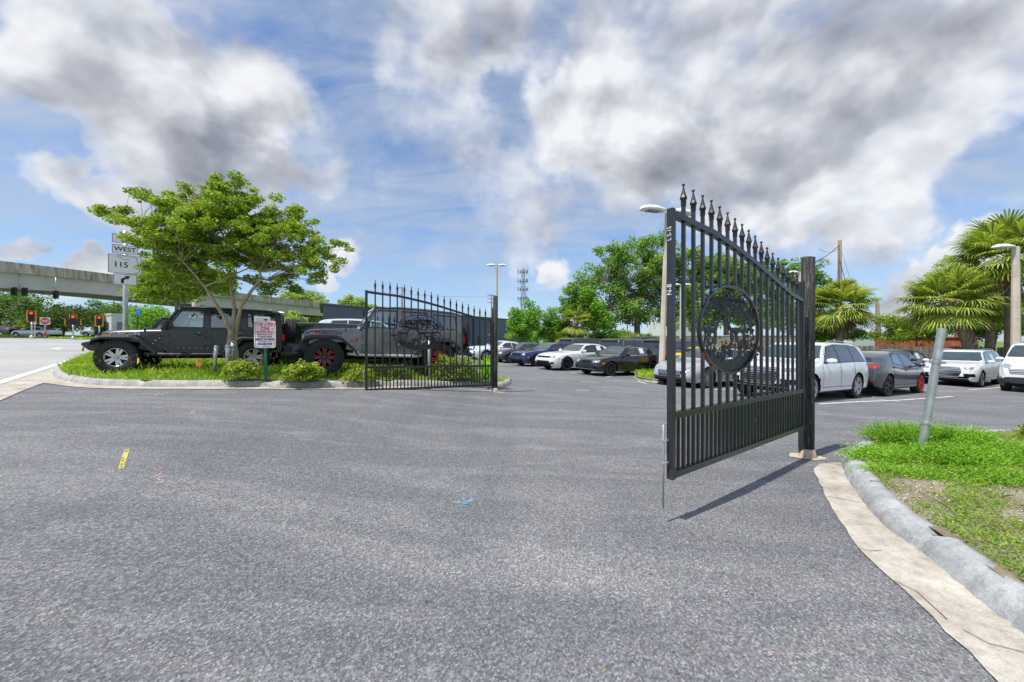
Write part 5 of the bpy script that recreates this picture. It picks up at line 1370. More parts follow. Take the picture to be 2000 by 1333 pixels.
FR['gen'] = dict(head=[(.5, .9, .78, .88)], patches=[([(-.45,.5),(.45,.5),(.5,.8),(-.5,.8)], 'under', 'grille')], tailz=1.0, tailh=.2)
def paper_at(sd, a, z, w_=.34, h=.3):
    def f(root, s, sp):
        q = s.sidequad(sd, [(a, z), (a+w_, z), (a+w_, z+h), (a, z+h)])
        s.patch(90*sd, q, 3, 3, .012).build('paper_notice', M['paper'], root, fixn=False)
    return f
def both(*fs):
    def f(r, s, sp):
        for g in fs: g(r, s, sp)
    return f
def spoiler(z, w_=.62):
    def f(root, s, sp):
        a = sp['rw'][0]-.05; k = sp['W']/2*w_; mb = MB(); x = s.x0-a; zt = float(s.ft(a))
        mb.plate([(x+.25, zt-.0), (x-.16, zt-.07), (x-.17, zt-.1), (x+.1, zt-.1)], (), 2*k, lambda u, v, w2: (u, w2-k, v)); mb.build('spoiler', M['dkmetal'], root)
    return f
def winline(mat='chrome'):
    def f(root, s, sp):
        for sd in (-1, 1):
            mb = MB()
            for wi, (a0, a1, a2, a3) in enumerate(sp['win']):
                zb = lambda a: float(s.fb(a))+.035; zt = lambda a: float(s.ft(a))-.085
                for (p, q_) in (((a0, zb(a0)), (a2, zb(a2))), ((a1, zt(a1)), (a3, zt(a3))))+((((a2, zb(a2)), (a3, zt(a3))),) if wi == len(sp['win'])-1 else ()):
                    p, q_ = Vector(p), Vector(q_); t = (q_-p).normalized(); nn = Vector((-t.y, t.x))*.011
                    pt = s.patch(90*sd, s.sidequad(sd, [tuple(p-nn), tuple(q_-nn), tuple(q_+nn), tuple(p+nn)]), 10, 1, .012); mb.add(pt.v, pt.f)
            mb.build('window_chrome', M[mat], root, fixn=False)
    return f
def roofrails(root, s, sp):
    for sd in (-1, 1):
        mb = MB(); a0, a1 = 2.2, sp['rw'][0]-.2; pts = [(s.x0-a, sd*sp['W']/2*sp['roofw']*.93, float(s.ft(a))+(.035 if a0+.05 < a < a1-.05 else -.02)) for a in np.linspace(a0, a1, 12)]; mb.tube(pts, .014, 6); mb.build('roof_rail', M['alu'], root)
PW = paint('white_paint', (.74, .76, .78), .0, .3); PB = paint('black_paint', (.012, .013, .016), .3, .25); PS = paint('silver_paint', (.55, .57, .6), .55, .3)
PG = paint('graphite_paint', (.085, .092, .105), .5, .3); PN = paint('navy_paint', (.02, .035, .12), .4, .3); PD_ = paint('dark_grey_paint', (.05, .055, .065), .4, .3)
PR = paint('red_car_paint', (.5, .02, .03), .2, .3); PY = paint('yellow_car_paint', (.75, .5, .01), 0, .3); PC = paint('sky_blue_paint', (.08, .42, .65), .1, .3)
PM = paint('maroon_paint', (.09, .02, .02), .3, .3); PK = paint('brown_black_paint', (.03, .027, .024), .4, .3)
HD = math.pi+R(31)     # nose toward the lower left of the picture
HB = R(29)             # nose away to the upper right
FRONT = 'cars parked nose out in the front rows of the lot'; BACK = 'cars parked in the back rows of the lot'
def atG(px, py): p = G(px, py); return (p.x, p.y)
def atY(px, Y): return ((px-1000)/F*Y, Y)
amber = lambda sd, a, z: (lambda r, s, sp: s.patch(90*sd, s.sidequad(sd, [(a, z), (a+.09, z), (a+.09, z+.06), (a, z+.06)]), 2, 1, .008).build('side_marker', M['amber'], r, fixn=False))
def put_caliper(r, s, sp):
    mb = MB(); rr = sp['r']*.5
    pts = [(s.x0-sp['fo']-rr*math.cos(t), sp['W']/2-.075, sp['r']+rr*math.sin(t)) for t in np.linspace(-.55, .55, 7)]; mb.tube(pts, .03, 6); mb.build('brake_caliper', M['red_paint'], r)
# front side row: for these the car's left side (sd=+1) faces the camera
L_ = 1
car('sedan', 'sedan', 'black sedan with a white notice taped in its rear side window', 'car', atG(1191.5, 735.5), HD, PB, 'alloy_dark', dict(n=10, w=.05), FR['bmw'], 2, FRONT, ('f', L_), extras=both(paper_at(1, 2.75, 1.06, .28, .24), amber(1, .3, .56), winline()))
car('muscle', 'sedan', 'white sedan with black wheels and red brake calipers', 'car', atG(1106, 724.5), HD, PW, M['alloy_dark'], dict(n=6, dbl=.12), FR['charger'], 2, FRONT, ('f', L_), extras=both(paper_at(1, 3.08, 1.1, .3, .24), lambda r, s, sp: put_caliper(r, s, sp), amber(1, .35, .6)))
car('muscle', 'coupe', 'navy blue coupe with a wide black grille between two sedans', 'car', atG(1047, 716.5), HD, PN, 'alloy_dark', dict(n=5, w=.08), FR['challenger'], 2, FRONT, ('f', L_), extras=amber(1, .3, .5))
car('sedan', 'sedan', 'dark blue grey sedan just right of the farther gate post', 'car', atG(996.5, 710), HD, PD_, 'alloy', dict(n=5, dbl=.2), FR['bmw'], 2, FRONT, ('f', L_), extras=winline())
car('suv', 'crossover', 'white car with pale hood glimpsed behind the farther gate post', 'car', atG(944, 706), HD, PW, 'alloy', None, FR['gen'], 1, FRONT, ('f', L_), extras=None) if False else car('muscle', 'sedan', 'white sedan with pale hood glimpsed behind the farther gate post', 'car', atG(948, 705), HD, PW, 'alloy', None, FR['charger'], 1, FRONT, ('f', L_))
car('gt', 'sedan', 'silver sedan with a slatted oval grille behind the large gate', 'car', atG(1379.5, 758.5), HD, PS, 'alloy', dict(n=10, dbl=.06, w=.07, rim=.74), FR['maserati'], 2, FRONT, ('f', L_))
car('suv', 'suv', 'white SUV with a barred grille directly behind the gate\'s hinge end', 'car', atG(1669, 778), math.pi+R(30), PW, 'alloy', dict(n=5, dbl=.2, rim=.72), FR['audi'], 2, FRONT, ('r', L_), extras=roofrails)
def jagx(root, s, sp):
    spoiler(0)(root, s, sp)
    h, n_ = s.ray(-90, *s.sidequad(-1, [(sp['fo']+sp['wb']-1.2, .42)])[0])
    s.patch(180, [(-.5, .38), (.5, .38), (.52, .5), (-.52, .5)], 8, 2, .007).build('rear_diffuser', M['plastic'], root, fixn=False)
    for sd in (-1, 1): s.patch(180-22*sd, [(sd*-.62, .45), (sd*-.88, .45), (sd*-.88, .48), (sd*-.62, .48)], 4, 1, .008).build('rear_reflector', M['lamp_red'], root, fixn=False)
car('crossover', 'crossover', 'dark grey crossover with one red front wheel, seen from behind', 'car', atG(1730.5, 774.5), HB, PG, 'alloy_dark', dict(n=5, dbl=.2, w=.05, rim=.74), FR['jag'], 2, None, ('r', -1), rimacc=(-1, M['red_paint']), extras=jagx)
# right hand row across the aisle
car('suv', 'suv', 'white SUV between the leaning pipe and the white van', 'car', atG(1914, 757), math.pi+R(29), PW, 'alloy', dict(n=5, dbl=.2, rim=.7), FR['audi'], 2, 'cars parked along the wooden fence', ('f', L_), extras=both(roofrails, paper_at(1, 2.8, 1.2, .4, .3)))
car('van', 'van', 'white van with a grey lower bumper at the right edge', 'van', atG(1962, 762.4), math.pi+R(29), PW, 'alloy', None, FR['van'], 2, 'cars parked along the wooden fence', ('f', -1))
car('coupesuv', 'crossover', 'black brown crossover with a notice in its side window by the fence', 'car', atY(1766, 20.6), math.pi+R(29), PK, 'alloy_dark', None, FR['gen'], 2, 'cars parked along the wooden fence', ('f', L_), extras=paper_at(1, 2.6, 1.2, .4, .28))
car('suv', 'suv', 'dark maroon SUV roof visible over the dark grey crossover', 'car', atY(1633, 23.2), math.pi+R(29), PM, 'alloy', None, FR['gen'], 1, 'cars parked along the wooden fence', ('f', L_))
# behind the front rows
car('boxsuv', 'suv', 'charcoal SUV with chrome window outline behind the black sedan', 'car', atY(1330, 19.4), HB, PD_, 'alloy', None, FR['gen'], 2, BACK, ('r', -1), extras=both(spoiler(0, .7), winline()))
car('boxsuv', 'suv', 'dark SUV with chrome window line behind the white sedan\'s roof', 'car', atY(1232, 23.0), HB, PD_, 'alloy', None, FR['gen'], 1, BACK, ('r', -1), extras=both(spoiler(0, .7), winline()))
car('boxsuv', 'suv', 'black SUV with a dark rear spoiler, standing behind the navy coupe', 'car', atY(1140, 27.0), HB, PD_, 'alloy', None, FR['gen'], 1, BACK, ('r', -1), extras=spoiler(0, .7))
car('muscle', 'coupe', 'yellow and black coupe half hidden behind the pale lamp post', 'car', atY(1400, 15.9), HB, PY, 'alloy_dark', None, FR['gen'], 1, BACK, ('r', -1), extras=lambda r, s, sp: s.patch(180, [(-.9, .4), (.9, .4), (.9, .72), (-.9, .72)], 8, 2, .005).build('bumper_panel', M['dkmetal'], r, fixn=False)) if False else None
car('muscle', 'coupe', 'yellow and black coupe half hidden behind the pale lamp post', 'car', (9.0, 18.6), HB, PY, 'alloy_dark', None, FR['gen'], 1, BACK, ('r', -1), extras=lambda r, s, sp: s.patch(180, [(-.9, .3), (.9, .3), (.9, .6), (-.9, .6)], 8, 2, .005).build('bumper_panel', M['dkmetal'], r, fixn=False))
car('gt', 'sedan', 'white sedan partly hidden between the silver sedan and the white SUV', 'car', (10.6, 18.9), HD, PW, 'alloy', None, FR['gen'], 1, BACK, ('f', L_))
car('suv', 'suv', 'white SUV roof visible right of the farther gate post, farthest of the white ones', 'car', (3.6, 38.5), HD, PW, 'alloy', None, FR['gen'], 1, BACK, ('f', L_), extras=roofrails)
car('sedan', 'sedan', 'white sedan roof visible above the dark blue grey sedan', 'car', (3.4, 33.), HD, PW, 'alloy', None, FR['gen'], 1, BACK, ('f', L_))
car('sedan', 'sedan', 'bright blue car roof just above the navy coupe', 'car', (5.0, 34.), HB, PC, 'alloy', None, FR['gen'], 1, BACK, ('f', L_))
car('boxsuv', 'suv', 'tall black SUV, highest roof in the rows behind the black sedan', 'car', (9.2, 29.5), HD, PB, 'alloy', None, FR['gen'], 1, BACK, ('f', L_), z=-.1)
car('suv', 'suv', 'black SUV with white notice on its roof line left of the pale lamp post', 'car', (11.6, 28.5), HD, PB, 'alloy', None, FR['gen'], 1, BACK, ('f', L_))
car('boxsuv', 'pickup', 'bright red vehicle seen through the medallion of the large gate', 'car', (17.4, 28.5), HB, PR, 'alloy', None, FR['gen'], 1, BACK, ('r', -1), z=-.75)
car('sedan', 'sedan', 'pale sedan behind the bars right of the gate medallion', 'car', (14.2, 20.2), HD, PW, 'alloy', None, FR['gen'], 1, BACK, ('f', L_))
# on the street
p = GY(32, 49, .02); car('sedan', 'sedan', 'silver grey sedan driving past on the street behind the signals', 'car', (p.x, p.y), math.pi+.05, PS, 'alloy', None, FR['gen'], 1, 'cars on the street', ('f', 1))
p = GY(-40, 54, .02); car('sedan', 'sedan', 'dark car at the left edge, behind the silver street sedan', 'car', (p.x, p.y), math.pi+.05, PD_, 'alloy', None, FR['gen'], 1, 'cars on the street', ('f', 1))
p = GY(168, 66, .02); car('boxsuv', 'pickup', 'small white and grey vehicle parked beyond the stepped signal', 'car', (p.x, p.y), math.pi+.3, PS, 'alloy', None, FR['gen'], 1, 'cars on the street', ('f', 1))
# ================================================================ the off-roaders
def offroader(label, M0, col, flare, wheelr, rimm, style, accent, spec):
    root = thing('off_roader', label, 'car', M=M0)
    FA, RA = 1.475, -1.475; r = wheelr; lift = spec['lift']; zb = .52+lift; hood_z = 1.14+lift; belt = 1.17+lift; roof = 1.80+lift; hw = .78
    def m(v): return v
    yf = lambda s: (lambda u, v, w_: (u, s*(hw-w_), v))
    # tub sides with wheel arch
    def arch(cx, rr, z0, n=9): return [(cx+rr*math.cos(t), r+rr*math.sin(t)) for t in np.linspace(math.pi, 0, n) if r+rr*math.sin(t) > z0]
    za = r+.54
    tub = [(-2.18, zb+.08), (RA-.6, zb+.02), (RA-.5, za-.04), (RA-.3, za+.06), (RA+.3, za+.06), (RA+.52, za-.1), (RA+.66, zb), (.48, zb), (.62, zb+.1), (.62, belt-.06), (.55, belt), (-2.2, belt)]
    mb = MB()
    for s in (-1, 1): mb.plate(tub, (), .05, yf(s))
    mb.box((-2.17, 0, (zb+.1+belt)/2), (.05, 2*hw-.1, belt-zb-.1)); mb.box((-.8, 0, zb+.04), (2.7, 2*hw-.12, .08)); mb.box((.6, 0, (zb+belt)/2), (.04, 2*hw-.1, belt-zb))
    mb.build('body', col, root, bevel=.008)
    # doors (slightly proud)
    for s in (-1, 1):
        for (x0, x1, nm) in ((-.36+.02, .55, 'door'), (-1.28, -.38, 'door')):
            cut_ = nm == 'door' and x0 < -1
            d = [(x0+(.32 if cut_ else .06), zb+.09), (x1-.02, zb+.09), (x1, zb+.12), (x1, belt-.02), (x0, belt-.02), (x0, zb+(.45 if cut_ else .3))]
            mb = MB(); mb.plate(d, (), .014, lambda u, v, w_, s=s: (u, s*(hw+.001+w_), v)); dr = mb.build(nm, col, root, bevel=.005)
            mb = MB(); hx = x0+.14; mb.box((hx, s*(hw+.03), belt-.13), (.2, .03, .035)); mb.lathe([(0, .0), (.05, 0), (.045, .012), (0, .014)], 14, 'Y', (hx, s*hw+(.014 if s > 0 else -.028), belt-.13)); mb.build('handle', M['plastic'] if col is not None else col, dr, bevel=0)
            mb = MB()
            for z in (belt-.18, zb+.24): mb.box((x1-.01, s*(hw+.03), z), (.13, .035, .05)); mb.tube([(x1+.04, s*(hw+.04), z-.035), (x1+.04, s*(hw+.04), z+.035)], .016, 8)
            mb.build('hinge', spec['hinge'], dr)
    # rivets along the lower body / dark panels
    if spec.get('armour'):
        for s in (-1, 1):
            mb = MB(); mb.plate([(.63, zb+.0), (1.12, zb+.1), (1.0, zb+.32), (.86, belt-.14), (.64, belt-.12)], (), .01, lambda u, v, w_, s=s: (u, s*(hw-.02+w_), v)); mb.build('armour_panel', M['plastic'], root)
            mb = MB()
            for x in np.arange(-.9, .6, .13): mb.lathe([(0, 0), (.011, .0), (.009, .007), (0, .009)], 8, 'Y', (x, s*hw+(.015 if s > 0 else -.024), zb+.115), smooth=True)
            for x, z in ((.66, .9), (.75, .84), (.8, .76), (.86, .68), (.9, .6), (.95, .52)): mb.lathe([(0, 0), (.011, .0), (.009, .007), (0, .009)], 8, 'Y', (x, s*(hw-.01)+(.0 if s > 0 else -.01), z+lift))
            mb.build('rivets', M['alu'], root)
    # front clip: side apron + hood (tapering forward)
    def xs_hw(x): return lerp(.76, .62, (x-.6)/1.3)
    mb = MB(); vs = []; st = [(.6, hood_z+.015), (1.0, hood_z), (1.5, hood_z-.03), (1.8, hood_z-.06), (1.9, hood_z-.11), (1.93, hood_z-.2)]
    prof = lambda w_, z: [(-w_, z-.34), (-w_-.0, z-.08), (-w_+.03, z-.02), (-w_*.8, z+.012), (-w_*.4, z+.018), (0, z+.02), (w_*.4, z+.018), (w_*.8, z+.012), (w_-.03, z-.02), (w_, z-.08), (w_, z-.34)]
    for (x, z) in st: vs += [(x, y, zz) for y, zz in prof(xs_hw(x), z)]
    k = 11; mb.add(vs, [(i*k+j, i*k+j+1, (i+1)*k+j+1, (i+1)*k+j) for i in range(len(st)-1) for j in range(k-1)], True); mb.add(vs[-k:], [tuple(range(k))]); mb.build('hood', col, root)
    mb = MB()
    for s in (-1, 1): mb.plate([(.6, zb+.02), (.98, zb+.1), (.92, hood_z-.25), (1.9, hood_z-.27), (1.9, hood_z-.2), (.6, hood_z-.15)], (), .03, lambda u, v, w_, s=s: (u, s*(xs_hw(u)-w_+.004), v))
    mb.build('side_apron', col, root)
    # grille with seven slots
    gb, gt = zb+.12, hood_z-.1; slots = [rrect(.07, gt-gb-.22, .03) for _ in range(7)]
    sl = [[(x+(i-3)*.118, z+(gb+gt)/2) for x, z in sl_] for i, sl_ in enumerate(slots)]
    mb = MB(); mb.plate([(-.62, gb), (.62, gb), (.64, gt-.1), (.6, gt), (-.6, gt), (-.64, gt-.1)], sl, .05, lambda u, v, w_: (1.9+w_, u, v)); mb.build('grille', col, root)
    mb = MB(); mb.box((1.87, 0, (gb+gt)/2), (.04, 1.1, gt-gb)); mb.build('radiator', M['under'], root)
    for s in (-1, 1):
        mb = MB(); mb.lathe([(0, .06), (.075, .055), (.09, .03), (.095, 0)], 20, 'X', (1.952, s*.51, gt-.16)); mb.build('headlight', M['lamp_clear'], root)
        mb = MB(); mb.box((1.7, s*(.82), hood_z-.17), (.16, .08, .035)); mb.build('turn_signal', M['amber'], root, bevel=.01)
    # fender flares
    for s in (-1, 1):
        for (cx, fr_) in ((FA, 1), (RA, 0)):
            o = r+.56 if fr_ else r+.5; w_in = .6 if fr_ else .76
            if fr_: outer = [(cx+.52, za-.16), (cx+.46, za-.04), (cx+.3, za+.02), (cx-.25, za+.03), (cx-.42, za-.05), (cx-.78, zb+.02)]
            else: outer = [(cx+.72, zb+.04), (cx+.52, za-.06), (cx+.3, za+.04), (cx-.3, za+.04), (cx-.5, za-.05), (cx-.62, zb+.22)]
            inner = [(x-.0, z-.07) if 0 < i < 5 else (x+(-.02 if x > cx else .06), z) for i, (x, z) in enumerate(outer)]
            # sweep as a band from body to outside with turned-down lip
            vs = []
            for (x, z) in outer: vs += [(x, s*w_in, z+.0), (x, s*(.9), z), (x, s*.94, z-.025), (x, s*.94, z-.085), (x, s*.9, z-.075), (x, s*w_in, z-.05)]
            if not fr_ or 1:
                pass
            kk = 6; mb = MB(); mb.add(vs, [(i*kk+j, i*kk+(j+1) % kk, (i+1)*kk+(j+1) % kk, (i+1)*kk+j) for i in range(5) for j in range(kk)]+[tuple(range(kk)), tuple(5*kk+j for j in range(kk))])
            mb.build('fender_flare', flare, root, bevel=.01)
            mb = MB(); mb.plate([(cx-.6, zb), (cx+.5, zb+.05), (cx+.48, za-.1), (cx+.25, za-.04), (cx-.3, za-.04), (cx-.45, za-.1)], (), .02, lambda u, v, w_, s=s: (u, s*(.5+w_), v)); mb.build('wheel_well', M['under'], root)
    # joint lines between bonnet and cowl, and the fuel door
    mb = MB(); mb.box((1.0, 0, hood_z-.02), (.012, 2*xs_hw(1.)+.012, .09)); mb.build('panel_gap', M['under'], root)
    # chassis, axles
    mb = MB(); mb.box((-.1, 0, zb-.1), (4., .8, .14)); 
    for cx in (FA, RA): mb.tube([(cx, -.8, r), (cx, .8, r)], .06, 8); mb.lathe([(0, -.15), (.14, -.05), (.14, .05), (0, .15)], 12, 'X', (cx, .1, r))
    mb.build('chassis', M['under'], root)
    for s in (-1, 1):
        mb = MB(); mb.tube([(.95, s*.84, zb-.03), (.5, s*.86, zb-.05), (-.8, s*.86, zb-.05), (-1.0, s*.84, zb-.03)], .045, 10); mb.box((0, s*.8, zb-.02), (.08, .2, .04)); mb.box((-.7, s*.8, zb-.02), (.08, .2, .04)); mb.build('side_step', spec['step'], root)
        if spec.get('coil'):
            mb = MB(); mb.tube([(FA+.05, s*.6, r+.15), (FA+.05, s*.6, r+.5)], .03, 8); mb.build('shock_absorber', M['alu'], root)
    # bumpers
    mb = MB()
    if spec['bumper'] == 0: mb.plate([(1.84, zb+.02), (2.06, zb+.06), (2.2, zb+.19), (2.19, zb+.25), (2.0, zb+.3), (1.84, zb+.28)], (), 1.5, lambda u, v, w_: (u, w_-.75, v))
    else: mb.plate([(1.84, zb+.0), (1.98, zb+.02), (2.06, zb+.12), (2.05, zb+.3), (1.84, zb+.32)], (), 1.3, lambda u, v, w_: (u, w_-.65, v))
    mb.build('front_bumper', M['plastic'], root, bevel=.02)
    if spec['bumper'] == 0:
        mb = MB()
        for s in (-1, 1): mb.tube([(2.18, s*.5, zb+.14), (2.25, s*.5, zb+.12), (2.25, s*.5, zb+.03)], .02, 8)
        mb.build('tow_hook', M['rust'], root); mb = MB(); mb.tube([(2.1, -.25, zb+.28), (2.04, -.25, zb+.45), (2.04, .25, zb+.45), (2.1, .25, zb+.28)], .025, 8); mb.build('bumper_hoop', M['plastic'], root)
    mb = MB(); mb.box((-2.33, 0, zb+.1), (.2, 1.5, .2)); mb.build('rear_bumper', M['plastic'], root, bevel=.02)
    # hard top: side panels with window openings
    ws_x0, ws_x1 = .62, .26       # windscreen base and top
    tin = lambda z: .0+.09*(z-belt)/(roof-belt)
    sidefn = lambda s: (lambda u, v, w_: (u, s*(hw-.012-tin(v)-w_), v))
    outer = [(-2.17, belt+.002), (.56, belt+.002), (.25, roof-.045), (-.9, roof-.0), (-2.08, roof-.05), (-2.13, roof-.12)]
    wA = [(-.27, belt+.05), (.46, belt+.05), (.46, belt+.1), (.24, roof-.13), (.2, roof-.12), (-.27, roof-.1)]
    wB = [(-1.12, belt+.05), (-.42, belt+.05), (-.42, roof-.1), (-1.12, roof-.1), ]
    wC = [(-2.0, belt+.09), (-1.3, belt+.09), (-1.3, roof-.13), (-1.96, roof-.15)]
    mb = MB()
    for s in (-1, 1): mb.plate(outer, [wA, wB, wC], .045, sidefn(s))
    mb.build('door_frames', spec['frame'], root, bevel=.006)
    for s in (-1, 1):
        for wn_, mt in ((wA, 'clear'), (wB, spec['rearglass']), (wC, spec['rearglass'])):
            mb = MB(); mb.plate([(x, z) for x, z in wn_], (), .006, lambda u, v, w_, s=s: (u, s*(hw-.03-tin(v)-w_), v)); mb.build('side_window', M[mt], root)
            mb = MB()
            cx_ = sum(p[0] for p in wn_)/len(wn_); cz_ = sum(p[1] for p in wn_)/len(wn_)
            mb.plate([(cx_+(x-cx_)*1.03, cz_+(z-cz_)*1.05) for x, z in wn_], [[(cx_+(x-cx_)*.975, cz_+(z-cz_)*.95) for x, z in wn_]], .01, lambda u, v, w_, s=s: (u, s*(hw-.006-tin(v)-w_), v)); mb.build('window_seal', M['dkmetal'], root)
    # roof slab, slightly domed
    mb = MB(); vs = []; st = [(.3, roof-.045), (.2, roof-.01), (-.4, roof+.02), (-1.2, roof+.015), (-1.9, roof-.02), (-2.12, roof-.07), (-2.15, roof-.13)]
    for (x, z) in st: vs += [(x, y, z+dz) for y, dz in ((-.705, -.05), (-.69, -.01), (-.6, .01), (-.3, .02), (0, .024), (.3, .02), (.6, .01), (.69, -.01), (.705, -.05))]
    k = 9; mb.add(vs, [(i*k+j, i*k+j+1, (i+1)*k+j+1, (i+1)*k+j) for i in range(len(st)-1) for j in range(k-1)], True)
    vs2 = [(x, y, z-.06) for (x, z) in st for y in (-.68, .68)]; mb.add(vs2, [(2*i, 2*i+1, 2*i+3, 2*i+2) for i in range(len(st)-1)]); mb.build('roof', spec['roof'], root)
    mb = MB()
    for s in (-1, 1): mb.tube([(.28, s*.7, roof-.03), (-.4, s*.715, roof-.005), (-1.9, s*.715, roof-.04)], .014, 6)
    mb.build('rain_gutter', spec['frame'], root)
    # windscreen frame + glass, rear panel
    fw = lambda u, v, w_: (lerp(ws_x0, ws_x1, v)+w_, u*lerp(1, .9, v), lerp(hood_z+.02, roof-.03, v))
    mb = MB(); mb.plate([(-.755, 0), (.755, 0), (.755, 1), (-.755, 1)], [[(-.68, .14), (.68, .14), (.68, .88), (-.68, .88)]], .05, fw); mb.build('windscreen_frame', col, root, bevel=.006)
    mb = MB(); mb.plate([(-.69, .13), (.69, .13), (.69, .89), (-.69, .89)], (), .008, lambda u, v, w_: fw(u, v, w_+.02)); mb.build('windscreen', M['clear'], root)
    mb = MB(); mb.plate([(-.76, belt), (.76, belt), (.69, roof-.1), (-.69, roof-.1)], [[(-.6, belt+.08), (.6, belt+.08), (.56, roof-.16), (-.56, roof-.16)]], .04, lambda u, v, w_: (-2.17+w_+.04*(v-belt)/(roof-belt), u, v)); mb.build('rear_panel', spec['frame'], root)
    mb = MB(); mb.plate([(-.61, belt+.07), (.61, belt+.07), (.57, roof-.15), (-.57, roof-.15)], (), .006, lambda u, v, w_: (-2.155+w_+.04*(v-belt)/(roof-belt), u, v)); mb.build('rear_window', M[spec['rearglass']], root)
    # interior
    for (x, s) in ((-.25, .36), (-.25, -.36), (-1.15, .36), (-1.15, -.36)):
        mb = MB(); mb.box((x, s, belt-.35), (.5, .48, .16)); mb.box((x-.27, s, belt-.02), (.14, .46, .6), (0, -.2, 0)); mb.box((x-.36, s, belt+.36), (.1, .24, .16), (0, -.2, 0)); mb.build('seat', M['seat'], root, bevel=.03)
    mb = MB(); mb.box((.42, 0, belt-.12), (.3, 1.4, .22)); mb.build('dashboard', M['seat'], root, bevel=.03)
    mb = MB(); mb.tube([Vector((.2, .36, belt+.02))+Vector((-.06*math.sin(t), .18*math.cos(t), .17*math.sin(t))) for t in np.linspace(0, 2*math.pi, 20)], .014, 6); mb.build('steering_wheel', M['seat'], root)
    mb = MB()
    for s in (-1, 1): mb.tube([(-.38, s*.62, belt-.1), (-.4, s*.6, roof-.12), (-2.0, s*.6, roof-.14)], .04, 8)
    mb.build('roll_bar', M['dkmetal'], root)
    # mirrors
    for s in (-1, 1):
        mb = MB(); mb.box((.5, s*(hw+.17), belt+.13), (.1, .2, .17)); mm = mb.build('mirror', M['plastic'], root, bevel=.03)
        mb = MB(); mb.tube([(.52, s*(hw-.02), belt-.02), (.52, s*(hw+.08), belt-.0), (.51, s*(hw+.14), belt+.06)], .03, 8); mb.build('mirror_arm', M['plastic'], mm)
    # tail lamps
    for s in (-1, 1):
        mb = MB(); mb.box((-2.2, s*(hw-.07), belt-.2), (.08, .13, .24)); tlp = mb.build('taillight', M['plastic'], root, bevel=.01)
        mb = MB(); mb.box((-2.22, s*(hw-.055), belt-.2), (.06, .115, .17)); mb.build('lens', M['lamp_red'], tlp)
    # wheels and spare
    for cx in (FA, RA):
        for s in (-1, 1): put_wheel(root, cx, s, r, .29, .93, style, rimm, accent, key=('jk', label))
    sp_ = put_wheel(root, 0, -1, r*.98, .28, 0, style, rimm, accent, key=('jk', label))
    sp_.matrix_local = Matrix.Translation((-2.52, 0, zb+.62)) @ Matrix.Rotation(math.radians(-90), 4, 'Z'); sp_.name = 'spare_wheel'
    # hood lettering and badges
    for s in (-1, 1):
        X = Vector((-s, s*.0, 0)); 
        x0_ = 1.4; yv = s*(xs_hw(x0_)+.003); dirx = Vector((1, s*-.1077*1, 0)).normalized()*(-s)
        if s < 0: dirx = Vector((1, .1077, 0)).normalized()
        else: dirx = Vector((-1, .1077, 0)).normalized()
        up = Vector((0, 0, 1)); zz = dirx.cross(up)
        Mt = Matrix(((dirx.x, up.x, zz.x, x0_), (dirx.y, up.y, zz.y, yv), (dirx.z, up.z, zz.z, hood_z-.125), (0, 0, 0, 1)))
        text('RUBICON', .105, spec['letter'], 'hood_lettering', root, Mt, 1.35, .003, bold=.003)
        if spec.get('badge'):
            X2 = Vector((-s*-1, 0, 0)) if s < 0 else Vector((-1, 0, 0)); X2 = Vector((1, 0, 0)) if s < 0 else Vector((-1, 0, 0)); z2 = X2.cross(up)
            text('Jeep', .11, spec['badge'], 'badge', root, Matrix(((X2.x, 0, z2.x, .78), (X2.y, 0, z2.y, s*(.76)), (0, 1, 0, zb+.33), (0, 0, 0, 1))), 1.1, .004)
        mb = MB(); mb.lathe([(0, 0), (.032, 0), (.03, .008), (0, .01)], 14, 'Y', (.72, s*.76+(.0 if s > 0 else -.01), hood_z-.24)); mb.build('round_badge', spec['dot'], root)
    if spec.get('extra'): spec['extra'](root, belt, roof, hw, tin)
    return root
# placement: near side front wheel contact and axis angle
def jm(px1, Y1, ang, zf, zr, half=.9):
    d = Vector((math.cos(R(ang)), math.sin(R(ang)), 0)); f = Vector(((px1-1000)/F*Y1, Y1, zf)); b_ = f+d*2.95; b_.z = zr
    X = (f-b_).normalized(); Z = Vector((0, 0, 1)); Yl = Z.cross(X).normalized(); Z = X.cross(Yl)
    c = (f+b_)/2-Yl*half*1.0   # near side is the vehicle's left
    return Matrix(((X.x, Yl.x, Z.x, c.x), (X.y, Yl.y, Z.y, c.y), (X.z, Yl.z, Z.z, c.z), (0, 0, 0, 1)))
BLK = paint('off_roader_black', (.03, .032, .034), .3, .33, .4); GRN = paint('granite_paint', (.2, .195, .195), .55, .28)
GTOP = simple('dark_grey_top', (.06, .06, .062), .5)
ROOFB = simple('black_top', (.025, .026, .028), .5)
def paper1(root, belt, roof, hw, tin):
    mb = MB(); y = lambda v: hw-.004-tin(v); fn = lambda u, v, w_: (u, y(v)+.003+w_, v)
    mb.plate([(-1.86, belt+.16), (-1.46, belt+.16), (-1.46, belt+.42), (-1.86, belt+.42)], (), .002, fn); pp = mb.build('paper_notice', M['paper'], root)
    mb = MB()
    for k, (a_, b2) in enumerate(((.36, .34), (.31, .3), (.27, .26), (.22, .21))): 
        mb.plate([(-1.82, belt+b2), (-1.5, belt+b2), (-1.5, belt+a_), (-1.82, belt+a_)], (), .001, lambda u, v, w_: (u, y(v)+.0055+w_, v))
    mb.build('print', M['print'], pp)
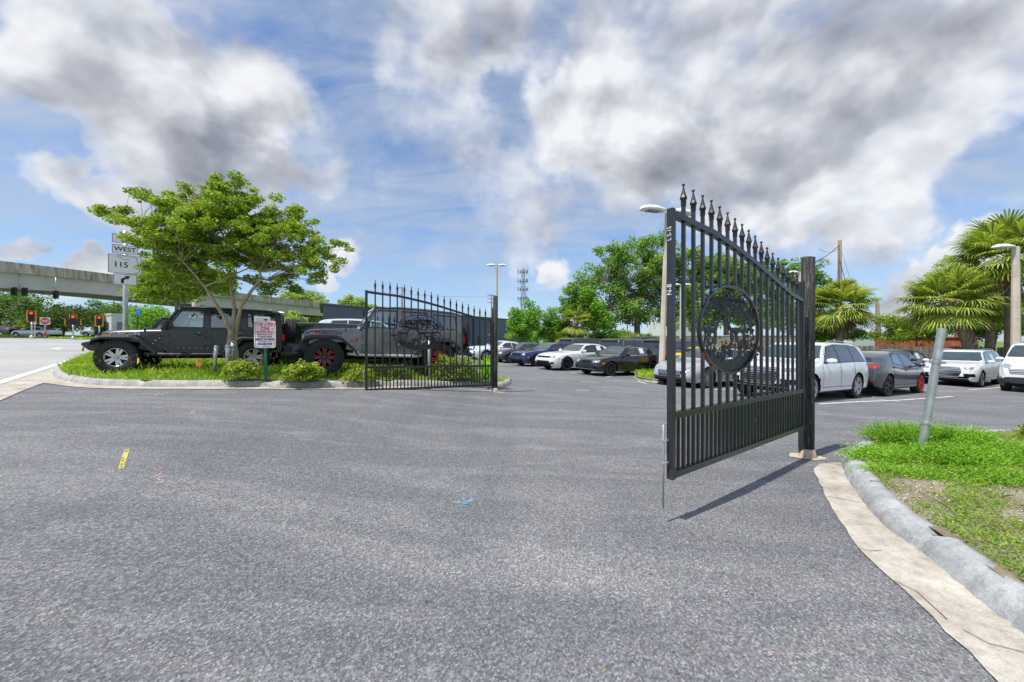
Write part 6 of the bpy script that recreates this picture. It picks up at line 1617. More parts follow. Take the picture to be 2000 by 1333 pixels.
offroader('black four door off-roader with silver wheels parked behind the multi-trunk tree', jm(227, 10.0, 27, .56, .52), BLK, M['plastic'], .42, M['alloy'], dict(n=5, dbl=.2, w=.062, rim=.56, knob=1), None,
    dict(lift=.02, armour=1, hinge=BLK, step=M['plastic'], bumper=0, frame=BLK, roof=ROOFB, rearglass='tint', letter=M['alu'], dot=M['alu'], extra=paper1))
offroader('grey four door off-roader with red and black wheels behind the farther gate', jm(632, 9.75, 26, .545, .43), GRN, M['plastic'], .445, M['alloy_dark'], dict(n=8, w=.06, rim=.56, knob=1), simple('red_accent', (.75, .05, .03), .35),
    dict(lift=.05, hinge=GRN, step=M['alu'], bumper=1, frame=GRN, roof=GTOP, rearglass='tint', letter=simple('dark_red_letters', (.16, .03, .04), .5), badge=simple('red_outline', (.5, .1, .1), .5), dot=M['red_paint'], coil=1))
# third off-roader behind the black one (only its windscreen corner shows), and the dark SUV between the two
offroader('dark off-roader mostly hidden behind the bonnet and windscreen of the black one', jm(225, 13.9, 27, .5, .5), BLK, M['plastic'], .42, M['alloy'], dict(n=5, dbl=.2, w=.062, rim=.56, knob=1), None,
    dict(lift=.0, hinge=BLK, step=M['plastic'], bumper=0, frame=BLK, roof=ROOFB, rearglass='tint', letter=M['alu'], dot=M['alu']))
def trunkx(root, s, sp):
    spoiler(0, .75)(root, s, sp)
    mb = MB(); mb.box((-(sp['L']-s.x0)-.08, 0, .5), (.25, 1.7, .22)); mb.build('step_bumper', M['chrome'], root, bevel=.04)
car('boxsuv', 'suv', 'dark SUV rear with red lamps and chrome bumper between the two off-roaders', 'car', (-6.55, 12.6), R(30), PB, 'alloy_dark', dict(n=8, w=.05), dict(tailz=.95, tailh=.3), 2, None, ('r', -1), extras=trunkx, z=.15)
car('suv', 'suv', 'white SUV roof seen just above the grey off-roader\'s bonnet', 'car', (-7.3, 16.4), R(30), PW, 'alloy', None, FR['gen'], 1, None, ('r', -1), z=.62)
# ================================================================ vegetation
def orient_leaves(C, size, aspect=.45, up=.35, rng=RNG, droop=0., face=None):
    """C: (n,3) centres -> rhombic leaf quads"""
    n = len(C); d = rng.normal(size=(n, 3)); d[:, 2] = d[:, 2]*.6-droop; d /= np.linalg.norm(d, axis=1)[:, None]
    nn = rng.normal(size=(n, 3)); nn[:, 2] += up*3; s = np.cross(d, nn); s /= np.linalg.norm(s, axis=1)[:, None]+1e-9
    L = size*(.6+.8*rng.random(n))[:, None]
    V = np.stack([C-d*L*.5, C+s*L*aspect*.5, C+d*L*.5, C-s*L*aspect*.5], 1).reshape(-1, 3)
    return V, np.arange(4*n).reshape(-1, 4)
LM = {}
LM['myrtle'] = leafmat('myrtle_leaves', [(0.104, 0.187, 0.020), (0.186, 0.302, 0.035), (0.313, 0.426, 0.052), (0.502, 0.532, 0.087)], .4)
LM['oak'] = leafmat('oak_leaves', [(0.077, 0.152, 0.046), (0.152, 0.293, 0.064), (0.255, 0.434, 0.088), (0.434, 0.586, 0.152)], .33)
LM['dark'] = leafmat('dark_tree_leaves', [(0.055, 0.113, 0.040), (0.101, 0.200, 0.055), (0.164, 0.288, 0.076), (0.251, 0.351, 0.113)], .3)
LM['olive'] = leafmat('olive_tree_leaves', [(0.161, 0.243, 0.065), (0.284, 0.411, 0.099), (0.444, 0.595, 0.167), (0.620, 0.620, 0.264)], .3)
LM['bright'] = leafmat('bright_tree_leaves', [(0.082, 0.179, 0.024), (0.145, 0.324, 0.041), (0.244, 0.454, 0.056), (0.356, 0.535, 0.082)], .4)
LM['hedge'] = leafmat('hedge_leaves', [(0.082, 0.145, 0.019), (0.179, 0.276, 0.032), (0.324, 0.421, 0.049), (0.583, 0.616, 0.130)], .35)
LM['grass'] = leafmat('grass_blades', [(0.155, 0.288, 0.018), (0.292, 0.473, 0.025), (0.466, 0.620, 0.051), (0.620, 0.620, 0.236)], .4)
LM['weed'] = leafmat('weed_leaves', [(0.100, 0.242, 0.017), (0.185, 0.397, 0.028), (0.284, 0.524, 0.043), (0.454, 0.595, 0.100)], .42)
LM['cover'] = leafmat('creeping_weeds', [(.11, .24, .025), (.18, .36, .03), (.26, .44, .05), (.4, .46, .1), (.28, .24, .09)], .35)
LM['palm'] = leafmat('palm_fronds', [(0.101, 0.175, 0.037), (0.202, 0.284, 0.051), (0.353, 0.436, 0.077), (0.620, 0.589, 0.152)], .3)
LM['dead'] = leafmat('dry_fronds', [(.16, .1, .06), (.28, .19, .12), (.4, .3, .2)], .2)
LM['moss'] = leafmat('hanging_moss', [(.06, .06, .045), (.1, .1, .075), (.16, .15, .12)], .2)
LM['litter'] = leafmat('leaf_litter', [(.2, .05, .03), (.3, .1, .06), (.4, .24, .12), (.16, .09, .05)], .1)
LM['rock'] = leafmat('gravel_chips', [(.3, .28, .26), (.45, .43, .4), (.6, .58, .55)], .0)
M['bark'] = barkmat('grey_bark', (.12, .1, .08), (.22, .19, .15), (.32, .29, .24))
M['mbark'] = barkmat('myrtle_bark', (.2, .17, .1), (.36, .3, .19), (.5, .45, .3))
M['palmbark'] = barkmat('palm_boots', (.12, .085, .06), (.26, .2, .15), (.42, .35, .28))
def limb(mb, a, b, r0, r1, wob, rnd, n=5):
    a, b = Vector(a), Vector(b); L = (b-a).length; pts = []; rs = []
    o1 = Vector((rnd.uniform(-1, 1), rnd.uniform(-1, 1), rnd.uniform(-.5, 1)))*wob*L
    for i in range(n+1):
        t = i/n; p = a.lerp(b, t)+o1*math.sin(t*math.pi); pts.append(p); rs.append(lerp(r0, r1, t))
    mb.tube(pts, rs, 7 if r0 > .03 else 5, cap=False); return pts
def tree(name, label, base, crown, leaf, lsize, nleaf, trunk_r, group=None, nclump=60, clr=.5, seed=1, bark='bark', shellb=.6, moss=0, flat=.8, trunks=None, forkz=.35, cat='tree', aspect=.5, flatbase=-.75, twig=True):
    """crown: list of (cx,cy,cz,rx,ry,rz) ellipsoids relative to base"""
    rnd = random.Random(seed); rng = np.random.default_rng(seed); r = thing(name, label, cat, base, 0, group)
    cl_ = []; vol = [e[3]*e[4]*e[5] for e in crown]
    for e, v in zip(crown, vol):
        k = max(3, int(nclump*v/sum(vol)))
        c = 0
        while c < k:
            d = rng.normal(size=3); d /= np.linalg.norm(d); q = (shellb+(1-shellb)*rng.random())**.6*rng.uniform(.55, 1.)
            p = np.array(e[:3])+d*np.array(e[3:])*q
            if d[2] < flatbase: continue
            cl_.append((p, clr*rng.uniform(.6, 1.35))); c += 1
    C = []
    w_ = np.array([c[1]**2 for c in cl_]); w_ /= w_.sum()
    for (p, cr), ww in zip(cl_, w_):
        k = int(nleaf*ww); d = rng.normal(size=(k, 3)); d /= np.linalg.norm(d, axis=1)[:, None]
        rad = cr*rng.random(k)**.45; q = p+d*rad[:, None]*np.array([1, 1, flat]); C.append(q)
    C = np.concatenate(C)
    V, Fq = orient_leaves(C, lsize, aspect, rng=rng); npmesh('crown', V, Fq, LM[leaf], r)
    mb = MB(); cen = np.mean([c[0] for c in cl_], 0); zmin = min(e[2]-e[5] for e in crown); ztop = max(e[2]+e[5] for e in crown)
    fz = zmin+(ztop-zmin)*forkz
    trs = trunks or [[(0, 0, -.1), (cen[0]*.15, cen[1]*.1, zmin*.6), (cen[0]*.4, cen[1]*.4, fz)]]
    tips = []
    for t_ in trs:
        n = len(t_); mb.tube(t_, [trunk_r*(1-.5*i/(n-1))*(1.25 if i == 0 else 1) for i in range(n)], 10, cap=False); tips.append(Vector(t_[-1]))
    mains = []; nm = 5 if not trunks else 3
    for tp_ in tips:
        for k in range(nm):
            ce = sorted(crown, key=lambda e_: (Vector(e_[:3])-tp_).length)[:5]; e = ce[rnd.randrange(len(ce))]; a = 2*math.pi*(k+rnd.random()*.7)/nm
            q = Vector((e[0]+e[3]*.5*math.cos(a), e[1]+e[4]*.5*math.sin(a), e[2]+e[5]*rnd.uniform(-.2, .5)))
            mains.append(limb(mb, tp_, q, trunk_r*.42, trunk_r*.16, .12, rnd))
    nodes = [p for m_ in mains for p in m_[1:]]
    for (p, cr) in cl_:
        pv = Vector(p); b_ = min(nodes, key=lambda q: (q-pv).length+max(0, q.z-pv.z)*1.5)
        limb(mb, b_, pv, trunk_r*.13, trunk_r*.035, .14, rnd, 4)
    mb.build('trunk', M[bark], r, fixn=False)
    if moss:
        S_ = []; F2 = []
        for i in range(moss):
            p, cr = cl_[rnd.randrange(len(cl_))]
            if p[2] > cen[2]+.1*(ztop-zmin): continue
            for j in range(7):
                x, y, z = p+rng.normal(size=3)*cr*.6; L = rnd.uniform(.5, 1.6)*cr; o = len(S_); a = rnd.uniform(0, 3.14); dx, dy = math.cos(a)*.09*cr, math.sin(a)*.09*cr
                S_ += [(x-dx, y-dy, z), (x+dx, y+dy, z), (x+dx*.5+.1, y+dy*.5, z-L*.6), (x+.05, y, z-L)]; F2.append((o, o+1, o+2, o+3))
        npmesh('hanging_moss', np.array(S_), np.array(F2), LM['moss'], r)
    return r
# ---- crape myrtle on the island
bM = P(452, 708, 9.5); 
def w2l(px, py, Y): return tuple(P(px, py, Y)-bM)
tr1 = [(-.02, 0, -.15), w2l(446, 680, 9.5), w2l(450, 648, 9.45), w2l(437, 618, 9.45), w2l(415, 585, 9.4), w2l(400, 560, 9.35)]
tr2 = [(.0, 0, -.15), w2l(450, 670, 9.5), w2l(455, 632, 9.55), w2l(458, 600, 9.6), w2l(452, 570, 9.7), w2l(450, 540, 9.8)]
tr3 = [(.1, .05, -.15), w2l(458, 670, 9.6), w2l(464, 630, 9.6), w2l(470, 600, 9.5), w2l(490, 570, 9.4), w2l(510, 545, 9.3)]
def el(px, py, Y, rx, ry, rz): c = w2l(px, py, Y); return (*c, rx, ry, rz)
cr = [el(430, 455, 9.5, 1.7, 1.6, 1.15), el(335, 475, 9.3, .95, 1.1, .75), el(545, 475, 9.5, 1.25, 1.2, .85), el(440, 390, 9.6, 1.0, 1., .6), el(450, 352, 9.6, .5, .5, .2), el(400, 550, 9.8, .9, .8, .45), el(510, 560, 9.8, .6, .6, .35), el(330, 560, 9.8, .6, .6, .35), el(570, 560, 9.6, .5, .5, .3), el(330, 405, 9.6, .75, .8, .35), el(590, 520, 9.4, .8, .8, .6),
      el(265, 440, 9.3, .6, .6, .3), el(350, 520, 9.6, 1.0, .8, .5), el(470, 520, 9.6, 1.0, .9, .5), el(640, 485, 9.4, .5, .5, .25), el(545, 425, 9.6, .7, .7, .45), el(225, 412, 9.4, .45, .3, .14), el(600, 440, 9.5, .45, .4, .25), el(300, 385, 9.6, .5, .4, .2), el(655, 520, 9.4, .3, .35, .4), el(620, 545, 9.4, .4, .4, .25), el(205, 412, 9.4, .3, .2, .1), el(245, 430, 9.4, .35, .3, .18), el(675, 485, 9.4, .25, .3, .15), el(195, 410, 9.4, .3, .25, .1)]
tree('crape_myrtle', 'spreading multi-trunk tree with pale bark on the grass island', bM, cr, 'myrtle', .07, 82000, .06, nclump=700, clr=.16, seed=4, bark='mbark', trunks=[tr1, tr2, tr3], shellb=.3, flat=.6)
# ---- trees along the left background
def T_(name, label, px, Y, ells, leaf, ls, nl, tr, **k):
    b_ = GY(px, Y); E = []
    for (ex, ey, rx, rz) in ells:
        q = P(ex, ey, Y)-b_; s = Y/F; E.append((q.x, q.y+k.get('dy', 0), q.z, rx*s, rx*s*.8, rz*s))
    k.pop('dy', None)
    return tree(name, label, b_, E, leaf, ls, nl, tr, **k)
T_('mid_tree', 'bright green tree standing behind the concrete pole and the off-roader', 345, 20, [(340, 540, 85, 45), (300, 575, 55, 28), (400, 560, 60, 35), (280, 545, 35, 20)], 'myrtle', .17, 14000, .16, nclump=90, clr=.55, seed=9)
T_('mid_tree', 'light green bush-like tree between the blue sign and the black off-roader', 300, 28, [(305, 625, 42, 22), (290, 612, 25, 15)], 'bright', .16, 5000, .12, nclump=30, clr=.6, seed=10)
T_('broad_tree', 'tall dense tree filling the left edge below the bridge', 10, 62, [(0, 605, 75, 42), (-60, 590, 80, 55), (55, 600, 35, 30), (40, 640, 55, 20)], 'dark', .42, 14000, .5, nclump=110, clr=1.3, seed=11, group='trees across the street')
T_('round_tree', 'round olive green tree behind the street signals', 119, 56, [(135, 622, 70, 26), (100, 632, 48, 20), (165, 628, 50, 22), (60, 637, 28, 12)], 'olive', .33, 13000, .35, nclump=110, clr=.95, seed=12, group='trees across the street')
T_('oak_tree', 'loose dark tree below the bridge right of the round tree', 215, 90, [(220, 605, 40, 18), (240, 620, 45, 22), (190, 628, 35, 18)], 'dark', .5, 7000, .5, nclump=60, clr=1.3, seed=13, group='trees across the street')
T_('oak_tree', 'row of dark trees low behind the white shop building', 190, 80, [(185, 640, 40, 14), (230, 640, 40, 16), (150, 645, 40, 12)], 'dark', .5, 4000, .4, nclump=40, clr=1.2, seed=14, group='trees across the street') if False else None
for i, (px, Y, lb) in enumerate(((500, 75, 'low dark trees'), (560, 85, 'shaded trees'), (620, 95, 'distant trees'))):
    T_('oak_tree', ('dim tree seen under the bridge directly behind the tow sign', 'dim tree seen under the bridge between the two off-roaders', 'dim tree seen under the bridge above the grey off-roader\'s bonnet')[i], px, Y, [(px, 632, 42, 20), (px+15, 625, 30, 16)], 'olive', .45, 5000, .4, nclump=40, clr=1.1, seed=20+i, group='trees seen under the bridge')
for i, (px, py, rx, lb) in enumerate(((590, 582, 45, 'tree top showing above the bridge parapet left of the grey off-roader'), (690, 594, 35, 'smaller tree top above the bridge parapet near the far gate\'s free end'))):
    T_('oak_tree', lb, px, 150, [(px, py, rx, 13), (px+20, py+8, rx*.7, 10)], 'olive', .8, 3500, .6, nclump=40, clr=1.6, seed=30+i, group='tree tops above the bridge')
# ---- trees in the middle
T_('young_tree', 'small light green tree with open crown right of the telecom mast', 1025, 39, [(1022, 632, 34, 22), (1005, 612, 22, 12), (1045, 615, 22, 14), (1015, 655, 28, 12), (1030, 598, 18, 10)], 'bright', .24, 7000, .13, nclump=60, clr=.6, seed=40)
T_('conifer_like_tree', 'narrow pointed green tree between the young tree and the palmetto', 1078, 40, [(1078, 650, 24, 18), (1078, 628, 17, 16), (1079, 608, 9, 12)], 'bright', .22, 6000, .14, nclump=50, clr=.5, seed=41)
T_('young_tree', 'thin pale trunked tree left of the big oak', 1105, 41, [(1110, 600, 25, 22), (1125, 570, 25, 16), (1105, 640, 22, 16)], 'oak', .24, 5500, .13, nclump=50, clr=.6, seed=42)
T_('young_tree', 'leafy young tree in front of the big oak\'s left side', 1160, 41, [(1160, 615, 35, 25), (1145, 585, 28, 18), (1180, 640, 30, 14)], 'bright', .26, 7000, .15, nclump=60, clr=.65, seed=43)
T_('shrub', 'mass of bright shrubs under the young trees behind the far cars', 1075, 43, [(1060, 658, 40, 12), (1110, 655, 40, 12), (1150, 656, 40, 10), (1190, 656, 40, 9)], 'bright', .22, 9000, .06, nclump=90, clr=.55, seed=44, cat='shrub', flatbase=-.9)
T_('live_oak', 'large live oak with hanging moss behind the middle of the lot', 1245, 46, [(1240, 520, 85, 38), (1180, 565, 70, 36), (1290, 560, 75, 50), (1205, 500, 60, 24), (1275, 478, 60, 20), (1330, 520, 55, 45), (1215, 605, 90, 30), (1150, 535, 45, 20), (1125, 590, 40, 28), (1160, 625, 50, 20), (1265, 622, 60, 20), (1310, 608, 45, 30)], 'oak', .27, 42000, .5, nclump=420, clr=.75, seed=50, moss=160, shellb=.5, group='live oaks behind the lot')
T_('live_oak', 'second live oak seen through the bars of the large gate', 1420, 44, [(1400, 540, 75, 45), (1460, 550, 70, 50), (1370, 590, 60, 45), (1440, 600, 75, 40), (1350, 510, 50, 30)], 'oak', .27, 34000, .4, nclump=330, clr=.7, seed=51, moss=30, shellb=.45, group='live oaks behind the lot')
T_('live_oak', 'third live oak with thin crown behind the near gate post', 1545, 46, [(1530, 560, 60, 40), (1560, 530, 55, 32), (1590, 560, 40, 35), (1510, 600, 50, 35)], 'oak', .27, 15000, .3, nclump=200, clr=.6, seed=52, moss=20, shellb=.45, group='live oaks behind the lot')
T_('background_trees', 'continuous low trees behind the block wall seen through the large gate', 1460, 54, [(1350, 625, 50, 28), (1420, 620, 55, 32), (1490, 622, 55, 30), (1560, 620, 55, 32), (1620, 632, 40, 25)], 'oak', .3, 20000, .2, nclump=170, clr=.9, seed=53, flatbase=-.9)
# ---- right background bushes
T_('shrub_tree', 'spreading feathery shrub behind the rusty container', 1790, 33, [(1790, 640, 55, 22), (1750, 632, 35, 16), (1835, 632, 40, 24), (1775, 655, 60, 14)], 'myrtle', .2, 11000, .12, nclump=90, clr=.55, seed=60, cat='shrub')
T_('shrub_tree', 'dark leafy thicket behind the fence at the right edge', 1930, 29, [(1930, 630, 60, 35), (1985, 620, 50, 45), (1890, 645, 45, 25), (2040, 620, 60, 45)], 'oak', .2, 18000, .16, nclump=120, clr=.6, seed=61, cat='shrub')
T_('shrub_tree', 'sparse tree top behind the palms against the cumulus cloud', 1868, 38, [(1860, 525, 32, 28), (1840, 540, 22, 14), (1880, 560, 30, 30)], 'olive', .2, 3500, .12, nclump=60, clr=.5, seed=62)
T_('shrub_tree', 'vines and shrubs at the foot of the round palm', 1620, 31, [(1610, 650, 28, 14), (1650, 655, 28, 12), (1675, 655, 18, 12), (1600, 665, 30, 10)], 'bright', .16, 8000, .06, nclump=70, clr=.45, seed=63, cat='shrub')
# ---- palms
def palm(name, label, base, head, rl, nf, trunk_r, seed, boots=False, dead=10, lean_mid=None, group=None, fanw=1., skirt=.0):
    rng = random.Random(seed); r = thing(name, label, 'palm', base, 0, group); hd = Vector(head)-Vector(base)
    mid = Vector(lean_mid)-Vector(base) if lean_mid else hd*.5
    pts = []
    for i in range(13):
        t = i/12; pts.append(mid*(2*t*(1-t))*1.0+hd*t*t if lean_mid else hd*t)
    mb = MB(); mb.tube(pts, [trunk_r*(1.1-.1*i/12) for i in range(13)], 12, cap=True)
    mb.build('trunk', M['palmbark'], r)
    if boots:
        mb = MB(); n = 26
        for i in range(n*9):
            t = (i/(n*9)); k = t*12; i0 = min(11, int(k)); p = pts[i0].lerp(pts[i0+1], k-i0); a = i*2.399
            d = Vector((math.cos(a), math.sin(a), 0)); b0 = p+d*trunk_r*.95; b1 = b0+d*.14+Vector((0, 0, .3)); tt = Vector((-d.y, d.x, 0))
            w0, w1 = .075, .03
            vs = [b0-tt*w0, b0+tt*w0, b1+tt*w1, b1-tt*w1]; vs2 = [v-d*.03 for v in vs]
            mb.add(vs+vs2, [(0, 1, 2, 3), (7, 6, 5, 4), (0, 3, 7, 4), (1, 5, 6, 2), (0, 4, 5, 1), (3, 2, 6, 7)])
        mb.build('leaf_boots', M['palmbark'], r)
    def fronds(n, el0, el1, R_, mat, nm, droop=.4, seg=34):
        V = []; Fc = []; st = MB()
        for i in range(n):
            a = i*2.399+rng.uniform(-.3, .3); el_ = lerp(el0, el1, (rng.random()+i/n) % 1.)
            d = Vector((math.cos(a)*math.cos(el_), math.sin(a)*math.cos(el_), math.sin(el_))); side_ = Vector((-math.sin(a), math.cos(a), 0)); nrm = side_.cross(d)*-1
            if nrm.z < 0: nrm = -nrm
            pet = R_*rng.uniform(.45, .62); o = hd+d*pet*1.0; o.z -= .06*pet; L = R_*rng.uniform(.5, .62)*fanw
            st.tube([hd+d*.1, hd+d*pet*.6+Vector((0, 0, .04*R_)), o], [.022, .016, .012], 4, cap=False)
            for j in range(seg):
                th = lerp(-2.0, 2.0, j/(seg-1)); ll = L*(1-.28*abs(th/2.0)**2)*rng.uniform(.88, 1.08)
                dd = (d*math.cos(th)+side_*math.sin(th)).normalized(); ww = L*.03
                fold = nrm*(.1*L*abs(math.sin(th)))
                wv = nrm.cross(dd).normalized()*ww
                p0 = o; p1 = o+dd*ll*.5+fold*.3; dr = Vector((0, 0, -1))*ll*droop*(.5+.5*abs(th)/2)
                p2 = o+dd*ll*.85+dr*.45; p3 = o+dd*ll+dr*1.05
                b_ = len(V); V += [p0, p1-wv, p1+wv, p2-wv*.6, p2+wv*.6, p3]
                Fc += [(b_, b_+1, b_+2), (b_+1, b_+3, b_+2), (b_+2, b_+3, b_+4), (b_+3, b_+5, b_+4)]
        npmesh(nm, np.array([tuple(v) for v in V]), np.array(Fc), mat, r, k=3); st.build('leaf_stalks', M['palmbark'] if nm != 'fronds' else LM['palm'], r, fixn=False)
    fronds(nf, 1.4, -.75, rl, LM['palm'], 'fronds')
    fronds(dead, -.75, -1.25, rl*.8, LM['dead'], 'dry_fronds', .5, 18)
    return r
b_ = GY(1640, 30); palm('round_palm', 'round headed fan palm with brown skirt beside the near gate post', b_, P(1640, 602, 30), 2.45, 64, .22, 5, dead=20, group='fan palms on the right')
b_ = GY(1908, 25); palm('leaning_palm', 'leaning fan palm with criss-cross trunk behind the fence', b_, P(1848, 592, 25), 2.5, 58, .27, 6, boots=True, dead=2, lean_mid=P(1893, 655, 25), group='fan palms on the right')
b_ = GY(1972, 24.5); palm('tall_palm', 'tall fan palm at the right edge above the lamp post', b_, P(1972, 505, 24.5), 3.0, 64, .22, 7, dead=7, group='fan palms on the right')
b_ = GY(1930, 27); palm('low_palm', 'lower dark fan palm with dry fronds between the leaning and tall palms', b_, P(1935, 598, 27), 2.1, 34, .2, 8, dead=6, group='fan palms on the right')
b_ = GY(1123, 40); palm('small_palm', 'small pale fan palm with stubby trunk in front of the oak', b_, P(1123, 628, 40), 2.0, 34, .28, 12, dead=2)
for i, (px, lb) in enumerate(((1232, 'palmetto clump above the highest black SUV roof'), (1262, 'palmetto clump just left of the pale lamp post'), (1092, 'palmetto clump among the shrubs behind the bright blue roof'))):
    b_ = GY(px, 40); palm('palmetto', lb, b_, b_+Vector((0, 0, .9)), 2.1, 22, .18, 14+i, dead=3, group='palmettos at the back of the lot')
# ---- hedges on the island
def bush(name, label, c, rx, ry, rz, leaf, ls, n, seed, group=None, cat='shrub'):
    rng = np.random.default_rng(seed); r = thing(name, label, cat, c, 0, group)
    d = rng.normal(size=(n, 3)); d /= np.linalg.norm(d, axis=1)[:, None]; lump = 1+.16*np.sin(d[:, 0]*7+seed)*np.cos(d[:, 1]*6)+.1*np.sin(d[:, 2]*9+d[:, 0]*5)
    q = d*(rng.random(n)**.25)[:, None]*lump[:, None]*np.array([rx, ry, rz]); q[:, 2] = np.abs(q[:, 2])*1.0+.02
    V, Fq = orient_leaves(q, ls, .55, up=.5, rng=rng); npmesh('foliage', V, Fq, LM[leaf], r)
    mb = MB(); rnd = random.Random(seed)
    for k in range(14):
        a = rnd.uniform(0, 6.28); mb.tube([(0.05*math.cos(a), .05*math.sin(a), -.05), (rx*.6*math.cos(a), ry*.6*math.sin(a), rz*.75)], [.012, .005], 5)
    mb.build('stems', M['bark'], r, fixn=False); return r
HG = 'low clipped shrubs on the grass island'
def hb(px, py, Y): return P(px, py, Y)
bush('hedge_shrub', 'clipped leafy shrub left of the tow sign post, below the tree trunk', hb(470, 735, 8.85), .4, .32, .33, 'hedge', .062, 3600, 1, HG)
bush('hedge_shrub', 'rounded leafy shrub right of the tow sign, hiding the red wheel\'s foot', hb(592, 742, 8.9), .47, .36, .38, 'hedge', .062, 4200, 2, HG)
bush('hedge_shrub', 'smaller leafy shrub just left of the farther gate\'s free end', hb(702, 745, 9.3), .4, .34, .34, 'hedge', .045, 2600, 3, HG)
bush('hedge_shrub', 'reddish green shrub behind the gate in front of the rear red wheel', hb(872, 740, 10.9), .46, .4, .62, 'hedge', .062, 3200, 4, HG)
bush('hedge_shrub', 'tall leafy shrub behind the farther gate, between the two thin posts', hb(905, 738, 11.2), .4, .4, .6, 'hedge', .062, 2600, 5, HG)
bush('hedge_shrub', 'dry low shrub behind the gate below the grey off-roader\'s door', hb(770, 735, 10.4), .5, .3, .26, 'hedge', .045, 1800, 6, HG)
bush('low_bush', 'loose yellow green bush entering at the right edge behind the weeds', G(2050, 862, .14), .36, .3, .36, 'hedge', .062, 1800, 7, None)
# spiky plant
p = hb(948, 742, 11.3); r = thing('spiky_plant', 'spiky long leaved plant behind the hinge end of the farther gate', 'plant', p); mb = MB(); rnd = random.Random(5)
V = []; Fc = []
for i in range(110):
    a = rnd.uniform(0, 6.28); e = rnd.uniform(.25, 1.45); L = rnd.uniform(.6, 1.0); d = Vector((math.cos(a)*math.cos(e), math.sin(a)*math.cos(e), math.sin(e))); s = Vector((-math.sin(a), math.cos(a), 0))*.02
    b0 = len(V); V += [-s, s, d*L*.6+s, d*L*.6-s, d*L+Vector((0, 0, -.12*L))]; Fc += [(b0, b0+1, b0+2), (b0, b0+2, b0+3), (b0+3, b0+2, b0+4)]
npmesh('leaves', np.array([tuple(v) for v in V]), np.array(Fc), LM['weed'], r, k=3)
# ---- grass blades
def blades(name, poly, n, h0, h1, mat, zfn, bias=None, seed=3, wd=.006, lean=.4, clump=0):
    rng = np.random.default_rng(seed); P_ = np.array([(p[0], p[1]) for p in poly]); X = rng.uniform(P_[:, 0].min(), P_[:, 0].max(), n*6); Y = rng.uniform(P_[:, 1].min(), P_[:, 1].max(), n*6)
    k = inside([tuple(p) for p in P_], X, Y)
    if bias is not None: k &= rng.random(len(X)) < bias(X, Y)
    X, Y = X[k][:n], Y[k][:n]; n = len(X)
    if clump:
        X = X+rng.normal(size=n)*clump; Y = Y+rng.normal(size=n)*clump; k = inside([tuple(p) for p in P_], X, Y); X, Y = X[k], Y[k]; n = len(X)
    Z = zfn(X, Y); a = rng.uniform(0, 6.28, n); h = rng.uniform(h0, h1, n); l = rng.normal(size=(n, 2))*lean*h[:, None]
    sx, sy = np.cos(a)*wd, np.sin(a)*wd
    V = np.stack([np.stack([X-sx, Y-sy, Z], 1), np.stack([X+sx, Y+sy, Z], 1), np.stack([X+l[:, 0]*.35+sx*.7, Y+l[:, 1]*.35+sy*.7, Z+h*.6], 1), np.stack([X+l[:, 0], Y+l[:, 1], Z+h], 1)], 1).reshape(-1, 3)
    return tag(npmesh(name, V, np.arange(4*n).reshape(-1, 4), mat), kind='stuff')
def z1(X, Y): return gz(X, Y)+.13+.07*ss(dist_kerb(X, Y)/1.4)
bl1 = lambda X, Y: np.where(dist_kerb(X, Y) < .1, .5, np.where(X < -5.6, 1., np.where(dist_kerb(X, Y) < .55, .35, .8)))
blades('grass', isl1, 60000, .05, .16, LM['grass'], z1, bl1, 3, .006, .45)
blades('tall_grass', [p for p in isl1], 2600, .2, .38, LM['grass'], z1, lambda X, Y: ((dist_kerb(X, Y) > .7) & (dist_kerb(X, Y) < 2.2))*.8, 4, .004, .3)
blades('grass', [tuple(GY(-40, 48).xy), tuple(GY(150, 47.5).xy), tuple(GY(330, 51).xy), tuple(GY(330, 60).xy), tuple(GY(-40, 64).xy)], 12000, .1, .3, LM['grass'], lambda X, Y: gz(X, Y)+.04, None, 8, .05, .4)
blades('grass', smoothp(isl3, 2, True), 1500, .05, .3, LM['grass'], lambda X, Y: gz(X, Y)+.11, None, 9, .008, .5)
# seed heads in the tall grass
rng = np.random.default_rng(5); C = []
for i in range(90):
    px = rng.uniform(180, 560); p = P(px, rng.uniform(692, 716), rng.uniform(8.6, 9.3)); C.append(tuple(p))
C = np.repeat(np.array(C), 5, 0)+rng.normal(size=(450, 3))*[.008, .008, .03]
V, Fq = orient_leaves(C, .03, .4); tag(npmesh('seed_heads', V, Fq, LM['dead']), kind='stuff')
# ---- right island: ground cover, ferny weeds, litter and gravel
isl2 = off_in(k2, .2)+[Vector((6, 1.2)), Vector((9, 2)), Vector((10, 5))]
def z2(X, Y): return gz(X, Y)+.131+.018*np.sin(X*9+2*Y)*np.cos(Y*7)
def cover(name, n, size, mat, dens, hmax, seed, asp=.6, up=1.2):
    rng = np.random.default_rng(seed); P_ = np.array([(p[0], p[1]) for p in isl2]); X = rng.uniform(2.6, 9.5, n*8); Y = rng.uniform(1.2, 6.6, n*8); k = inside([tuple(p) for p in P_], X, Y); X, Y = X[k], Y[k]
    k = rng.random(len(X)) < dens(X, Y); X, Y = X[k][:n], Y[k][:n]
    C = np.stack([X, Y, z2(X, Y)+rng.random(len(X))**2*hmax+.004], 1); V, Fq = orient_leaves(C, size, asp, up=up, rng=rng); return tag(npmesh(name, V, Fq, mat), kind='stuff')
def fb(X, Y, s=1.): return .5+.5*np.sin(X*3.1*s+1.3*np.sin(Y*2.7*s))*np.sin(Y*3.7*s+1.7*np.sin(X*2.3*s))
backw = G(1799, 884).y
gap = lambda X, Y: np.clip((fb(X, Y)-.12)*2.2+(fb(X, Y, 2.7)-.5)*1.2, 0.03, 1)
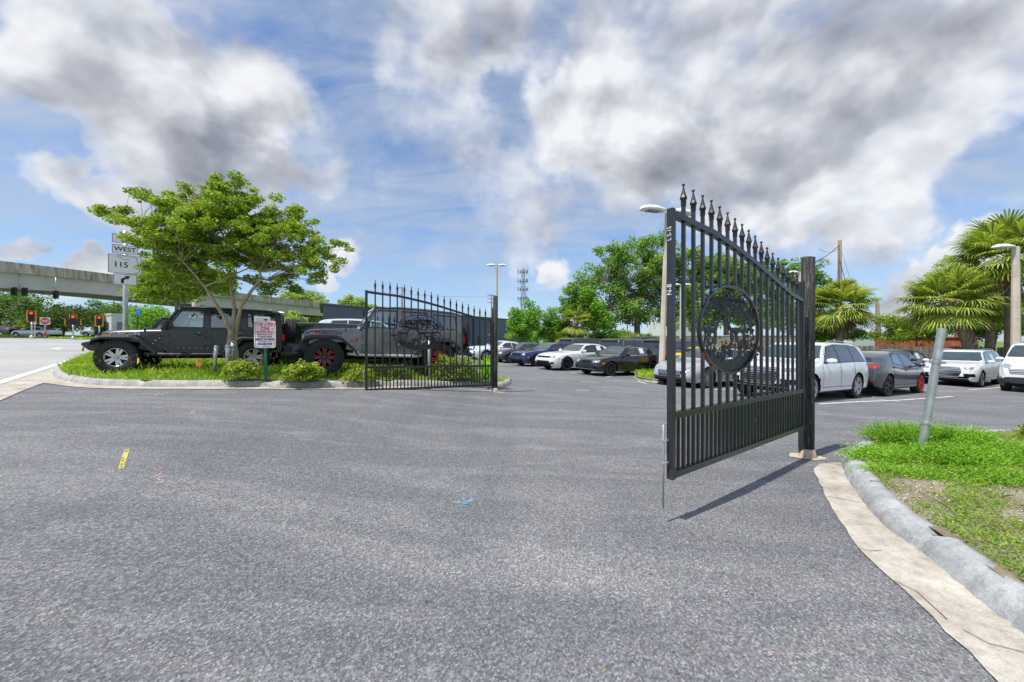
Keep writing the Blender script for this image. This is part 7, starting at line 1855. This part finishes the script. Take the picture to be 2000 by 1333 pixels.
cover('ground_cover', 95000, .019, LM['cover'], gap, .045, 21)
blades('grass', isl2, 7000, .02, .07, LM['cover'], z2, lambda X, Y: gap(X, Y)*.9, 22, .0025, .8)
cover('leaf_litter', 500, .035, LM['litter'], lambda X, Y: .02+.3*(1-gap(X, Y)), .01, 23, .6, 3)
cover('gravel', 9000, .014, LM['rock'], lambda X, Y: np.clip(1.1-gap(X, Y)*1.4, .02, 1), .004, 24, .9, 3)
def ferny(name, label, c, rx, ry, rz, n, seed):
    rng = np.random.default_rng(seed); r = thing(name, label, 'plant', c, 0, 'ferny weeds on the right island'); ns = int(n/26); C = []; mb = MB()
    for i in range(ns):
        a = rng.uniform(0, 6.28); q = rng.random()**.5; bx, by = rx*q*math.cos(a), ry*q*math.sin(a); h = rz*(1-.45*q*q)*rng.uniform(.65, 1.1)
        lx, ly = rng.normal()*.25*h+bx*.25, rng.normal()*.25*h+by*.25
        mb.tube([(bx*.8, by*.8, 0), (bx+lx*.5, by+ly*.5, h*.6), (bx+lx, by+ly, h)], [.004, .003, .0015], 3, cap=False)
        t = rng.uniform(.2, 1.02, 26); sp = .075*(1.25-t)+.015
        C.append(np.stack([bx+lx*t+rng.normal(size=26)*sp, by+ly*t+rng.normal(size=26)*sp, h*t+rng.normal(size=26)*.02], 1))
    V, Fq = orient_leaves(np.concatenate(C), .028, .38, up=.8, rng=rng); npmesh('foliage', V, Fq, LM['weed'], r); mb.build('stems', LM['weed'], r, fixn=False)
for i, (px, py, rx, ry, rz, n, lb) in enumerate(((1770, 868, .42, .3, .33, 9000, 'ferny weed clump left of the leaning pipe, at the kerb corner'), (1712, 898, .3, .16, .16, 3500, 'low ferny weed at the kerb\'s rounded corner'), (1850, 872, .42, .32, .34, 9000, 'ferny weed clump directly right of the leaning pipe'),
      (1860, 905, .42, .24, .24, 8000, 'ferny weed clump in front of and right of the leaning pipe'), (1950, 890, .6, .4, .2, 9000, 'wide low ferny weeds at the right edge'), (1760, 892, .35, .14, .14, 3500, 'thin ferny weeds at the foot of the leaning pipe'), (1900, 935, .5, .2, .1, 3500, 'sparse ferny weeds creeping toward the bare gravel patch'), (1745, 925, .25, .12, .08, 1500, 'tiny ferny tuft beside the kerb below the corner clump'), (2030, 905, .6, .4, .2, 7000, 'ferny weeds cut off by the right edge of the photo'))):
    ferny('ferny_weed', lb, G(px, py, .13), rx, ry, rz, n, 70+i)
# a few scattered leaves on the asphalt
rng = np.random.default_rng(31); C = []
for i in range(40):
    px, py = rng.uniform(0, 2000), 740+rng.random()**.8*580; p = G(px, py)
    C.append((p.x, p.y, p.z+.006))
V, Fq = orient_leaves(np.array(C), .022, .5, up=6); tag(npmesh('fallen_leaves', V, Fq, LM['litter']), kind='stuff')
